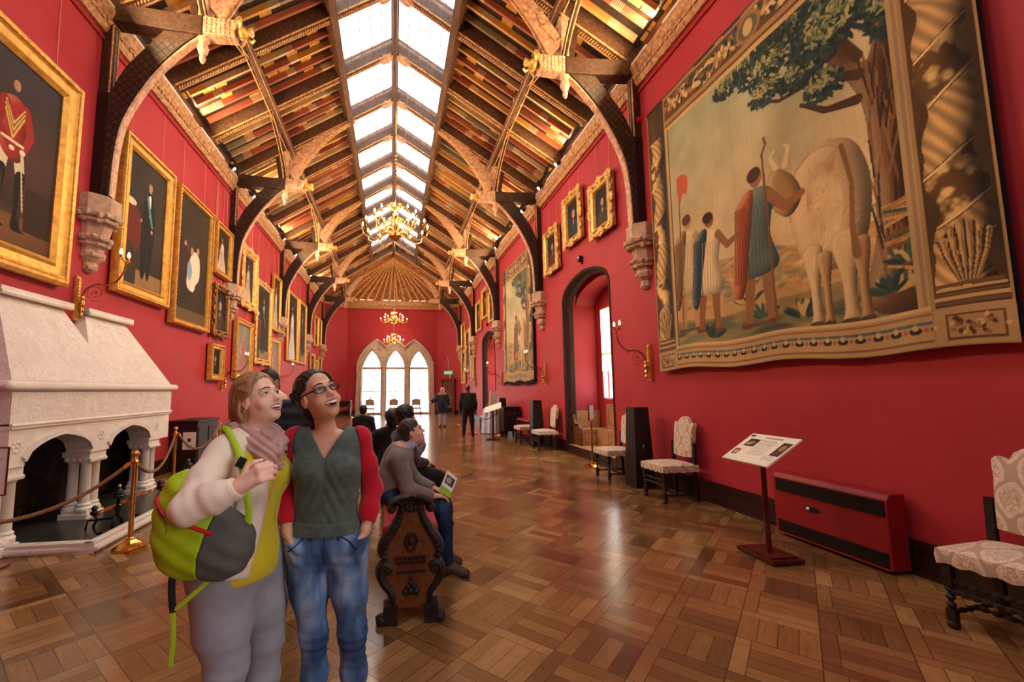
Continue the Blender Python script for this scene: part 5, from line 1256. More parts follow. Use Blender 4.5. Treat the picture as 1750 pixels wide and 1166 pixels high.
# rope barriers
def make_post(loc, label, star=True):
    t = empty('barrier_post', loc, 0, label, 'barrier post')
    m = MB(); m.lathe([(.165, 0), (.17, .012), (.17, .03), (.155, .036), (.06, .085), (.045, .10), (.03, .11)], (0, 0, 0), 6); m.build('base', M['brass'], t, smooth=25)
    m = MB(); m.lathe([(.024, .10), (.024, .84), (.034, .845), (.034, .865), (.018, .88), (.014, .905), (.02, .91)], (0, 0, 0), 16); m.build('pole', M['brass'], t, smooth=35)
    m = MB(); m.ball((0, 0, .938), .036, 14); m.build('finial', M['brass'], t, smooth=True)
    m = MB()
    for k in range(4): a = k*PI/2+PI/4; m.tube([(0.0, 0, .855), (.05*math.cos(a), .05*math.sin(a), .855), (.062*math.cos(a), .062*math.sin(a), .84)], .008, 6)
    m.build('rope_hooks', M['brass'], t, smooth=True); return t
BP = {}
BP['a'] = make_post((-2.62, 4.93, 0), 'brass barrier post nearest, in front of the marble fireplace')
for k, loc, lb in (('z', (-3.75, 3.55, 0), 'brass barrier post whose foot shows at the left photo edge'), ('b', (-3.72, 8.15, 0), 'brass barrier post at the far end of the marble fireplace'), ('c', (-3.32, 9.0, 0), 'brass barrier post half hidden behind the blonde woman\'s shoulder'),
                   ('d', (3.52, 14.05, 0), 'brass barrier post right of the far lectern'), ('e', (2.86, 15.3, 0), 'brass barrier post just right of the standing man'), ('g', (-2.35, 25.4, 0), 'brass barrier post in front of the left side of the end window'), ('h', (-3.3, 24.8, 0), 'brass barrier post at the far left, behind the woman with glasses'), ('i', (-1.9, 27.3, 0), 'brass barrier post closest to the end window'),
                   ('f', (2.9, 18.6, 0), 'brass barrier post beyond the standing man')):
    BP[k] = dup(BP['a'], loc, label=lb)
def rope(a, b, sag, label, name='barrier_rope', r=0.017, z=.84):
    a = Vector(a); b = Vector(b); a.z = b.z = z; n = 26; d = (b-a).normalized(); a = a+d*.06; b = b-d*.06
    P = []
    for i in range(n+1): t_ = i/n; p = a+(b-a)*t_; p.z -= sag*(1-(2*t_-1)**2); P.append(p)
    o = empty(name, a, 0, label, 'rope'); m = MB()
    full = []
    for st in range(3):      # three twisted strands
        Q = []
        L = sum((P[i+1]-P[i]).length for i in range(n)); turns = L/.075; N_ = int(turns*7)
        for i in range(N_+1):
            f = i/N_*n; k = min(int(f), n-1); p = P[k]+(P[k+1]-P[k])*(f-k); tn = (P[k+1]-P[k]).normalized(); u = tn.cross(Vector((0, 0, 1))).normalized(); v = u.cross(tn); q = 2*PI*(turns*i/N_+st/3)
            Q.append(p-a+(u*math.cos(q)+v*math.sin(q))*r*.55)
        m.tube(Q, r*.62, 6)
    m.build('twisted_cord', M['rope'], o, smooth=True)
    m = MB()
    for e, f in ((P[0], P[1]), (P[-1], P[-2])): dd = (f-e).normalized(); m.tube([e-a-dd*.02, e-a+dd*.05], r*1.25, 8)
    m.build('brass_ends', M['brass'], o, smooth=30); return o
rope(BP['z'].location, BP['a'].location, .34, 'thick twisted rope slung across the front of the marble fireplace')
rope(BP['a'].location, BP['b'].location, .30, 'thick twisted rope between the first and second brass posts by the fireplace')
rope(BP['b'].location, BP['c'].location, .30, 'thick twisted rope from the second brass post towards the dark cabinet')
rope(BP['e'].location, BP['d'].location, .28, 'rope slung behind the far lectern', r=.014)
rope(BP['f'].location, BP['e'].location, .28, 'rope running beyond the standing man', r=.014)
rope(BP['h'].location, BP['g'].location, .3, 'rope slung across the far left corner', r=.014)
rope(BP['g'].location, BP['i'].location, .3, 'rope running from the corner to the end window', r=.014)
# white chairs before the end window
def armchair(loc, rz, label, group=None):
    t = empty('armchair', loc, rz, label, 'chair', group)
    for sx in (-.27, .27):
        for sy in (-.25, .22): m = MB(); m.lathe([(.012, 0), (.018, .05), (.028, .38), (.03, .42)], (sx, sy, 0), 8); m.build('leg', M['gilt_dark'], t)
    m = MB(); m.bb((-.3, -.28, .40), (.3, .26, .44)); m.build('seat_rail', M['gilt_dark'], t, bevel=.01)
    m = MB(); m.bb((-.28, -.28, .44), (.28, .24, .50)); m.build('seat', M['cream_silk'], t, bevel=.02)
    m = MB(); m.prism([(-.23, .62), (-.25, .95), (-.22, 1.0), (-.1, 1.02), (0, 1.06), (.1, 1.02), (.22, 1.0), (.25, .95), (.23, .62)], .21, .27, 'Y'); m.build('backrest', M['back_cloth'], t, bevel=.01)
    m = MB(); P = [(-.24, .24, .44), (-.245, .25, .62), (-.275, .26, .95), (-.24, .26, 1.03), (-.1, .26, 1.05), (0, .26, 1.10), (.1, .26, 1.05), (.24, .26, 1.03), (.275, .26, .95), (.245, .25, .62), (.24, .24, .44)]; m.tube(P, .022, 6); m.ball((0, .26, 1.11), .04, 6, s=(1.6, .6, 1)); m.build('back_frame', M['gilt_dark'], t, smooth=True)
    for s in (-1, 1): m = MB(); m.tube([(s*.25, .24, .70), (s*.29, .0, .70), (s*.3, -.2, .68), (s*.29, -.22, .55), (s*.27, -.24, .44)], .018, 6); m.build('arm', M['gilt_dark'], t, smooth=True)
    return t
simple('cream_silk', sr(226, 214, 190), 0.6); simple('back_cloth', sr(196, 176, 146), 0.7, 0, sr(150, 132, 106), 30)
AC = armchair((-1.42, 27.6, 0), 0, 'carved armchair with pale seat in front of the end window, leftmost of three')
dup(AC, (.08, 27.6, 0), label='carved armchair with pale seat in front of the end window, middle of three')
dup(AC, (1.52, 27.6, 0), label='carved armchair with pale seat in front of the end window, rightmost of three')
# far left: black piano-like table, white chair
t = empty('console_table', (-3.2, 26.4, 0), 0, 'black table with side panels in the far left corner behind ropes', 'table')
m = MB(); m.bb((-.75, -.3, .62), (.75, .3, 1.0)); m.build('top', M['dark_oak'], t, bevel=.01)
for sx in (-.68, .68):
    m = MB(); m.bb((sx-.05, -.28, 0), (sx+.05, .28, .62)); m.build('side_panel', M['dark_oak'], t)
t = empty('white_rack', (-2.1, 13.2, 0), 0.4, 'small white slatted rack just left of the woman with glasses', 'rack')
m = MB()
for k in range(5): m.bb((-.26+.13*k-.02, -.02, .05), (-.26+.13*k+.02, .02, 1.0))
m.build('slats', M['white_paint'], t); m = MB(); m.tube([(-.28, 0, .0), (-.28, 0, 1.0), (-.2, 0, 1.07), (.2, 0, 1.07), (.3, 0, .98), (.3, 0, 0)], .03, 6); m.build('frame', M['white_paint'], t)
# white board sign and pale cloth on stand behind far rope
t = empty('draped_table', (3.55, 15.35, 0), 0, 'small table under a pale blue-white cloth behind the far lectern', 'table')
m = MB()
def drape(u, v):
    a = u*2*PI; r = (.24+.03*math.sin(a*9))*(1+.25*(1-v)); return (r*math.cos(a)*1.1, r*math.sin(a)*.9, .02+.86*v)
m.grid(drape, 54, 6, closeu=True); m.lathe([(.0, .88), (.25, .882), (.24, .90)], (0, 0, 0), 18, sx=1.1, sy=.9); m.build('cloth', M['pale_cloth'], t, smooth=40)
m = MB(); m.bb((-.2, -.15, 0), (.2, .15, .86)); m.build('table_body', M['dark_oak'], t)
t = empty('notice_sign', (3.52, 15.0, .90), .3, 'tall narrow white notice on a thin stick, above the draped table', 'sign'); m = MB(); m.bb((-.13, -.01, .12), (.13, .01, .62)); m.build('card', M['white_card'], t, rot=(0, .08, 0)); m = MB(); m.tube([(0, .02, 0), (.05, .02, .85)], .008, 6); m.build('stick', M['dark_oak'], t)
# door, exit sign in the right cant
dx = (XR+XE)/2; dy = (YC+YE)/2; da = math.atan2(YE-YC, XE-XR)
t = struct(empty('door_1', (3.60, dy+.02-.05, 0), da+PI)); 
m = MB(); m.bb((-.48, -.05, 0), (.48, -.005, 2.15)); d = m.build('leaf', M['door_oak'], t)
m = MB()
for (x0, x1, z0, z1) in ((-.38, -.05, 1.15, 1.95), (.05, .38, 1.15, 1.95), (-.38, -.05, .2, .95), (.05, .38, .2, .95)): m.bb((x0, -.065, z0), (x1, -.045, z1))
m.build('panel', M['brown_oak'], t)
m = MB(); m.bb((-.56, -.08, 0), (-.48, 0, 2.25)); m.bb((.48, -.08, 0), (.56, 0, 2.25)); m.bb((-.6, -.1, 2.2), (.6, 0, 2.32)); m.build('door_frame', M['brown_oak'], t)
m = MB(); m.ball((.4, -.08, 1.05), .03, 8); m.build('door_handle', M['brass'], t)
emit('exit_green', sr(60, 190, 130), 1.2)
t = empty('exit_sign', (3.55, 27.35, 2.62), 0, 'small green and white exit sign above the far right door', 'sign')
m = MB(); m.bb((-.26, -.02, -.02), (.26, .02, .13)); m.build('board', M['exit_green'], t); m = MB(); m.bb((-.27, -.04, .13), (.27, .04, .2)); m.build('lamp_housing', M['white_paint'], t)
m = MB(); m.ball((-.10, -.022, .09), .014, 8, s=(1, .2, 1)); m.tube([(-.10, -.022, .075), (-.085, -.022, .045), (-.06, -.022, .01)], .008, 6); m.tube([(-.09, -.022, .05), (-.12, -.022, .02)], .008, 6); m.bb((.0, -.023, .0), (.05, -.021, .1)); m.tube([(.09, -.022, .055), (.17, -.022, .055)], .008, 6); m.tube([(.14, -.022, .085), (.175, -.022, .055), (.14, -.022, .025)], .008, 6)
m.build('running_man_and_arrow', M['white_paint'], t)
m = MB(); m.tube([(0.05, 0, .2), (.02, .1, .9), (0, .6, 1.2)], .006, 5); m.tube([(.1, 0, -.02), (.12, .02, -.28)], .02, 6); m.build('bracket', M['white_paint'], t)
# sensors and cameras
t = empty('smoke_alarm', (XR-.0, 6.68, 6.38), 0, 'round red alarm sounder high on the wall beside the nearest right bracket', 'alarm'); m = MB(); m.lathe([(.0, .0), (.055, .0), (.055, .05), (.045, .085), (.0, .09)], (0, 0, 0), 16, rot=(0, -PI/2, 0)); m.build('housing', M['red_plastic'], t, smooth=30)
def cctv(loc, lb):
    t = empty('security_sensor', loc, 0, lb, 'sensor'); m = MB(); m.box((-.06, 0, 0), (.09, .10, .14), (0, .15, 0)); m.build('housing', M['black_plastic'], t, bevel=.012); m = MB(); m.bb((-.03, -.02, -.13), (0, .02, -.05)); m.build('bracket', M['black_plastic'], t); m = MB(); m.ball((-.11, -.02, .02), .014, 8); m.build('led', M['bulb_soft'], t)
cctv((XR, 9.25, 4.62), 'small black sensor above the near arched window'); cctv((XR, 19.3, 4.62), 'small black sensor above the far arched window')
# alcove benches (near arch)
for i, a in enumerate(ARCH):
    y0, y1 = a[0], a[1]; t = empty('window_seat', (4.55, y1-.02, a[2]), 0, 'panelled oak window seat in the %s arched alcove' % ('near', 'far')[i], 'bench')
    m = MB(); m.bb((0.05, -.45, 0), (.75, -.0, .40)); m.bb((.0, -.02, .4), (.75, 0.0, .82)); m.bb((.70, -2.2, 0), (.76, -.45, 1.0)); m.bb((.45, -2.2, 0), (.76, -.45, .40)); m.build('seat_body', M['panel_oak'], t, bevel=.006)
    for (x0, x1, z0, z1) in ((.12, .62, .06, .34),): 
        m = MB(); m.bb((x0, -.462, z0), (x1, -.45, z0+.03)); m.bb((x0, -.462, z1-.03), (x1, -.45, z1)); m.bb((x0, -.462, z0), (x0+.03, -.45, z1)); m.bb((x1-.03, -.462, z0), (x1, -.45, z1)); m.build('panel_moulding', M['panel_oak'], t)
    m = MB()
    for k in range(3):
        yb = -.55-.55*k
        for (z0, z1) in ((.06, .34), ): m.bb((.44, yb-.45, z0), (.45, yb, z0+.03)); m.bb((.44, yb-.45, z1-.03), (.45, yb, z1)); m.bb((.44, yb-.45, z0), (.45, yb-.42, z1)); m.bb((.44, yb-.03, z0), (.45, yb, z1))
        for (z0, z1) in ((.5, .9), ): m.bb((.69, yb-.45, z0), (.70, yb, z0+.03)); m.bb((.69, yb-.45, z1-.03), (.70, yb, z1)); m.bb((.69, yb-.45, z0), (.70, yb-.42, z1)); m.bb((.69, yb-.03, z0), (.70, yb, z1))
    m.build('panel_moulding', M['panel_oak'], t)
    m = MB(); m.ribbon([(-.50, 0), (-.50, .3), (-.47, .42), (-.40, .52), (-.36, .50), (-.34, .46), (-.22, .5), (-.12, .62), (-.06, .85), (-.02, .9)], [(-.0, 0), (0, .3), (0, .42), (0, .5), (0, .51), (0, .52), (0, .55), (0, .65), (0, .88), (0, .92)], -.02, .05, 'X'); m.build('bench_end', M['brown_oak'], t, bevel=.006)
# ---------------------------------------------------------------- carved bench
t = empty('carved_bench', (.135, 3.12, 0), 0, 'long red-seated bench with a carved walnut end, under the seated man', 'bench')
def bench_end(y0, y1, par):
    half = [(.085, .62), (.07, .66), (.062, .72), (.05, .76), (.05, .79)]
    # silhouettes (half widths by height)
    up = [(.165, .405), (.19, .43), (.20, .47), (.185, .53), (.14, .60), (.095, .66), (.07, .71), (.058, .76), (.055, .80)]
    lo = [(.12, .10), (.125, .15), (.14, .20), (.18, .27), (.205, .33), (.205, .385), (.17, .405)]
    sil = lo+up
    m = MB(); m.prism([(x, z) for x, z in sil]+[(-x, z) for x, z in sil[::-1]], y0+.012, y1-.012, 'Y'); m.build('end_panel', M['brown_oak'], par, bevel=.004)
    m = MB()
    for s in (-1, 1):
        P = arc_pts([(s*.06, 0, .80), (s*.075, 0, .70), (s*.13, 0, .60), (s*.185, 0, .52), (s*.195, 0, .455), (s*.15, 0, .42)], 20); m.tube([(p[0], (y0+y1)/2, p[2]) for p in P], [.022+.016*math.sin(PI*i/len(P)) for i in range(len(P))], 8, flat=1.5, up=(0, 1, 0))
        P = arc_pts([(s*.15, 0, .36), (s*.20, 0, .385), (s*.225, 0, .33), (s*.20, 0, .26), (s*.15, 0, .19), (s*.13, 0, .11)], 20); m.tube([(p[0]-s*.02, (y0+y1)/2, p[2]) for p in P], [.02+.018*math.sin(PI*(.25+.7*i/len(P))) for i in range(len(P))], 8, flat=1.5, up=(0, 1, 0))
        m.lathe([(.0, -.05), (.038, -.045), (.042, .0), (.038, .045), (.0, .05)], (s*.165, (y0+y1)/2, .355), 12, rot=(PI/2, 0, 0))
        for k in range(9): zz = .44+.033*k; xx = .19-.012*max(0, k-1)**1.15; m.ball((s*(xx-.005), y0+.0, zz), .017, 6, s=(1.2, .6, .8))
    m.build('carved_scrolls', M['dark_oak'], par, smooth=True)
    m = MB()      # shell crest
    for k in range(13):
        a = PI*(k/12); x = .145*math.cos(a); z = .775+.05*math.sin(a)
        m.tube([(x*.25, (y0+y1)/2, .76), (x*.7, (y0+y1)/2, .80+.03*math.sin(a)), (x, (y0+y1)/2, z)], [.02, .026, .02], 6, flat=1.8, up=(0, 1, 0))
    for s in (-1, 1): m.ball((s*.135, (y0+y1)/2, .75), .036, 8, s=(1, 1.4, 1)); 
    for k in range(5): m.ball(((k-2)*.03, y0+.005, .745+.01*(k % 2)), .02, 6)
    m.build('shell_crest', M['dark_oak'], par, smooth=True)
    m = MB(); m.tube([(0, y0-.002, .505+.001*0), (0, y0-.002, .5052)], .001, 4)
    ring = [(.042*math.cos(a)*(1 if math.sin(a) > -.2 else .8), y0+.004, .53+.058*math.sin(a)) for a in [i*PI/8 for i in range(17)]]; m.tube(ring, .008, 6); m.ball((0, y0+.004, .535), .024, 8, s=(1, .5, 1.3))
    for z in (.395, .335): m.box((0, y0, z), (.20, .02, .010))
    for k in range(7): m.ball(((k-3)*.03, y0+.004, .425), .014, 6)
    for (x, z, r) in ((0, .26, .02), (-.02, .235, .02), (.02, .235, .02), (-.035, .20, .022), (.035, .20, .022), (0, .205, .024), (0, .29, .014)): m.ball((x, y0+.004, z), r, 6, s=(1, .6, 1))
    m.build('carved_crest', M['dark_oak'], par, smooth=True)
    for s in (-1, 1):
        m = MB(); m.box((s*.135, (y0+y1)/2, .112), (.10, y1-y0+.03, .018)); m.prism([(s*.09, .105), (s*.18, .105), (s*.19, .04), (s*.17, .0), (s*.09, .0)], y0-.01, y1+.01, 'Y')
        for k in range(3): m.ball((s*(.20-.01*k), y0+.03*(k-.0)+.0, .028), .03, 8, s=(1.2, .7, .95))
        m.ball((s*.2, (y0+y1)/2, .03), .034, 8, s=(1.2, 1, .9)); m.build('claw_foot', M['dark_oak'], par, smooth=30)
bench_end(-.05, .04, t); 
m = MB(); m.bb((-.20, .05, .50), (.20, 2.9, .62)); m.build('seat', M['bench_red'], t, bevel=.03)
m = MB(); m.bb((-.19, .04, .42), (.19, 2.9, .50)); m.build('seat_rail', M['dark_oak'], t)
bench_end(2.9, 2.99, t)
# ---------------------------------------------------------------- double marble fireplace
t = empty('fireplace', (-4.0, 6.3, 0), 0, 'large white marble double fireplace with two sloping carved hoods on the left wall', 'fireplace')
def lb_(m, name, mat, smooth=False, bevel=0, parent=None): return m.build(name, mat, parent or t, loc=(4.0, -6.3, 0), smooth=smooth, bevel=bevel)
def hx(z): return -3.68-0.657*(z-1.68)
def hood(P):
    m = MB(); n = len(P); vs = [(hx(z), y, z) for y, z in P]+[(XL+.005, y, z) for y, z in P]
    m.add(vs, [tuple(range(n)), tuple(range(n, 2*n))[::-1]]+[(i, n+i, n+(i+1) % n, (i+1) % n) for i in range(n)]); return m
lb_(hood([(4.78, 1.70), (6.34, 1.70), (6.34, 2.22), (6.27, 2.68), (5.32, 2.68)]), 'hood', M['carved_marble'])
lb_(hood([(6.34, 1.70), (7.83, 1.70), (7.60, 2.68), (6.70, 2.68), (6.34, 2.22)]), 'hood', M['carved_marble'])
for y0, y1 in ((5.28, 6.31), (6.66, 7.65)):
    m = MB(); m.bb((XL+.005, y0, 2.68), (-4.28, y1, 2.71)); m.bb((XL+.005, y0-.03, 2.71), (-4.24, y1+.03, 2.76)); m.tube([(-4.26, y0-.02, 2.695), (-4.26, y1+.02, 2.695)], .03, 8); lb_(m, 'hood_cornice', M['marble'], 30)
m = MB()      # roll moulded shelf
m.bb((XL+.005, 4.76, 1.58), (-3.70, 7.86, 1.70))
for (a, b) in (((-3.66, 4.72, 1.645), (-3.66, 7.90, 1.645)), ((-3.66, 4.72, 1.645), (XL+.03, 4.72, 1.645)), ((-3.66, 7.90, 1.645), (XL+.03, 7.90, 1.645))): m.tube([a, b], .05, 12)
m.ball((-3.66, 4.72, 1.645), .05, 12); m.ball((-3.66, 7.90, 1.645), .05, 12)
lb_(m, 'shelf', M['marble'], 30)
m = MB(); m.bb((XL+.005, 4.76, 1.27), (-3.66, 7.80, 1.58)); lb_(m, 'frieze', M['carved_marble'])
m = MB(); m.bb((XL+.005, 4.77, 1.22), (-3.645, 7.79, 1.25)); m.tube([(-3.65, 4.765, 1.255), (-3.65, 7.795, 1.255)], .018, 8); lb_(m, 'string_moulding', M['marble'], 30)
FA = [(4.99, 5.96), (6.30, 7.24)]
def fz(a, y): u = abs((y-(a[0]+a[1])/2)/((a[1]-a[0])/2)); u = min(1, u); return .88+.23*(.75*math.sqrt(1-u**2.2)+.25*(1-u))
m = MB(); xa, xb = -3.67, -3.95; y = 4.78
for a in FA:
    m.bb((xa, y, .84), (xb, a[0], 1.23)); P = [(a[0]+(a[1]-a[0])*i/18, fz(a, a[0]+(a[1]-a[0])*i/18)) for i in range(19)]
    m.ribbon(P, [(p[0], 1.23) for p in P], xa, xb, 'X'); y = a[1]
m.bb((xa, y, .84), (xb, 7.78, 1.23)); m.bb((xb, 4.78, .84), (XL+.005, 4.98, 1.23)); m.bb((xb, 7.58, .84), (XL+.005, 7.78, 1.23)); m.bb((XL+.005, 4.8, 1.15), (xb, 7.7, 1.23))
lb_(m, 'arched_lintel', M['marble'])
for a in FA:
    P = [(a[0]+(a[1]-a[0])*i/18, fz(a, a[0]+(a[1]-a[0])*i/18)) for i in range(19)]
    c0 = (a[0]+a[1])/2; m = MB(); m.ribbon(P, [(c0+(p[0]-c0)*1.10, p[1]+.055) for p in P], xa+.022, xa-.02, 'X'); lb_(m, 'arch_moulding', M['carved_marble'], 30)
for y in (4.88, 6.13, 7.42):
    m = MB()
    for k in range(8): a_ = k*PI/4; m.ball((xa+.002, y+.05*math.cos(a_), 1.04+.05*math.sin(a_)), .022, 6, s=(.35, 1, 1))
    m.ball((xa, y, 1.04), .02, 6); lb_(m, 'carved_rosette', M['marble'], True)
for y in (4.88, 6.13, 7.42):
    w = .13 if y > 5 else .11
    m = MB(); m.bb((-3.69, y-w-.02, .78), (-4.0, y+w+.02, .84)); m.bb((-3.72, y-w, .72), (-3.98, y+w, .78))
    for k in range(9):
        for j in range(2): m.ball((-3.705+.02*j, y-w+2*w*k/8, .765-.03*j), .028, 6)
    for k in range(4): m.ball((-3.75-.07*k, y-w, .75), .028, 6)
    lb_(m, 'carved_capital', M['marble'], 40)
    for (dx_, dy_) in ((-3.77, -.075), (-3.77, .075), (-3.93, -.05)):
        m = MB(); m.lathe([(.085, .12), (.09, .15), (.07, .18), (.075, .20), (.056, .22), (.054, .68), (.065, .70), (.075, .72)], (dx_, y+dy_, 0), 14); lb_(m, 'column', M['marble'], 35)
    m = MB(); m.bb((-3.67, y-w-.03, .0), (-4.0, y+w+.03, .10)); m.bb((-3.69, y-w-.01, .10), (-3.98, y+w+.01, .14)); lb_(m, 'column_base', M['marble'], bevel=.012)
m = MB(); m.bb((XL+.006, 4.80, 0), (XL+.03, 7.75, 1.2)); m.bb((XL+.03, 6.02, 0), (-4.02, 6.24, 1.16)); m.bb((XL+.03, 7.55, 0), (-4.02, 7.7, 1.16)); m.bb((XL+.03, 4.84, 0), (-4.02, 4.92, 1.16)); lb_(m, 'fire_back', M['soot_brick'])
m = MB()
for y in (5.5, 6.8):
    m.tube([(-4.28, y-.3, .12), (-4.28, y+.3, .12)], .02, 6)
    for k in range(7): m.tube([(-4.3, y-.3+.1*k, .1), (-4.1, y-.3+.1*k, .14), (-4.08, y-.3+.1*k, .3)], .012, 5)
lb_(m, 'grate', M['black_iron'])
m = MB(); m.bb((XL+.005, 4.86, 0), (-2.95, 7.9, .035)); lb_(m, 'hearth_slab', M['hearth_stone'])
m = MB()
def curb(pts_):
    for o, z, r in ((0, .035, .035), (.03, .085, .032)):
        P = [(p[0]-(o if i > 0 else 0)*1, p[1]+(o if i < 2 else 0), z) for i, p in enumerate(pts_)]; m.tube(P, r, 10)
curb([(-3.72, 4.86), (-2.90, 4.86), (-2.90, 7.95)])
m.bb((-3.72, 4.85, 0), (-2.93, 4.95, .10)); m.bb((-2.99, 4.85, 0), (-2.90, 7.95, .10)); m.bb((-3.72, 7.88, 0), (-2.93, 7.98, .1)); lb_(m, 'hearth_curb', M['marble'], 40)
# fire irons
def andiron(x, y, h, lb):
    o = empty('andiron', (x, y, .035), 0, lb, 'andiron'); m = MB()
    m.lathe([(.03, .10), (.02, .16), (.035, .20), (.022, .24), (.02, .30), (.055, .315), (.06, .335), (.05, .35), (.058, .365), (.045, .39), (.03, .40), (.012, .42)], (0, 0, (h-.47)), 12)
    for s in (-1, 1): m.tube(arc_pts([(0, 0, .14), (0, s*.05, .12), (0, s*.09, .05), (0, s*.07, .015), (0, s*.10, .012)], 12), .014, 6)
    m.tube([(0, 0, .12), (-.3, 0, .1), (-.32, 0, .0)], .012, 6); m.build('iron_body', M['black_iron'], o, smooth=40)
    m = MB(); m.ball((0, 0, h-.03), .02, 8); m.tube([(0, 0, .22), (0, 0, h-.03)], .008, 6); m.lathe([(.024, .20), (.03, .205), (.024, .21)], (0, 0, h-.47+.03), 10); m.build('brass_knob', M['brass'], o, smooth=True); return o
andiron(-3.08, 5.52, .50, 'black iron andiron with brass knob at the near end of the fender')
andiron(-3.10, 7.25, .52, 'black iron andiron with brass knob at the far end of the fender')
o = empty('fender_rail', (-3.2, 5.3, .035), 0, 'low brass fender rail between the two andirons on the dark hearth', 'fender'); m = MB()
for z in (.20, .225): hturned(m, (0, 0, z), (-.02, 2.05, z), .012, 12)
m.build('rail', M['brass'], o, smooth=True); m = MB()
for y in (.02, .72, 1.35, 2.0):
    m.tube(arc_pts([(0, y, .21), (.03, y, .16), (.0, y, .09), (.04, y, .02), (.09, y, .01)], 12), .014, 6); m.lathe([(.03, .21), (.04, .24), (.02, .26), (.035, .28), (.01, .31)], (0, y, 0), 10)
m.build('iron_feet', M['black_iron'], o, smooth=40)
t2 = empty('notice_stand', (-3.55, 4.50, 0), 0, 'framed grey notice board at the left photo edge in front of the fireplace', 'sign')
m = MB(); m.bb((-.22, -.012, .66), (.115, .0, 1.08)); m.build('board', M['white_paint'], t2); m = MB()
for (a, b) in (((-.22, .66), (.115, .66)), ((.115, .66), (.115, 1.08)), ((.115, 1.08), (-.22, 1.08)), ((-.22, 1.08), (-.22, .66))): m.tube([(a[0], -.012, a[1]), (b[0], -.012, b[1])], .008, 6)
m.build('frame', M['old_brass'], t2); m = MB(); m.tube([(-.05, 0.01, 0), (-.05, .01, .7)], .015, 8); m.bb((-.2, -.12, 0), (.1, .14, .02)); m.build('stand', M['old_brass'], t2)
m = MB()
for k in range(9): m.bb((-.19, -.0135, .98-.03*k), (.07-.03*((k*3) % 4), -.0125, .985-.03*k))
m.build('print', M['ink'], t2)
# ---------------------------------------------------------------- candle wall brackets
def sconce(s, y, z, lb):
    """arm reaches out perpendicular to the wall; origin on the wall at plate centre"""
    t = empty('wall_bracket', (s*4.39, y, z), 0 if s < 0 else PI, lb, 'wall lamp')
    m = MB(); m.box((.02, 0, 0), (.035, .07, .62)); m.box((.045, 0, 0), (.02, .045, .56))
    for k in range(12): m.ball((.05, 0, -.26+.047*k), .026, 6, s=(.7, 1, .9))
    m.build('back_plate', M['gilt'], t, smooth=40)
    m = MB(); m.lathe([(.012, -.27), (.028, -.24), (.012, -.20), (.03, -.17), (.018, -.13), (.035, -.10), (.035, -.06), (.018, -.03), (.03, 0), (.012, .04)], (.10, 0, 0), 10); m.box((.05, 0, -.08), (.1, .02, .03)); m.box((.05, 0, -.15), (.1, .02, .02)); m.build('baluster', M['brass'], t, smooth=40)
    P = arc_pts([(.10, 0, .0), (.13, 0, .12), (.25, 0, .20), (.40, 0, .20), (.52, 0, .26), (.60, 0, .40), (.62, 0, .52)], 30)
    m = MB(); m.tube(P, [.014-.004*i/len(P) for i in range(len(P))], 8); m.ball((.33, 0, .205), .02, 8); m.ball((.61, 0, .45), .018, 8); m.build('arm', M['old_brass'], t, smooth=True)
    m = MB(); Q = [(.26+(.02+.009*a)*math.cos(a)*1.0, 0, .08+(.02+.009*a)*math.sin(a)) for a in [i*.35 for i in range(34)]]; m.tube(Q, .005, 5); Q = [(.43+(.008+.005*a)*math.cos(a+2), 0, .16+(.008+.005*a)*math.sin(a+2)) for a in [i*.4 for i in range(22)]]; m.tube(Q, .004, 5); m.ball((.26, 0, .08), .016, 6); m.build('scroll', M['old_brass'], t, smooth=True)
    m = MB(); m.tube([(.60, -.09, .56), (.62, -.04, .535), (.62, 0, .52), (.62, .04, .535), (.60, .09, .56)], .008, 6); m.tube([(.60, -.09, .565), (.60, .09, .565)], .006, 6); m.build('cross_arm', M['brass'], t, smooth=True)
    for yy in (-.09, .09):
        m = MB(); m.lathe([(.008, .555), (.034, .565), (.036, .575), (.014, .585), (.014, .62)], (.60, yy, 0), 12); h = m.build('candle_cup', M['brass'], t, smooth=40)
        m = MB(); m.lathe([(.012, .62), (.022, .64), (.024, .66), (.016, .69), (.004, .715)], (.60, yy, 0), 10); m.build('bulb', M['bulb_soft'], h, smooth=True)
    return t
SB = sconce(-1, 6.55, 2.88, 'gilt wall bracket with two candle bulbs above the marble fireplace')
for s, y, z, lb in ((-1, 11.85, 1.90, 'gilt wall bracket with two candle bulbs behind the blonde woman'), (-1, 17.1, 1.95, 'gilt wall bracket with two candle bulbs between the two women'), (-1, 22.4, 1.98, 'gilt wall bracket showing just above the glasses of the dark-haired woman'),
                    (1, 6.76, 2.02, 'gilt wall bracket with two candle bulbs left of the big tapestry'), (1, 11.83, 2.0, 'gilt wall bracket with two candle bulbs right of the narrow tapestry'), (1, 16.9, 2.0, 'gilt wall bracket with two candle bulbs left of the narrow tapestry'), (1, 22.3, 2.0, 'gilt wall bracket with two candle bulbs beyond the far arch')):
    dup(SB, (s*4.39, y, z), rz=0 if s < 0 else PI, label=lb)
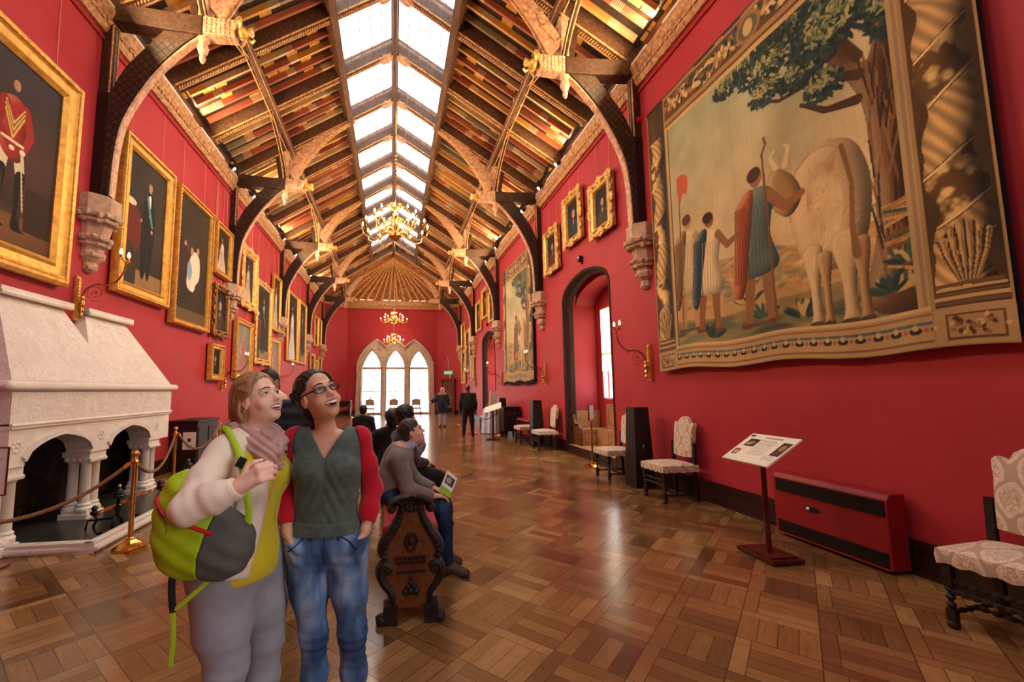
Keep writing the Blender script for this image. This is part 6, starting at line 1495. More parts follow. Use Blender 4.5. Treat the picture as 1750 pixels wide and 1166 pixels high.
# ---------------------------------------------------------------- chandeliers
def chandelier(y, zb, R, H, n1, n2, lb, pw, x=.05):
    t = empty('chandelier', (x, y, zb), 0, lb, 'chandelier')
    k = H/1.48
    m = MB(); m.lathe([(.0, 0), (.03, .0), (.02, .05*k), (.10, .08*k), (.19, .16*k), (.20, .22*k), (.12, .26*k), (.05, .30*k), (.06, .38*k), (.11, .46*k), (.11, .52*k), (.05, .60*k), (.04, .7*k), (.08, .78*k), (.09, .84*k), (.04, .92*k), (.03, 1.05*k), (.06, 1.12*k), (.05, 1.2*k), (.02, 1.3*k), (.025, H)], (0, 0, 0), 16); m.build('stem', M['brass'], t, smooth=35)
    m = MB(); m.tube([(0, 0, H), (0, 0, ZR-zb-.02)], .012, 6)
    zz = H
    while zz < ZR-zb-.1 and zz < H+1.2: m.ball((0, 0, zz), .035, 6, s=(1, 1, 1.4)); zz += .11
    m.build('hanging_rod', M['brass'], t)
    for tier, (n, r, z0, zc, off) in enumerate(((n1, R, .24*k, .42*k, 0), (n2, R*.66, .56*k, .78*k, .26), (6, R*.22, 1.02*k, 1.12*k, .1))):
        for i in range(n):
            a = 2*PI*i/n+off; ca, sa = math.cos(a), math.sin(a)
            P = arc_pts([(.05, z0), (r*.35, z0+.12*k if tier < 2 else z0), (r*.62, z0-.14*k if tier < 2 else z0-.02), (r*.93, z0-.06*k if tier < 2 else z0), (r, zc-.08*k)], 16)
            m = MB(); m.tube([(p[0]*ca, p[0]*sa, p[1]) for p in P], .013 if tier < 2 else .009, 6)
            if tier == 0:
                c1 = r*.5; Q = [((c1+(.02+.010*q)*math.cos(q)), z0+.10*k+(.02+.010*q)*math.sin(q)) for q in [j*.5 for j in range(15)]]; m.tube([(p[0]*ca, p[0]*sa, p[1]) for p in Q], .007, 5)
            m.lathe([(.01, zc-.09*k), (.05, zc-.05*k), (.055, zc-.035*k), (.015, zc-.03*k), (.016, zc+.04*k)], (r*ca, r*sa, 0), 10); ar = m.build('arm', M['brass'], t, smooth=35)
            if tier < 2:
                m = MB(); m.lathe([(.012, zc+.04*k), (.024, zc+.06*k), (.025, zc+.085*k), (.014, zc+.12*k), (.003, zc+.15*k)], (r*ca, r*sa, 0), 8); m.build('candle_bulb', M['bulb'], ar, smooth=True)
    d = bpy.data.lights.new('chandelier_lamp', 'POINT'); d.energy = pw; d.color = (1, .72, .42); d.shadow_soft_size = R*.7; o = bpy.data.objects.new('chandelier_lamp', d); o.location = (x, y, zb+.5*H); COL.objects.link(o)
    return t
chandelier(11.97, 5.78, .92, 1.48, 12, 10, 'large two-tier brass chandelier with glowing candle bulbs, nearest of three', 160)
chandelier(22.4, 5.05, .68, .82, 8, 6, 'middle brass chandelier, smaller, hanging above the end window', 90)
chandelier(27.05, 4.5, .6, .82, 8, 6, 'farthest brass chandelier, hanging against the arched end window', 60)
# ---------------------------------------------------------------- implicit surfaces for bodies and clothes
V3 = lambda *a: np.array(a, float)
def smin(a, b, k): h = np.clip(0.5+0.5*(b-a)/k, 0, 1); return b+(a-b)*h-k*h*(1-h)
def smax(a, b, k): return -smin(-a, -b, k)
def rc(P, a, b, ra, rb, sq=None):
    a = np.asarray(a, float); b = np.asarray(b, float); d = b-a; L = d@d+1e-12; q = P-a; t = np.clip(q@d/L, 0, 1)
    w = q-t[..., None]*d
    if sq is not None:      # flatten along direction sq[0] by factor sq[1] (<1 thinner)
        n = np.asarray(sq[0], float); n = n/np.linalg.norm(n); c = w@n; w = w+np.multiply.outer(c*(1/sq[1]-1), n)
    return np.sqrt((w*w).sum(-1))-(ra+(rb-ra)*t)
def chain(P, pts, rs, k=0.02, sq=None):
    d = rc(P, pts[0], pts[1], rs[0], rs[1], sq)
    for i in range(1, len(pts)-1): d = smin(d, rc(P, pts[i], pts[i+1], rs[i], rs[i+1], sq), k)
    return d
def el(P, c, r, R=None):
    q = P-np.asarray(c, float)
    if R is not None: q = q@np.asarray(R, float).T if False else q@np.asarray(R, float)
    r = np.asarray(r, float); a = np.sqrt(((q/r)**2).sum(-1)); b = np.sqrt(((q/(r*r))**2).sum(-1))+1e-9; return a*(a-1)/b
def wob(P, f, s=0):      # cheap 3-D waviness, about -1..1
    x, y, z = P[..., 0]*f, P[..., 1]*f, P[..., 2]*f
    return (np.sin(x+1.3*np.sin(z*1.1+s)+s)*np.cos(z*1.7+y*.6+s*2)+.6*np.sin(y*1.9+1.7*np.cos(x*.9+s)+z*.8))*.6
def frameR(right, fwd, up):      # columns: local axes in world
    return np.stack([right, fwd, up], 1)
def ortho(F, U):
    F = V3(*F); F /= np.linalg.norm(F); U = V3(*U); U = U-F*(U@F); U /= np.linalg.norm(U); L = np.cross(U, F); return L, F, U     # L = person's left
def snet(f, lo, hi, h):
    lo = np.asarray(lo, float); n = np.ceil((np.asarray(hi, float)-lo)/h).astype(int)+1
    ax = [lo[i]+h*np.arange(n[i]) for i in range(3)]; C = 4
    cs = [np.arange(0, m+C, C) for m in n]; ca = [lo[i]+h*cs[i] for i in range(3)]
    G = np.stack(np.meshgrid(*ca, indexing='ij'), -1); D0 = f(G.reshape(-1, 3)).reshape(G.shape[:3])
    D = np.repeat(np.repeat(np.repeat(D0, C, 0), C, 1), C, 2)
    sh = C//2; D = np.roll(D, (-sh if False else 0), 0)[:n[0], :n[1], :n[2]].copy()
    mk = np.abs(D) < h*C*2.6
    I = np.argwhere(mk); P = lo+I*h
    out = np.empty(len(P))
    for s in range(0, len(P), 400000): out[s:s+400000] = f(P[s:s+400000])
    D[mk] = out
    S = D < 0
    c = S[:-1, :-1, :-1]; allin = c.copy(); anyin = c.copy()
    for i in (0, 1):
        for j in (0, 1):
            for k in (0, 1):
                q = S[i:S.shape[0]-1+i, j:S.shape[1]-1+j, k:S.shape[2]-1+k]; allin &= q; anyin |= q
    act = anyin & ~allin; idx = -np.ones(act.shape, int); A = np.argwhere(act); idx[act] = np.arange(len(A))
    sm = np.zeros((len(A), 3)); ct = np.zeros(len(A)); cor = [(i, j, k) for i in (0, 1) for j in (0, 1) for k in (0, 1)]
    for p in cor:
        for a in range(3):
            if p[a]: continue
            q = list(p); q[a] = 1; d1 = D[A[:, 0]+p[0], A[:, 1]+p[1], A[:, 2]+p[2]]; d2 = D[A[:, 0]+q[0], A[:, 1]+q[1], A[:, 2]+q[2]]
            m = (d1 < 0) != (d2 < 0); t = np.where(m, d1/np.where(d1 == d2, 1, d1-d2), 0); v = np.array(p, float)[None]+np.zeros((len(A), 3)); v[:, a] += t; sm += v*m[:, None]; ct += m
    V = lo+(A+sm/ct[:, None])*h
    F = []
    for a in range(3):
        b, c_ = [(1, 2), (2, 0), (0, 1)][a]
        sl0 = [slice(None)]*3; sl1 = [slice(None)]*3; sl0[a] = slice(0, -1); sl1[a] = slice(1, None); s0 = S[tuple(sl0)]; s1 = S[tuple(sl1)]; ch = s0 != s1
        E_ = np.argwhere(ch); ok = (E_[:, b] > 0) & (E_[:, c_] > 0) & (E_[:, b] < S.shape[b]-1) & (E_[:, c_] < S.shape[c_]-1); E_ = E_[ok]
        sg = s0[E_[:, 0], E_[:, 1], E_[:, 2]]
        def at(db, dc): q = E_.copy(); q[:, b] += db; q[:, c_] += dc; return idx[q[:, 0], q[:, 1], q[:, 2]]
        quad = np.stack([at(-1, -1), at(0, -1), at(0, 0), at(-1, 0)], 1); quad[~sg] = quad[~sg][:, ::-1]; F.append(quad)
    return V, np.concatenate(F)
def sdf_obj(name, f, lo, hi, h, mat, parent=None, relax=1):
    V, F = snet(f, lo, hi, h)
    if relax:
        for _ in range(relax):
            acc = np.zeros_like(V); cn = np.zeros(len(V))
            for i in range(4): a = F[:, i]; b = F[:, (i+1) % 4]; np.add.at(acc, a, V[b]); np.add.at(cn, a, 1); np.add.at(acc, b, V[a]); np.add.at(cn, b, 1)
            V = V*.5+.5*acc/np.maximum(cn, 1)[:, None]
    pl = np.array(parent.location) if parent is not None else np.zeros(3); V = V-pl
    me = bpy.data.meshes.new(name); me.vertices.add(len(V)); me.vertices.foreach_set('co', V.ravel().astype(np.float32)); me.loops.add(F.size); me.loops.foreach_set('vertex_index', F.ravel().astype(np.int32)); me.polygons.add(len(F))
    me.polygons.foreach_set('loop_start', np.arange(0, F.size, 4, dtype=np.int32)); me.polygons.foreach_set('use_smooth', np.ones(len(F), bool)); me.update(calc_edges=True); me.validate()
    me.materials.append(mat); o = bpy.data.objects.new(name, me); COL.objects.link(o)
    if parent is not None: o.parent = parent
    return o
# ---------------------------------------------------------------- person materials
def skin(name, a, b):
    t = NT(name); n = t.noise(t.coord('Object'), 9, 3); t.base(t.ramp(n, [(0.35, a), (0.65, b)])); t.bump(t.noise(t.coord('Object'), 300, 2), .05, .001)
    t.b.inputs['Subsurface Weight'].default_value = 0.12; t.b.inputs['Subsurface Radius'].default_value = (.02, .008, .004); t.b.inputs['Subsurface Scale'].default_value = 0.5; M[name] = t.set(.48, spec=.4)
skin('skin_fair', sr(232, 182, 156), sr(240, 196, 172)); skin('skin_tan', sr(212, 158, 126), sr(224, 172, 142)); skin('skin_rosy', sr(216, 158, 134), sr(228, 172, 148)); skin('skin_dark', sr(92, 62, 48), sr(108, 74, 58))
def cloth(name, a, b=None, rough=.85, ns=8, bump=.25, bs=260, sheen=.25): return simple(name, a, rough, 0, b or a, ns, bump, bs, spec=.15, sheen=sheen, dist=.002)
cloth('cream_knit', sr(232, 212, 190), sr(240, 222, 202)); cloth('yellow_top', sr(206, 184, 34), sr(218, 198, 50)); cloth('pink_scarf', sr(176, 132, 126), sr(196, 152, 144), ns=14, bump=.6, bs=90)
cloth('grey_jeans', sr(146, 146, 156), sr(164, 164, 174), bs=400); cloth('green_knit', sr(70, 80, 74), sr(90, 100, 92), ns=30, bs=200); cloth('red_knit', sr(176, 14, 36), sr(192, 22, 44)); cloth('taupe_knit', sr(112, 100, 92), sr(130, 118, 108), ns=12)
cloth('blue_collar', sr(164, 174, 200)); cloth('black_cloth', sr(20, 19, 21), sr(34, 32, 35)); cloth('navy_quilt', sr(30, 38, 50), sr(48, 58, 72)); cloth('fur', sr(196, 166, 132), sr(140, 108, 80), ns=60, bump=1, bs=120); cloth('pattern_scarf', sr(60, 40, 46), sr(190, 170, 168), ns=34); cloth('plum_cloth', sr(52, 34, 44), sr(72, 48, 60)); cloth('rust_cloth', sr(140, 70, 50))
def denim(name, a, b, c):
    t = NT(name); v = t.coord('Object'); n = t.noise(t.coord('Object', scale=(1.3, 1, .5)), 6.5, 3, .5)
    col = t.ramp(n, [(.38, a), (.5, b), (.64, c)]); f = t.noise(t.coord('Object', scale=(1, 1, 5)), 7, 3); col = t.mix(t.math('MULTIPLY', f, .35), col, a); t.base(col); t.bump(t.noise(v, 420, 2), .25, .002); M[name] = t.set(.8, spec=.15)
denim('blue_denim', sr(52, 76, 112), sr(96, 126, 166), sr(160, 182, 208)); denim('dark_denim', sr(22, 32, 52), sr(36, 52, 80), sr(60, 80, 112))
def hairm(name, a, b, c):
    t = NT(name); n = t.noise(t.coord('Object', scale=(1, 1, .25)), 90, 4, .6); n2 = t.noise(t.coord('Object'), 12, 3); t.base(t.mix(n2, t.ramp(n, [(.35, a), (.55, b), (.7, c)]), b)); t.bump(n, .6, .004); M[name] = t.set(.42, spec=.4)
hairm('blonde_hair', sr(104, 70, 44), sr(166, 124, 84), sr(214, 174, 128)); hairm('black_hair', sr(14, 11, 10), sr(28, 21, 19), sr(46, 36, 32)); hairm('brown_hair', sr(34, 25, 20), sr(58, 44, 34), sr(84, 64, 50)); hairm('pale_hair', sr(150, 124, 90), sr(196, 170, 132), sr(224, 204, 170))
cloth('pale_denim', sr(150, 166, 190), sr(176, 190, 208))
simple('eye_white', sr(214, 204, 196), .25); simple('iris_brown', sr(44, 26, 18), .1); simple('lips', sr(176, 84, 78), .4); simple('lips_pink', sr(190, 104, 96), .4); simple('teeth', sr(246, 242, 234), .25); simple('mouth_dark', sr(50, 16, 16), .8); simple('brow_dark', sr(30, 20, 16), .8); simple('brow_brown', sr(104, 74, 54), .8)
simple('lime', sr(158, 190, 14), .6, 0, sr(172, 204, 24), 6, .2, 120); simple('bag_grey', sr(72, 74, 70), .7, 0, sr(90, 92, 88), 10, .3, 200); simple('bag_red', sr(206, 22, 36), .55); simple('bag_black', sr(18, 18, 18), .7); simple('shoe_brown', sr(58, 38, 28), .6, 0, sr(78, 54, 40), 10)
# ---------------------------------------------------------------- heads
def head_sd(P, c, ax, smile=0.0, wide=1.0, ears=True, neckb=None, rn=.052, S=1.0):
    L, F, U = ax; R = np.stack([L, F, U], 1); q = (P-c)@R/S; x = np.abs(q[:, 0]); q2 = np.stack([x, q[:, 1], q[:, 2]], 1); W_ = wide
    d = el(q2, (0, -.018, .035), (.074*W_, .094, .083))
    d = smin(d, el(q2, (0, .018, -.025), (.060*W_, .072, .088)), .02); d = smin(d, el(q2, (0, .030, -.070), (.041*W_, .048, .034)), .02)
    d = smin(d, el(q2, (0, .066, -.092), (.022, .018, .016)), .018); d = smin(d, el(q2, (.037*W_, .056, -.034-.004*smile), (.020+.004*smile, .022, .021)), .018)
    d = smin(d, rc(q2, (0, .080, .022), (.034, .070, .022), .010, .012), .014)
    d = smax(d, -(np.linalg.norm(q2-V3(.031, .099, .003), axis=1)-.0165), .010)
    d = smin(d, rc(q2, (0, .080, .010), (0, .101, -.022), .0065, .0085), .008); d = smin(d, np.linalg.norm(q2-V3(0, .104, -.026), axis=1)-.0088, .006); d = smin(d, np.linalg.norm(q2-V3(.0100, .094, -.0285), axis=1)-.0068, .005)
    d = smin(d, rc(q2, (.017, .0785, .0125), (.044, .0655, .0095), .0062, .0052), .004); d = smin(d, rc(q2, (.019, .0775, -.0095), (.042, .067, -.0085), .0050, .0045), .004)      # upper lids
    if smile: d = smax(d, -el(q2, (0, .096, -.060), (.023+.006*smile, .020, .006+.007*smile)), .004)
    if ears:
        e = el(q2, (.074*W_, -.004, -.006), (.009, .019, .031)); e = smax(e, -el(q2, (.083*W_, .0, -.002), (.006, .010, .018)), .004); d = smin(d, e, .006)
    d = d*S
    if neckb is not None:
        d = smin(d, rc(P, c+ax[1]*-.012*S+ax[2]*-.06*S, neckb, rn, rn+.004), .025)
    return d
def face_bits(par, c, ax, gaze, smile=0.0, brow='brow_dark', lips='lips', iris='iris_brown', glasses=False, S=1.0):
    L, F, U = [Vector(a) for a in ax]; c = Vector(c); pl = par.location
    W = lambda x, y, z: c+(L*x+F*y+U*z)*S-pl
    g = Vector(gaze).normalized()
    for s in (-1, 1):
        m = MB(); e = W(s*.031, .0675, .002); m.ball(e, .0138*S, 14); eb = m.build('eye', M['eye_white'], par, smooth=True)
        m = MB(); m.ball(e+g*.0078*S, .0074*S, 10); m.build('iris', M[iris], eb, smooth=True)
        m = MB(); m.tube([W(s*x, y, z) for x, y, z in ((.013, .0905, .024), (.024, .0915, .0275), (.036, .0850, .0285), (.049, .0715, .022))], [.0016, .0027, .0024, .0009], 6, flat=1.3); m.build('eyebrow', M[brow], par, smooth=True)
        m = MB(); m.tube([W(s*x, y, z) for x, y, z in ((.0165, .0822, .0050), (.024, .0850, .0085), (.034, .0820, .0092), (.043, .0740, .0062))], .0013, 5); m.build('eyelash', M['brow_dark'], par)
    k = smile; w = .024+.009*k; hz_ = .0035+.0085*k; T_ = [-1+.2*i for i in range(11)]
    up = [(x*w, .1000-.022*x*x-.003*k, -.0555+(.009*k)*x*x+hz_*(1-x*x)*.45) for x in T_]; lo = [(x*w*.98, .0975-.021*x*x-.003*k, -.0585+(.012*k)*x*x-hz_*(1-x*x)*1.25-.0025) for x in T_]
    rr = [.0009+.0018*(1-abs(x)**2) for x in T_]
    m = MB(); m.tube([W(*p) for p in up], [r*S for r in rr], 7); m.build('upper_lip', M[lips], par, smooth=True); m = MB(); m.tube([W(*p) for p in lo], [r*1.3*S for r in rr], 7); m.build('lower_lip', M[lips], par, smooth=True)
    if smile:
        m = MB(); A = [(x*w*.93, .0985-.022*x*x-.003*k, p[2]-.0012) for x, p in zip(T_, up)]; B = [(p[0]*.96, p[1]-.001, p[2]-(.0050+.0050*k)*(1-.75*x*x)) for x, p in zip(T_, A)]
        vs = [W(*p) for p in A]+[W(*p) for p in B]; m.add(vs, [(i, i+1, 12+i, 11+i) for i in range(10)]); o = m.build('teeth', M['teeth'], par, fix=False); s_ = o.modifiers.new('s', 'SOLIDIFY'); s_.thickness = .002
        m = MB(); m.ball(W(0, .0765, -.062), .018*S, 10, s=(1, .55, .6)); m.build('mouth_inside', M['mouth_dark'], par, smooth=True)
    if glasses:
        m = MB()
        for s in (-1, 1):
            ring = [(s*(.0325)+.0225*math.cos(a)*(1), .0945-abs(s*.0325+.0225*math.cos(a))*.16-.0, .002+.0125*math.sin(a)*(1 if abs(math.sin(a)) < .9 else .92)) for a in [i*PI/12 for i in range(25)]]
            m.tube([W(*p) for p in ring], .0027, 6, caps=False); m.tube([W(s*.0545, .086, .006), W(s*.070, .06, .008), W(s*.078, .0, .012), W(s*.078, -.02, .002)], [.0026, .0024, .002, .002], 6, flat=1.6)
        m.tube([W(-.0105, .0955, .005), W(0, .0985, .008), W(.0105, .0955, .005)], .0018, 6); gl = m.build('glasses', M['black_plastic'], par, smooth=True)
        for s in (-1, 1):
            m = MB(); ring = [(s*(.0325)+.0215*math.cos(a), .0945-abs(s*.0325+.0215*math.cos(a))*.16, .002+.0118*math.sin(a)) for a in [i*PI/10 for i in range(20)]]; m.add([W(*p) for p in ring], [tuple(range(20))]); m.build('lens', M['pane'], gl, fix=False)
def locks(name, mat, par, paths, r, flat=2.0, n=6):
    m = MB()
    for P in paths:
        Q = arc_pts(P, 14); k = len(Q); rr = r if not hasattr(r, '__call__') else r(); m.tube([p-par.location for p in Q], [rr*(.35+.65*math.sin(PI*min(1, .15+.85*i/(k-1)))**.6) if i < k-1 else rr*.15 for i in range(k)], n, flat=flat)
    return m.build(name, mat, par, smooth='all', fix=False)
# ================================================================ blonde woman with the backpack
def vz(P, z0, z1): return np.maximum(z0-P[:, 2], P[:, 2]-z1)
W1 = empty('person', (-.64, 2.03, 0), 0, 'person with long fair hair, cream cardigan and pink scarf, holding a bag strap', 'person')
S1 = 1.03; hc = V3(-.588, 2.02, 1.535); hax = ortho((.80, -.50, .30), (-.22, .05, .97))
fB = V3(.95, -.30, 0); fB /= np.linalg.norm(fB); rB = V3(fB[1], -fB[0], 0)       # rB: her right
RB = np.stack([rB, fB, V3(0, 0, 1)], 1)
NB = V3(-.605, 2.035, 1.39)
def hand_sd(P, w, d, pn, curl, side, s=1.0, k=.006):
    """w wrist, d hand direction, pn palm normal (towards what it grips), side: thumb side unit vector"""
    w = np.asarray(w, float); d = np.asarray(d, float)/np.linalg.norm(d); pn = np.asarray(pn, float); pn = pn-d*(pn@d); pn /= np.linalg.norm(pn); sd_ = np.cross(d, pn); sd_ = sd_*np.sign(sd_@np.asarray(side, float))
    D = smin(rc(P, w+sd_*.012*s, w+d*.075*s+sd_*.020*s, .019*s, .014*s), rc(P, w-sd_*.012*s, w+d*.072*s-sd_*.022*s, .019*s, .013*s), .02)
    for i, (o, L) in enumerate(((.029, .040), (.010, .045), (-.010, .042), (-.029, .034))):
        a = w+d*(.078-.004*abs(i-1))*s+sd_*o*s; ang_ = curl*.9; q = d
        for j, l in enumerate((L, L*.62, L*.45)):
            ang_2 = curl*(.75+.75*j); q = d*math.cos(ang_2)+pn*math.sin(ang_2); b = a+q*l*s; D = smin(D, rc(P, a, b, (.0095-.0010*j)*s, (.0088-.0012*j)*s), k if j else .010); a = b
    t0 = w+d*.018*s+sd_*.022*s; t1 = t0+(d*.55+sd_*.75+pn*.25)*.034*s; t2 = t1+(d*.85+sd_*.25+pn*.35)*.030*s; t3 = t2+(d*.9+pn*.4*(1+curl*.5)-sd_*.1)*.024*s
    for a, b, ra, rb in ((t0, t1, .014, .0115), (t1, t2, .011, .010), (t2, t3, .010, .0085)): D = smin(D, rc(P, a, b, ra*s, rb*s), k)
    return D
A1 = dict(shR=V3(-.675, 1.885, 1.325), elR=V3(-.712, 1.675, 1.160), wrR=V3(-.545, 1.675, 1.228), shL=V3(-.565, 2.185, 1.325), elL=V3(-.64, 2.26, 1.09), wrL=V3(-.60, 2.20, .90))
def w1_torso(P):
    q = (P-V3(-.635, 2.03, 0))@RB; x = np.abs(q[:, 0])
    d = el(q, (0, .0, 1.18), (.165, .115, .20)); d = smin(d, el(q, (0, -.01, 1.02), (.155, .125, .16)), .06); d = smin(d, el(q, (0, -.02, .86), (.185, .155, .14)), .06)
    d = smin(d, el(np.stack([x, q[:, 1], q[:, 2]], 1), (.075, .085, 1.20), (.075, .07, .075)), .04)
    d = smin(d, rc(P, A1['shR']+V3(.03, .05, 0), A1['shL']+V3(-.01, -.05, 0), .062, .062), .06); return d
def w1_legs(P):
    a = chain(P, [V3(-.70, 1.96, .85), V3(-.675, 1.955, .62), V3(-.655, 1.96, .47), V3(-.675, 1.975, .30), V3(-.67, 1.985, .08)], [.115, .096, .070, .066, .040], .04)
    b = chain(P, [V3(-.60, 2.11, .85), V3(-.575, 2.13, .62), V3(-.56, 2.14, .47), V3(-.57, 2.15, .30), V3(-.565, 2.16, .08)], [.115, .094, .068, .064, .040], .04); return smin(a, b, .012)
def w1_feet(P):
    a = rc(P, (-.67, 1.985, .05), (-.53, 1.94, .03), .038, .03); b = rc(P, (-.565, 2.16, .05), (-.425, 2.12, .03), .038, .03); return np.minimum(a, b)
def w1_arm(P, s, ext=0): return chain(P, [A1['sh'+s], (A1['sh'+s]*.45+A1['el'+s]*.55), A1['el'+s], (A1['el'+s]*.5+A1['wr'+s]*.5), A1['wr'+s]], [.054, .047, .040, .038, .026], .03)
hd1 = V3(.075, -.012, .050); hd1 /= np.linalg.norm(hd1)
def w1_hand(P): return hand_sd(P, A1['wrR']+hd1*.012, hd1, (.25, .75, -.20), 1.05, (.0, .15, 1), 1.0)
def w1_body(P):
    d = w1_torso(P); d = smin(d, w1_legs(P), .05); d = smin(d, w1_feet(P), .03); d = smin(d, w1_arm(P, 'L'), .03); d = smin(d, hand_sd(P, A1['wrL'], (0.1, -.05, -1), (1, -.2, 0), .4, (.2, -1, 0)), .015); d = smin(d, w1_arm(P, 'R'), .03); d = smin(d, w1_hand(P), .012)
    return smin(d, head_sd(P, hc, hax, smile=.55, wide=.97, neckb=NB, rn=.054, S=S1), .02)
def fld(P, f, a, s=0): return a*wob(P, f, s)
sdf_obj('body', w1_body, (-.90, 1.52, -.01), (-.36, 2.38, 1.70), .0048, M['skin_fair'], W1)
sdf_obj('trousers', lambda P: np.maximum(smin(w1_legs(P), smax(w1_torso(P), P[:, 2]-.97, .01), .05)-.008+fld(P, 22, .0022, 1)*1.2-.0018*np.sin(P[:, 2]*95+6*P[:, 0])*np.exp(-((P[:, 2]-.47)/.12)**2), vz(P, .10, .95)), (-.86, 1.80, .06), (-.38, 2.32, 1.0), .006, M['grey_jeans'], W1)
sdf_obj('top', lambda P: np.maximum(w1_torso(P)-.015+fld(P, 16, .004, 2)-.012*np.clip((1.0-P[:, 2])/.2, 0, 1)*0, vz(P, .80, 1.41)), (-.86, 1.80, .76), (-.38, 2.32, 1.44), .006, M['yellow_top'], W1)
def w1_card(P):
    q = (P-V3(-.635, 2.03, 0))@RB; d = w1_torso(P)-.027+fld(P, 18, .004, 5); d = smax(d, q[:, 1]-(.092-.03*np.clip((1.2-P[:, 2])/.3, 0, 1)), .012)      # open front
    d = smax(d, -(w1_torso(P)-.013), .006)
    a = smin(w1_arm(P, 'R'), w1_arm(P, 'L'), .01)-.013+fld(P, 30, .0030, 3)-.0020*np.sin(P[:, 0]*110+P[:, 2]*60)*np.exp(-(np.linalg.norm(P-(A1['elR']+V3(.06, 0, .03)), axis=1)/.10)**2)
    hR = (P-A1['wrR'])@hd1; a = np.where(np.linalg.norm(P-A1['wrR'], axis=1) < .12, np.maximum(a, hR+.004), a); a = np.maximum(a, .905-P[:, 2])
    d = smin(d, a, .025); return np.maximum(d, vz(P, .86, 1.42))
sdf_obj('cardigan', w1_card, (-.88, 1.58, .84), (-.38, 2.36, 1.46), .0055, M['cream_knit'], W1)
m = MB(); cpos = A1['wrR']-hd1*.006; m.tube([cpos-hd1*.022, cpos-hd1*.008, cpos+hd1*.004], [.040, .041, .037], 20); o = m.build('cuff', M['cream_knit'], W1, loc=-W1.location, smooth=30)
# loose front panel of the cardigan
def ony_top(x, z, off=.010):
    ys = np.linspace(1.74, 2.05, 160); P = np.stack([np.full(160, x), ys, np.full(160, z)], 1); d = w1_torso(P)-.017; i = np.argmax(d < 0); return (x, (ys[max(i, 1)] if (d < 0).any() else 1.90)-off, z)
def panel(u, v):
    x = -.60-.035*v+(.105-.03*v)*u; z = 1.235-.385*v-.015*u; p = ony_top(x, max(z, .86), .012+.004*math.sin(v*8+u*3)); return (p[0], min(p[1], 1.93), z)
m = MB(); m.grid(panel, 10, 24); o = m.build('cardigan_front', M['cream_knit'], W1, loc=-W1.location, smooth='all', solid=.008)
# scarf
SC_ = [V3(-.60, 2.10, 1.40), V3(-.665, 2.06, 1.405), V3(-.665, 1.975, 1.39), V3(-.60, 1.93, 1.345), V3(-.53, 1.955, 1.315), V3(-.515, 2.04, 1.34), V3(-.55, 2.10, 1.38), V3(-.60, 2.10, 1.40)]
def scarf(P):
    d = chain(P, SC_, [.034, .036, .040, .046, .05, .046, .036, .034], .03); d = smin(d, chain(P, [V3(-.655, 1.98, 1.42), V3(-.60, 1.935, 1.385), V3(-.535, 1.96, 1.37), V3(-.525, 2.05, 1.39)], [.024, .030, .030, .026], .02), .008)
    d = smin(d, chain(P, [V3(-.56, 1.93, 1.345), V3(-.52, 1.915, 1.30), V3(-.495, 1.91, 1.265)], [.042, .044, .034], .02), .012)
    d = d+.005*np.sin((P[:, 2]*1.0+P[:, 0]*.8)*150+4*np.sin(P[:, 1]*30))+fld(P, 40, .003, 4); return d
sdf_obj('scarf', scarf, (-.74, 1.84, 1.2), (-.43, 2.17, 1.48), .0045, M['pink_scarf'], W1)
m = MB(); rn = random.Random(5)
for i in range(26):
    a = V3(-.462+rn.uniform(-.012, .012), 1.91+rn.uniform(-.02, .03), 1.315-.003*i); m.tube([a-V3(.02, 0, 0), a+V3(.004, rn.uniform(-.004, .004), rn.uniform(-.004, .006)), a+V3(.012, rn.uniform(-.006, .006), rn.uniform(-.008, .006))], .0016, 4)
tag(m.build('scarf_fringe', M['pink_scarf'], W1, loc=-W1.location), 'frayed fringe', kind='stuff')
face_bits(W1, hc, hax, (.75, -.45, .48), smile=.55, brow='brow_brown', lips='lips_pink', S=S1)
# hair
L_, F_, U_ = hax; Wh = lambda x, y, z: Vector(hc+(L_*x+F_*y+U_*z)*S1)
def w1_hair(P):
    R = np.stack([L_, F_, U_], 1); q = (P-hc)@R/S1; d = el(q, (0, -.024, .036), (.086, .106, .094)); d = smin(d, el(q, (0, -.06, -.03), (.075, .065, .09)), .03)
    front = q[:, 1]-(.052-.55*(.045-q[:, 2])*(q[:, 2] < .09))       # hairline: recedes downwards to behind the ear
    hl = np.where(q[:, 2] > .02, q[:, 1]-(.030+.55*(q[:, 2]-.02)), q[:, 1]+.012+.35*(.02-q[:, 2])*0); d = smax(d, hl, .008); return d*S1+.0018*np.sin(q[:, 0]*260+q[:, 2]*40)
sdf_obj('hair', w1_hair, (-.76, 1.86, 1.36), (-.44, 2.18, 1.70), .0045, M['blonde_hair'], W1)
rn = random.Random(11); paths = []
for i in range(190):
    s = -1 if i % 4 else 1; t = rn.random()*(1 if s < 0 else .5); a = rn.random()
    # start along the hairline, sweep back over the head, fall behind the shoulder and ear
    hz = .02+.085*t; y0 = .040+.45*(hz-.02)*.9; x0 = s*(.082*math.sqrt(max(.02, 1-((hz-.036)/.096)**2-(y0/.13)**2)))
    if 1-((hz-.036)/.096)**2-(y0/.105)**2 < .04: continue
    mid = (s*(.090-.02*a), -.02-.02*a, .05-.07*a+.03*t); b2 = (s*(.075-.055*rn.random()), -.095-.02*rn.random(), -.04-.03*rn.random())
    root = Wh(x0*1.0, y0, hz); e1 = Wh(*mid); e2 = Wh(*b2)
    yy = 1.90+.14*rn.random() if s < 0 else 2.12
    e3 = Vector((rn.uniform(-.722, -.672), yy, 1.412)); ln = rn.uniform(1.26, 1.33); fx = rn.random()
    e4 = Vector((-.715+.05*fx, yy-.05, ln))
    paths.append([root, e1, e2, e3, e4])
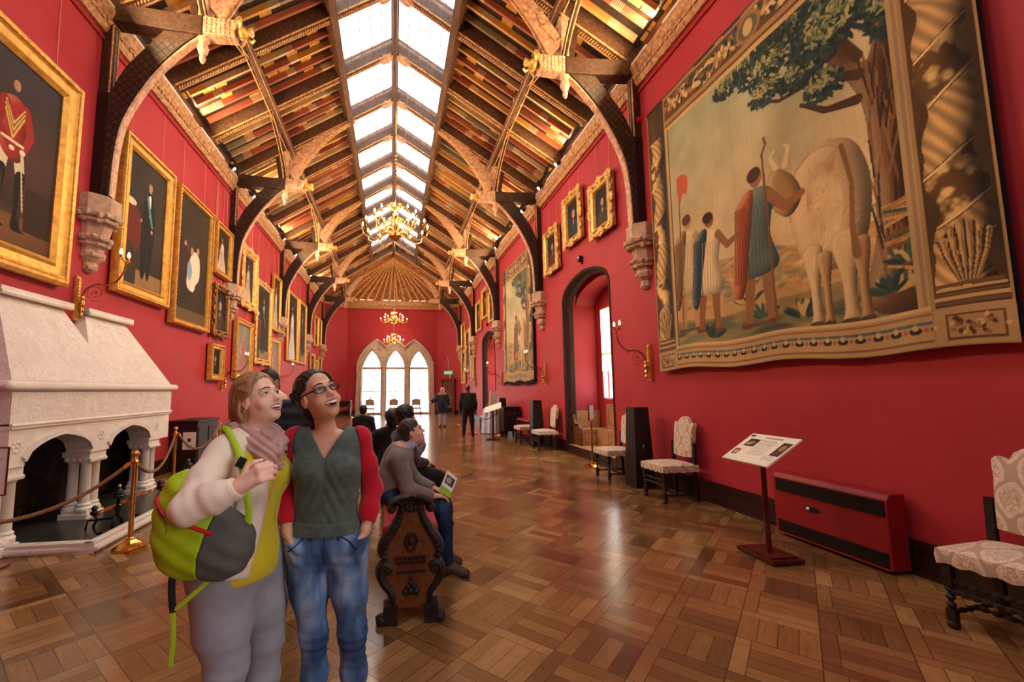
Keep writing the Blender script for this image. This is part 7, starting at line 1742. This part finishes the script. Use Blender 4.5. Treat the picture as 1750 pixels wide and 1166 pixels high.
for i in range(70):      # locks falling in front of the shoulder from behind the ear
    f = rn.random(); paths.append([Wh(-.080, -.02-.03*f, .01), Wh(-.088, -.035-.03*f, -.04), Wh(-.082+.02*f, -.03-.03*f, -.105), Vector((-.69+.075*f, 1.885-.012*f, 1.345)), Vector((-.675+.085*f, 1.845, 1.255-.05*rn.random()))])
locks('hair_locks', M['blonde_hair'], W1, paths, lambda: rn.uniform(.0035, .0065), 1.8, 5)
m = MB(); m.ball(Wh(-.079, .004, -.034), .0035, 8); m.build('earring', M['teeth'], W1, loc=-W1.location, smooth=True)
# ---------------------------------------------------------------- backpack (hangs from her shoulder)
BG = empty('backpack', (-.70, 1.78, .90), 0, 'lime green and grey backpack hanging at the fair-haired woman\'s side', 'backpack')
OUT = [(-.80, 1.25), (-.855, 1.15), (-.858, 1.04), (-.80, .945), (-.70, .905), (-.60, .885), (-.555, .93), (-.515, 1.02), (-.52, 1.11), (-.58, 1.16), (-.70, 1.24)]
def bag(P):
    c = V3(-.69, 1.775, 1.06); n = V3(0, 1, 0)
    d = el(P, (-.745, 1.775, 1.095), (.125, .080, .165)); d = smin(d, el(P, (-.715, 1.775, 1.0), (.14, .085, .115)), .05); d = smin(d, el(P, (-.625, 1.775, 1.0), (.115, .080, .125)), .05)
    d = smin(d, el(P, (-.76, 1.775, 1.19), (.075, .065, .085)), .04); return d+fld(P, 19, .004, 7)+.002*np.sin(P[:, 0]*55+P[:, 2]*80)
def split(P): return (P[:, 0]+.615)-.35*(P[:, 2]-1.06)-1.6*(P[:, 2]-1.04)**2*np.sign(1.04-P[:, 2])*-1
def greyside(P): return -(P[:, 0]-(-.635+.10*np.clip((P[:, 2]-.90)/.25, 0, 1)*0-.055*np.sin(np.clip((1.14-P[:, 2])/.26, 0, 1)*1.5)))      # >0 on the lime side
sdf_obj('lime_body', lambda P: np.maximum(bag(P), -greyside(P)), (-.92, 1.66, .84), (-.46, 1.90, 1.32), .0055, M['lime'], BG)
sdf_obj('grey_panel', lambda P: np.maximum(bag(P)-.001, greyside(P)), (-.92, 1.66, .84), (-.46, 1.90, 1.32), .0055, M['bag_grey'], BG)
def onbag(x, z, off=.002):
    ys = np.linspace(1.62, 1.80, 120); P = np.stack([np.full(120, x), ys, np.full(120, z)], 1); d = bag(P); i = np.argmax(d < 0); return Vector((x, ys[max(i, 1)]-off, z)) if (d < 0).any() else Vector((x, 1.76, z))
m = MB(); P = [onbag(-.77+.135*i/12, 1.125-.062*i/12) for i in range(13)]; m.tube([p-BG.location for p in P], [.003]*1+[.0075]*11+[.009], 8, flat=.5 if False else 1); m.build('red_zip_band', M['bag_red'], BG, smooth=True)
m = MB(); P = [onbag(-.842+.045*i/8, 1.185-.055*i/8) for i in range(9)]; m.tube([p-BG.location for p in P], .0085, 8); zp = m.build('red_zip_flap', M['bag_red'], BG, smooth=True); m = MB(); P = [onbag(-.838+.038*i/8, 1.178-.046*i/8, .010) for i in range(9)]; m.tube([p-BG.location for p in P], .003, 6); m.build('zip', M['bag_black'], zp)
m = MB(); a = onbag(-.795, 1.125, .008)-BG.location; m.tube([a, a+Vector((.012, -.003, -.02)), a+Vector((.012, -.002, -.05))], .0035, 5); m.build('zip_puller', M['gilt_dark'], BG, smooth=True)
m = MB()      # shoulder strap over the shoulder and down the chest
P = arc_pts([(-.75, 1.84, 1.22), (-.745, 1.95, 1.33), (-.715, 1.93, 1.405), (-.665, 1.875, 1.418), (-.62, 1.835, 1.37), (-.585, 1.80, 1.315), (-.565, 1.775, 1.27), (-.548, 1.76, 1.20), (-.535, 1.765, 1.12), (-.545, 1.77, 1.02)], 46)
m.tube([p-BG.location for p in P], .0125, 8, flat=.30, up=(0.3, -1, .4)); m.build('shoulder_strap', M['lime'], BG, smooth=60)
m = MB(); b = Vector((-.572, 1.772, 1.30))-BG.location; m.box(b, (.030, .012, .040), (0, .5, .2)); m.build('strap_buckle', M['bag_black'], BG, bevel=.003)
m = MB()
for P, w, mt in (([(-.785, 1.76, .955), (-.785, 1.755, .86), (-.775, 1.755, .78)], .014, 0), ([(-.775, 1.755, .78), (-.768, 1.75, .70), (-.772, 1.75, .60)], .0095, 1), ([(-.775, 1.755, .785), (-.72, 1.75, .83), (-.64, 1.755, .90)], .009, 1)):
    m2 = MB(); m2.tube([Vector(p)-BG.location for p in arc_pts(P, 10)], w, 6, flat=.25, up=(0, -1, 0)); m2.build('hanging_strap', M['bag_black'] if mt == 0 else M['lime'], BG)
m = MB(); P = arc_pts([(-.47, 1.90, 1.17), (-.468, 1.885, 1.10), (-.472, 1.885, 1.05)], 10); m.tube([p-BG.location for p in P], .004, 5, flat=.5); m.build('hanging_strap', M['lime'], BG)
# ================================================================ dark-haired woman with glasses
W2 = empty('person', (-.30, 2.12, 0), 0, 'laughing person with dark tied-back hair and glasses, green top, red sleeves, blue jeans', 'person')
S2 = 1.13; h2 = V3(-.342, 2.085, 1.545); ax2 = ortho((.52, -.80, .36), (-.36, .12, .92)); NB2 = V3(-.315, 2.135, 1.40)
A2 = dict(shR=V3(-.445, 2.13, 1.345), elR=V3(-.487, 2.15, 1.11), wrR=V3(-.458, 2.06, .945), shL=V3(-.158, 2.13, 1.342), elL=V3(-.092, 2.16, 1.10), wrL=V3(-.118, 2.07, .935))
def w2_torso(P):
    x = P[:, 0]+.298; q = np.stack([np.abs(x), P[:, 1]-2.12, P[:, 2]], 1)
    d = el(q, (0, 0, 1.20), (.138, .095, .18)); d = smin(d, el(q, (0, 0, 1.06), (.120, .090, .14)), .05); d = smin(d, el(q, (0, .01, .90), (.158, .112, .13)), .06)
    d = smin(d, el(q, (.062, -.065, 1.215), (.062, .058, .062)), .035); return smin(d, rc(P, A2['shR']+V3(.03, 0, -.01), A2['shL']+V3(-.03, 0, -.01), .048, .048), .05)
def w2_legs(P):
    a = chain(P, [V3(-.385, 2.12, .86), V3(-.365, 2.115, .66), V3(-.345, 2.12, .48), V3(-.34, 2.14, .30), V3(-.335, 2.15, .08)], [.092, .068, .050, .046, .034], .04)
    b = chain(P, [V3(-.205, 2.12, .86), V3(-.190, 2.11, .66), V3(-.172, 2.11, .48), V3(-.165, 2.13, .30), V3(-.165, 2.14, .08)], [.094, .070, .051, .047, .034], .04); return smin(a, b, .012)
def w2_arm(P, s): return chain(P, [A2['sh'+s], A2['sh'+s]*.5+A2['el'+s]*.5, A2['el'+s], A2['el'+s]*.5+A2['wr'+s]*.5, A2['wr'+s]], [.044, .038, .034, .031, .022], .03)
def w2_hands(P): return np.minimum(hand_sd(P, A2['wrR'], (.25, -.05, -1), (1, .2, .1), .25, (0, -1, 0), .95), hand_sd(P, A2['wrL'], (-.22, -.05, -1), (-1, .2, .1), .25, (0, -1, 0), .95))
def w2_body(P):
    d = w2_torso(P); d = smin(d, w2_legs(P), .05); d = smin(d, np.minimum(rc(P, (-.335, 2.15, .05), (-.35, 2.0, .03), .035, .03), rc(P, (-.165, 2.14, .05), (-.15, 1.99, .03), .035, .03)), .03); d = smin(d, w2_arm(P, 'R'), .02); d = smin(d, w2_arm(P, 'L'), .02); d = smin(d, w2_hands(P), .012)
    return smin(d, head_sd(P, h2, ax2, smile=1.0, wide=.90, neckb=NB2, rn=.044, S=S2), .022)
sdf_obj('body', w2_body, (-.58, 1.93, -.01), (.02, 2.30, 1.70), .0048, M['skin_tan'], W2)
def w2_jeans(P):
    t_ = smax(w2_torso(P), P[:, 2]-.97, .01); d = smin(w2_legs(P), t_, .045)-.008; z = P[:, 2]
    d = d+fld(P, 26, .0022, 3)-.0022*np.sin(z*150+8*P[:, 0])*(np.exp(-((z-.44)/.09)**2)+.5*np.exp(-((z-.80)/.05)**2)); hb = w2_hands(P)-.006
    d = np.where(z < .915, smin(d, hb, .02), d); return np.maximum(d, vz(P, .10, .955))
sdf_obj('jeans', w2_jeans, (-.52, 1.95, .06), (-.06, 2.30, 1.0), .0055, M['blue_denim'], W2)
def w2_top(P):
    d = w2_torso(P)-.017; z = P[:, 2]; x = P[:, 0]+.300
    front = P[:, 1] < 2.12
    d = d+.004*wob(P, 20, 1)+.0035*np.sin((x*np.sign(x)*1.2+(z-1.2)*.55)*120)*np.exp(-((z-1.10)/.12)**2)*np.exp(-(x/.11)**2)
    d = np.where(z < 1.0, d+.002, d)
    v = np.abs(x+.0)-(z-1.265)*.62; cut = np.maximum(v, -(z-1.262)); cut = np.maximum(v, P[:, 1]-2.12); d = smax(d, -cut, .006)
    nk = np.linalg.norm((P-V3(-.31, 2.125, 1.44))*V3(1, 1, .8), axis=1)-.082; d = smax(d, -nk, .006)
    ln = np.minimum(P[:, 0]+.474, -.126-P[:, 0]); d = smax(d, -ln-.0, .01)
    return np.maximum(d, vz(P, .935, 1.43))
sdf_obj('top', w2_top, (-.56, 1.96, .92), (-.04, 2.28, 1.45), .005, M['green_knit'], W2)
sdf_obj('waistband', lambda P: np.maximum(w2_torso(P)-.0215+.0012*np.sin(P[:, 0]*500), vz(P, .928, .985)), (-.54, 1.94, .90), (-.06, 2.30, 1.01), .0045, M['green_knit'], W2)
def w2_sleeve(P, s):
    d = w2_arm(P, s)-.012+fld(P, 40, .0028, 6); w = A2['wr'+s]; e = A2['el'+s]; ax_ = (w-e)/np.linalg.norm(w-e); d = np.maximum(d, (P-w)@ax_+.035)
    sh = rc(P, A2['sh'+s], A2['sh'+s]+V3(.05 if s == 'R' else -.05, .01, .015), .054, .045); d = smin(d, sh, .03)
    t_ = np.clip((.176-np.abs(P[:, 0]+.300))/.03, 0, 1); return smax(d, -(w2_torso(P)-(.006+.016*t_)), .004)
for s in 'RL': sdf_obj('sleeve', lambda P, s=s: w2_sleeve(P, s), (-.58, 1.96, .90) if s == 'R' else (-.25, 1.96, .90), (-.33, 2.28, 1.44) if s == 'R' else (.02, 2.28, 1.44), .0052, M['red_knit'], W2)
m = MB()      # jeans details: fly, belt loops, pocket edges
fr = lambda x, z, o=.003: Vector((x, 1.94, z))
def onj(x, z, off=.002):
    ys = np.linspace(1.93, 2.12, 140); P = np.stack([np.full(140, x), ys, np.full(140, z)], 1); d = w2_jeans(P); i = np.argmax(d < 0); return Vector((x, ys[max(i, 1)]-off, z)) if (d < 0).any() else Vector((x, 2.04, z))
m.tube([onj(-.288-.004*math.sin(i*.4), .94-.013*i) for i in range(10)], .003, 5)
for x in (-.355, -.235): m.tube([onj(x, .95), onj(x+.004, .915)], .006, 5)
for s in (-1, 1): m.tube([onj(-.298+s*(.065+.016*i), .935-.0085*i-.0006*i*i) for i in range(6)], .003, 5)
m.build('jeans_stitching', M['dark_denim'], W2, loc=-W2.location)
face_bits(W2, h2, ax2, (.45, -.55, .70), smile=1.0, brow='brow_dark', lips='lips', glasses=True, S=S2)
L2_, F2_, U2_ = ax2; Wg = lambda x, y, z: Vector(h2+(L2_*x+F2_*y+U2_*z)*S2)
def w2_hair(P):
    q = (P-h2)@np.stack([L2_, F2_, U2_], 1)/S2; d = el(q, (0, -.022, .037), (.081, .100, .088)); d = smin(d, el(q, (0, -.07, -.02), (.06, .05, .06)), .03)
    hl = np.where(q[:, 2] > .03, q[:, 1]-(.026+.62*(q[:, 2]-.03)), q[:, 1]+.002+.5*(.03-q[:, 2])); d = smax(d, hl, .006); d = smin(d, el(q, (0, -.115, -.02), (.042, .036, .042)), .012)*S2
    pony = chain(P, [h2+L2_*-.0+F2_*-.12+U2_*-.03, h2+F2_*-.13+U2_*-.11+V3(.02, 0, 0), V3(-.37, 2.235, 1.33)], [.03, .034, .016], .02); d = smin(d, pony, .015)
    return d+.0014*np.sin(q[:, 0]*300+q[:, 2]*60)
sdf_obj('hair', w2_hair, (-.50, 2.0, 1.28), (-.18, 2.34, 1.70), .0045, M['black_hair'], W2)
rn = random.Random(4); paths = []
for i in range(110):
    s = rn.choice((-1, 1)); hz = .0+.112*rn.random()**.8; y0 = (.022+.62*(hz-.03)) if hz > .03 else (-.004-.4*(.03-hz)); rr = 1-((hz-.037)/.089)**2-((y0+.022)/.101)**2; x0 = s*.0815*math.sqrt(max(.0, rr))
    if rr < .03: continue
    paths.append([Wg(x0, y0, hz), Wg(x0*1.02+s*.006, (y0-.11)*.5, hz*.62+.03), Wg(s*.02+x0*.2, -.125, .0)])
locks('hair_strands', M['black_hair'], W2, paths, lambda: rn.uniform(.002, .0038), 2.0, 5)

for W_, prs in ((W1, (((-.67, 1.985, .045), (-.53, 1.94, .03)), ((-.565, 2.16, .045), (-.425, 2.12, .03)))), (W2, (((-.335, 2.15, .045), (-.35, 2.0, .03)), ((-.165, 2.14, .045), (-.15, 1.99, .03))))):
    for a, b in prs: sdf_obj('shoe', lambda P, a=a, b=b: np.maximum(rc(P, a, b, .050, .042), np.maximum(P[:, 2]-.09, .001-P[:, 2])), np.minimum(a, b)-V3(.08, .08, .06), np.maximum(a, b)+V3(.08, .08, .08), .006, M['black_leather'], W_)
# ================================================================ other visitors
def simple_person(name_label, J, mats, h=.007, r=1.0, hair=None, head=None, coat=None, extra=None, loc=None, S=1.0, neck=True, dress=None):
    """J: joints; mats: dict skin, top, legs, shoes"""
    t = empty('person', loc, 0, name_label, 'person'); hcx, ax = head
    def torso(P):
        c = (J['hip']+J['chest'])/2; up = J['neck']-J['hip']; up /= np.linalg.norm(up); sd_ = J['shR']-J['shL']; sd_ /= np.linalg.norm(sd_); fw = np.cross(up, sd_); R = np.stack([sd_, fw, up], 1)
        d = el((P-J['chest'])@R, (0, 0, 0), (.15*r, .115*r, .19)); d = smin(d, el((P-J['hip'])@R, (0, 0, .02), (.155*r, .12*r, .14)), .09); d = smin(d, el((P-(J['hip']*.45+J['chest']*.55))@R, (0, 0, 0), (.135*r, .11*r, .16)), .06)
        d = smin(d, rc(P, J['shR'], J['shL'], .062*r, .062*r), .07); return d
    def arms(P): return np.minimum(chain(P, [J['shR'], J['elR'], J['wrR']], [.056*r, .044*r, .028], .03), chain(P, [J['shL'], J['elL'], J['wrL']], [.056*r, .044*r, .028], .03))
    def legs(P): return smin(chain(P, [J['hpR'], J['knR'], J['anR']], [.095*r, .064*r, .042], .03), chain(P, [J['hpL'], J['knL'], J['anL']], [.095*r, .064*r, .042], .03), .015)
    def feet(P): return np.minimum(rc(P, J['anR']-V3(0, 0, .035), J['toR'], .040, .030), rc(P, J['anL']-V3(0, 0, .035), J['toL'], .040, .030))
    def hands(P):
        d = None
        for s in 'RL':
            dr = J.get('hd'+s, J['wr'+s]-J['el'+s]); e = hand_sd(P, J['wr'+s], dr, J.get('pn'+s, (0, 0, -1)), J.get('cu'+s, .4), J.get('th'+s, (0, 1, .3)), 1.05); d = e if d is None else np.minimum(d, e)
        return d
    def body(P):
        d = smin(torso(P), legs(P), .05); d = smin(d, arms(P), .03); d = smin(d, feet(P), .02); d = smin(d, hands(P), .012); return smin(d, head_sd(P, hcx, ax, neckb=J['neck'], S=S, rn=.055*r), .02)
    pts = np.array([v for k, v in J.items() if k[:2] not in ('hd', 'pn', 'cu', 'th')]+[hcx]); lo = pts.min(0)-.22; hi = pts.max(0)+.22; lo[2] = max(lo[2], -.02)
    sdf_obj('body', body, lo, hi, h, M[mats['skin']], t)
    def trousers(P):
        d = smin(legs(P), torso(P), .05)-.010+fld(P, 24, .003, 2); up = J['neck']-J['hip']; up /= np.linalg.norm(up); d = np.maximum(d, (P-J['hip'])@up-.10)
        return np.maximum(d, .085-P[:, 2])
    sdf_obj('trousers', trousers, lo, hi, h, M[mats['legs']], t)
    def top(P):
        up = J['neck']-J['hip']; up /= np.linalg.norm(up); g = mats.get('puff', 0); d = smin(torso(P), arms(P), .03)-.018-g+fld(P, 22, .004, 4)+(g*.25 if g > .02 else 0)*np.sin(P[:, 2]*75); hm = mats.get('hem', -.06)
        if mats.get('skirt'): d = smin(d, smin(legs(P), torso(P), .05)-.025-g, .04)
        d = np.maximum(d, -((P-J['hip'])@up-hm)); d = np.maximum(d, (P-J['neck'])@up-.01)
        for s in 'RL': a = J['wr'+s]-J['el'+s]; a = a/np.linalg.norm(a); q = P-J['wr'+s]; d = np.where(np.linalg.norm(q, axis=1) < .13, np.maximum(d, q@a+.012), d)
        return d
    sdf_obj('coat' if coat else 'jumper', top, lo, hi, h, M[mats['top']], t)
    m = MB()
    for s in 'RL': sdf_obj('shoe', lambda P, s=s: np.maximum(rc(P, J['an'+s]-V3(0, 0, .035), J['to'+s], .050, .040), np.maximum(P[:, 2]-.12, -P[:, 2])), np.minimum(J['an'+s], J['to'+s])-.09, np.maximum(J['an'+s], J['to'+s])+.09, h, M[mats['shoes']], t)
    if hair:
        sdf_obj('hair', lambda P: hair((P-hcx)@np.stack(ax, 1)/S, P)*S, hcx-.24, hcx+.20, .0055, M[mats['hair']], t)
    return t
def short_hair(q, P):
    d = el(q, (0, -.022, .040), (.083, .102, .090)); hl = np.where(q[:, 2] > .035, q[:, 1]-(.066+.15*(q[:, 2]-.035)), q[:, 1]-(.026)); hl = np.where(q[:, 2] < -.005, np.maximum(hl, q[:, 1]+.030), hl); d = smax(d, hl, .006); d = smin(d, smax(el(q, (0, -.055, -.02), (.068, .052, .062)), q[:, 1]+.012, .006), .012); d = smax(d, -(q[:, 2]+.088), .01)
    return d+.0016*np.sin(q[:, 0]*240+q[:, 1]*120)
# seated man on the bench, facing right
hm = V3(.175, 3.83, 1.205); axm = ortho((.93, -.10, .33), (-.33, .05, .94))
J = dict(hip=V3(.015, 3.84, .72), chest=V3(.045, 3.83, .95), neck=V3(.125, 3.83, 1.075), shR=V3(.05, 3.66, 1.0), elR=V3(.13, 3.63, .76), wrR=V3(.345, 3.68, .69), shL=V3(.09, 4.0, 1.0), elL=V3(.19, 4.02, .77), wrL=V3(.37, 3.88, .70),
         hpR=V3(.03, 3.76, .685), knR=V3(.44, 3.74, .575), anR=V3(.47, 3.76, .12), toR=V3(.62, 3.73, .03), hpL=V3(.03, 3.93, .685), knL=V3(.45, 3.97, .575), anL=V3(.46, 3.98, .12), toL=V3(.60, 4.0, .03), hdR=V3(.9, .25, -.15), hdL=V3(.9, -.25, -.1), pnR=V3(.1, 0, -1), pnL=V3(0, -.2, -1), cuR=.5, cuL=.45, thR=V3(0, 1, .2), thL=V3(0, -1, .2))
MAN = simple_person('seated person with short brown hair and grey-brown jumper, looking up from the bench', J, dict(skin='skin_rosy', legs='dark_denim', top='taupe_knit', shoes='shoe_brown', hair='brown_hair', hem=-.10), .0058, 1.0, hair=short_hair, head=(hm, axm), loc=(.02, 3.84, 0))
face_bits(MAN, hm, axm, (.8, -.1, .55), smile=.0, brow='brow_brown', lips='lips_pink')
def collar(P): d = np.abs(rc(P, (.155, 3.83, 1.10), (.085, 3.83, 1.04), .068, .082))-.005; d = np.maximum(d, (P[:, 2]-1.125)+.55*(P[:, 0]-.13)*0); return np.maximum(d, 1.035-P[:, 2]+.5*(P[:, 0]-.1))
sdf_obj('shirt_collar', collar, (-.02, 3.68, .98), (.30, 3.98, 1.16), .004, M['blue_collar'], MAN)
t = empty('brochure', (.46, 3.74, .715), 0, 'folded brochure with a green corner held in the seated man\'s hands', 'brochure')
c = Canvas(.12, .20, 24, (232, 230, 220), 2); c.rect(0, 0, .12, .06, (150, 190, 60)); c.rect(.015, .09, .105, .17, (60, 60, 62)); c.ell(.05, .13, .03, .03, (170, 160, 150)); c.mesh('printed_cover', M['print'], t, loc=(0, 0, -.04))
m = MB(); m.bb((-.06, .001, -.04), (.06, .006, .16)); m.build('pages', M['white_card'], t); t.rotation_euler = (math.radians(-25), math.radians(38), math.radians(14))
# woman with patterned scarf and dark hat farther along the bench
hw = V3(.165, 5.02, 1.265); axw = ortho((.85, .45, .05), (0, 0, 1))
def sit(x, y, dz=0, fw=(1, 0)): 
    f = V3(fw[0], fw[1], 0); f /= np.linalg.norm(f); s_ = V3(f[1], -f[0], 0); o = V3(x, y, 0)
    return dict(hip=o+V3(0, 0, .72+dz), chest=o+f*.03+V3(0, 0, .93+dz), neck=o+f*.05+V3(0, 0, 1.08+dz), shR=o+s_*.165+V3(0, 0, 1.0+dz), shL=o-s_*.165+V3(0, 0, 1.0+dz), elR=o+s_*.21+f*.06+V3(0, 0, .77+dz), elL=o-s_*.21+f*.06+V3(0, 0, .77+dz), wrR=o+s_*.10+f*.26+V3(0, 0, .71+dz), wrL=o-s_*.10+f*.26+V3(0, 0, .71+dz),
                hpR=o+s_*.09+V3(0, 0, .685), hpL=o-s_*.09+V3(0, 0, .685), knR=o+s_*.10+f*.42+V3(0, 0, .57), knL=o-s_*.10+f*.42+V3(0, 0, .57), anR=o+s_*.10+f*.42+V3(0, 0, .12), anL=o-s_*.10+f*.42+V3(0, 0, .12), toR=o+s_*.10+f*.56+V3(0, 0, .03), toL=o-s_*.10+f*.56+V3(0, 0, .03))
def curly(q, P): d = el(q, (0, -.02, .045), (.098, .112, .098)); hl = q[:, 1]-(.045+.3*(q[:, 2]-.03)); d = smax(d, hl, .01); d = smin(d, el(q, (0, -.05, -.03), (.085, .065, .09)), .03); d = smax(d, q[:, 1]-.07, .01); return d+.006*np.sin(q[:, 0]*90)*np.sin(q[:, 1]*90+1)*np.sin(q[:, 2]*90+2)
def hat(q, P): d = el(q, (0, -.02, .055), (.090, .108, .085)); d = smax(d, -(q[:, 2]-.02), .01); b = np.maximum(np.abs(q[:, 2]-.030)-.006, np.sqrt(q[:, 0]**2+(q[:, 1]-.0)**2)-.135); return np.minimum(smin(d, b, .01), curly(q, P)+.006)
P1 = simple_person('seated person with dark curly hair and patterned scarf, just behind the grey-jumpered man', sit(.12, 5.02, .03, (.9, .3)), dict(skin='skin_tan', legs='black_cloth', top='plum_cloth', shoes='black_leather', hair='black_hair', hem=-.1), .008, 1.0, hair=curly, head=(hw, axw), loc=(.12, 5.02, 0), S=1.08)
def sc2(P): return chain(P, [V3(.11, 4.88, 1.10), V3(.24, 4.90, 1.07), V3(.28, 5.03, 1.03), V3(.30, 4.93, .95), V3(.27, 4.90, .84)], [.05, .06, .07, .075, .05], .03)+.006*wob(P, 60, 1)
sdf_obj('scarf', sc2, (0, 4.74, .72), (.42, 5.18, 1.2), .007, M['pattern_scarf'], P1)
P2 = simple_person('seated person with black bun hair and dark top, left of the patterned scarf', sit(-.03, 5.75, 0, (-.4, 1)), dict(skin='skin_tan', legs='black_cloth', top='black_cloth', shoes='black_leather', hair='black_hair', hem=-.1), .009, .92, hair=curly, head=(V3(-.01, 5.75, 1.20), ortho((-.3, .95, 0), (0, 0, 1))), loc=(-.03, 5.75, 0), S=.95)
P3 = simple_person('seated person in a dark cap, only the head showing beside the red sleeve', sit(-.62, 9.6, -.06, (.2, 1)), dict(skin='skin_fair', legs='black_cloth', top='black_cloth', shoes='black_leather', hair='black_hair', hem=-.1), .010, .95, hair=short_hair, head=(V3(-.62, 9.6, 1.14), ortho((.2, .97, 0), (0, 0, 1))), loc=(-.62, 9.6, 0), S=1.0)
t = empty('stool', (-.62, 9.55, 0), 0, 'plain dark stool under the seated person in the cap', 'stool'); m = MB(); m.bb((-.2, -.2, .52), (.2, .2, .58)); m.build('seat', M['dark_oak'], t, bevel=.01)
for sx in (-.16, .16):
    for sy in (-.16, .16): m = MB(); m.bb((sx-.02, sy-.02, 0), (sx+.02, sy+.02, .52)); m.build('leg', M['dark_oak'], t)
# man in black jacket turned away, between the two women
def stand(x, y, H, fw=(0, 1), spread=.09, arms_=.24, r=1.0):
    f = V3(fw[0], fw[1], 0); f /= np.linalg.norm(f); s_ = V3(f[1], -f[0], 0); o = V3(x, y, 0); k = H/1.75; z = lambda v: V3(0, 0, v*k)
    return dict(hip=o+z(.98), chest=o+z(1.22), neck=o+z(1.46), shR=o+s_*.175*k+z(1.40), shL=o-s_*.175*k+z(1.40), elR=o+s_*arms_*k-f*.03+z(1.12), elL=o-s_*arms_*k-f*.03+z(1.12), wrR=o+s_*(arms_+.01)*k+f*.05+z(.88), wrL=o-s_*(arms_+.01)*k+f*.05+z(.88),
                hpR=o+s_*.09*k+z(.90), hpL=o-s_*.09*k+z(.90), knR=o+s_*(spread+.01)*k+z(.49), knL=o-s_*(spread+.01)*k+z(.49), anR=o+s_*(spread+.03)*k+z(.09), anL=o-s_*(spread+.03)*k+z(.09), toR=o+s_*(spread+.06)*k+f*.16+z(.03), toL=o-s_*(spread+.06)*k+f*.16+z(.03))
J = stand(-.86, 3.55, 1.74, (-.3, 1)); J['hip'] = V3(-.84, 3.5, .98); J['chest'] = V3(-.86, 3.52, 1.24); J['neck'] = V3(-.88, 3.56, 1.50)
simple_person('person in black puffy jacket, mostly hidden between the two women', J, dict(skin='skin_fair', legs='black_cloth', top='black_cloth', shoes='black_leather', hair='black_hair', hem=-.08, puff=.03), .010, 1.05, hair=short_hair, head=(V3(-1.01, 3.66, 1.62), ortho((-.8, .4, -.3), (-.3, .1, .95))), coat=True, loc=(-.86, 3.55, 0))
# far standing pair
MB_ = stand(2.53, 14.37, 1.76, (.15, 1), .12)
simple_person('standing person in black jacket and trousers seen from behind, shaved dark head', MB_, dict(skin='skin_dark', legs='black_cloth', top='black_cloth', shoes='black_leather', hem=-.10, puff=.015), .012, 1.15, head=(V3(2.53, 14.40, 1.625), ortho((.15, 1, -.05), (0, 0, 1))), coat=True, loc=(2.53, 14.37, 0), S=1.12)
J = stand(2.12, 18.4, 1.66, (.1, 1), .08); J['elR'] = V3(2.36, 18.4, 1.15); J['wrR'] = V3(2.40, 18.45, .92); J['elL'] = V3(1.84, 18.38, 1.18); J['wrL'] = V3(1.62, 18.36, 1.06)
def longh(q, P): d = el(q, (0, -.02, .04), (.09, .108, .092)); d = smax(d, q[:, 1]-.05, .01); return smin(d, el(q, (0, -.05, -.06), (.085, .06, .12)), .03)
FW = simple_person('walking person with long fair hair and dark quilted hooded coat, seen from behind', J, dict(skin='skin_fair', legs='pale_denim', top='navy_quilt', shoes='black_leather', hair='pale_hair', hem=-.33, puff=.03, skirt=True), .012, 1.0, hair=longh, head=(V3(2.13, 18.42, 1.56), ortho((.1, 1, 0), (0, 0, 1))), coat=True, loc=(2.12, 18.4, 0), S=1.05)
sdf_obj('fur_hood', lambda P: rc(P, (2.0, 18.32, 1.40), (2.24, 18.32, 1.40), .075, .075, ((0, 1, 0), .7))+.01*wob(P, 80, 1), (1.86, 18.2, 1.28), (2.38, 18.46, 1.52), .011, M['fur'], FW)
for x in (2.05, 2.21):
    m = MB(); m.lathe([(.055, 0), (.055, .05), (.05, .2), (.062, .36), (.066, .38)], (x-2.12+(-.02 if x < 2.1 else .01), .02, 0), 12); m.build('boot', M['black_leather'], FW, smooth=True)
t = empty('handbag', (2.43, 18.42, .62), 0, 'dark handbag hanging from the walking woman\'s right hand', 'handbag'); m = MB(); m.prism([(-.13, 0), (.13, 0), (.11, .2), (-.11, .2)], -.05, .05, 'Y'); m.build('bag_body', M['black_leather'], t, bevel=.02); m = MB(); m.tube(arc_pts([(-.08, 0, .19), (-.05, 0, .27), (0, 0, .29), (.05, 0, .27), (.08, 0, .19)], 10), .01, 6); m.build('strap', M['black_leather'], t)
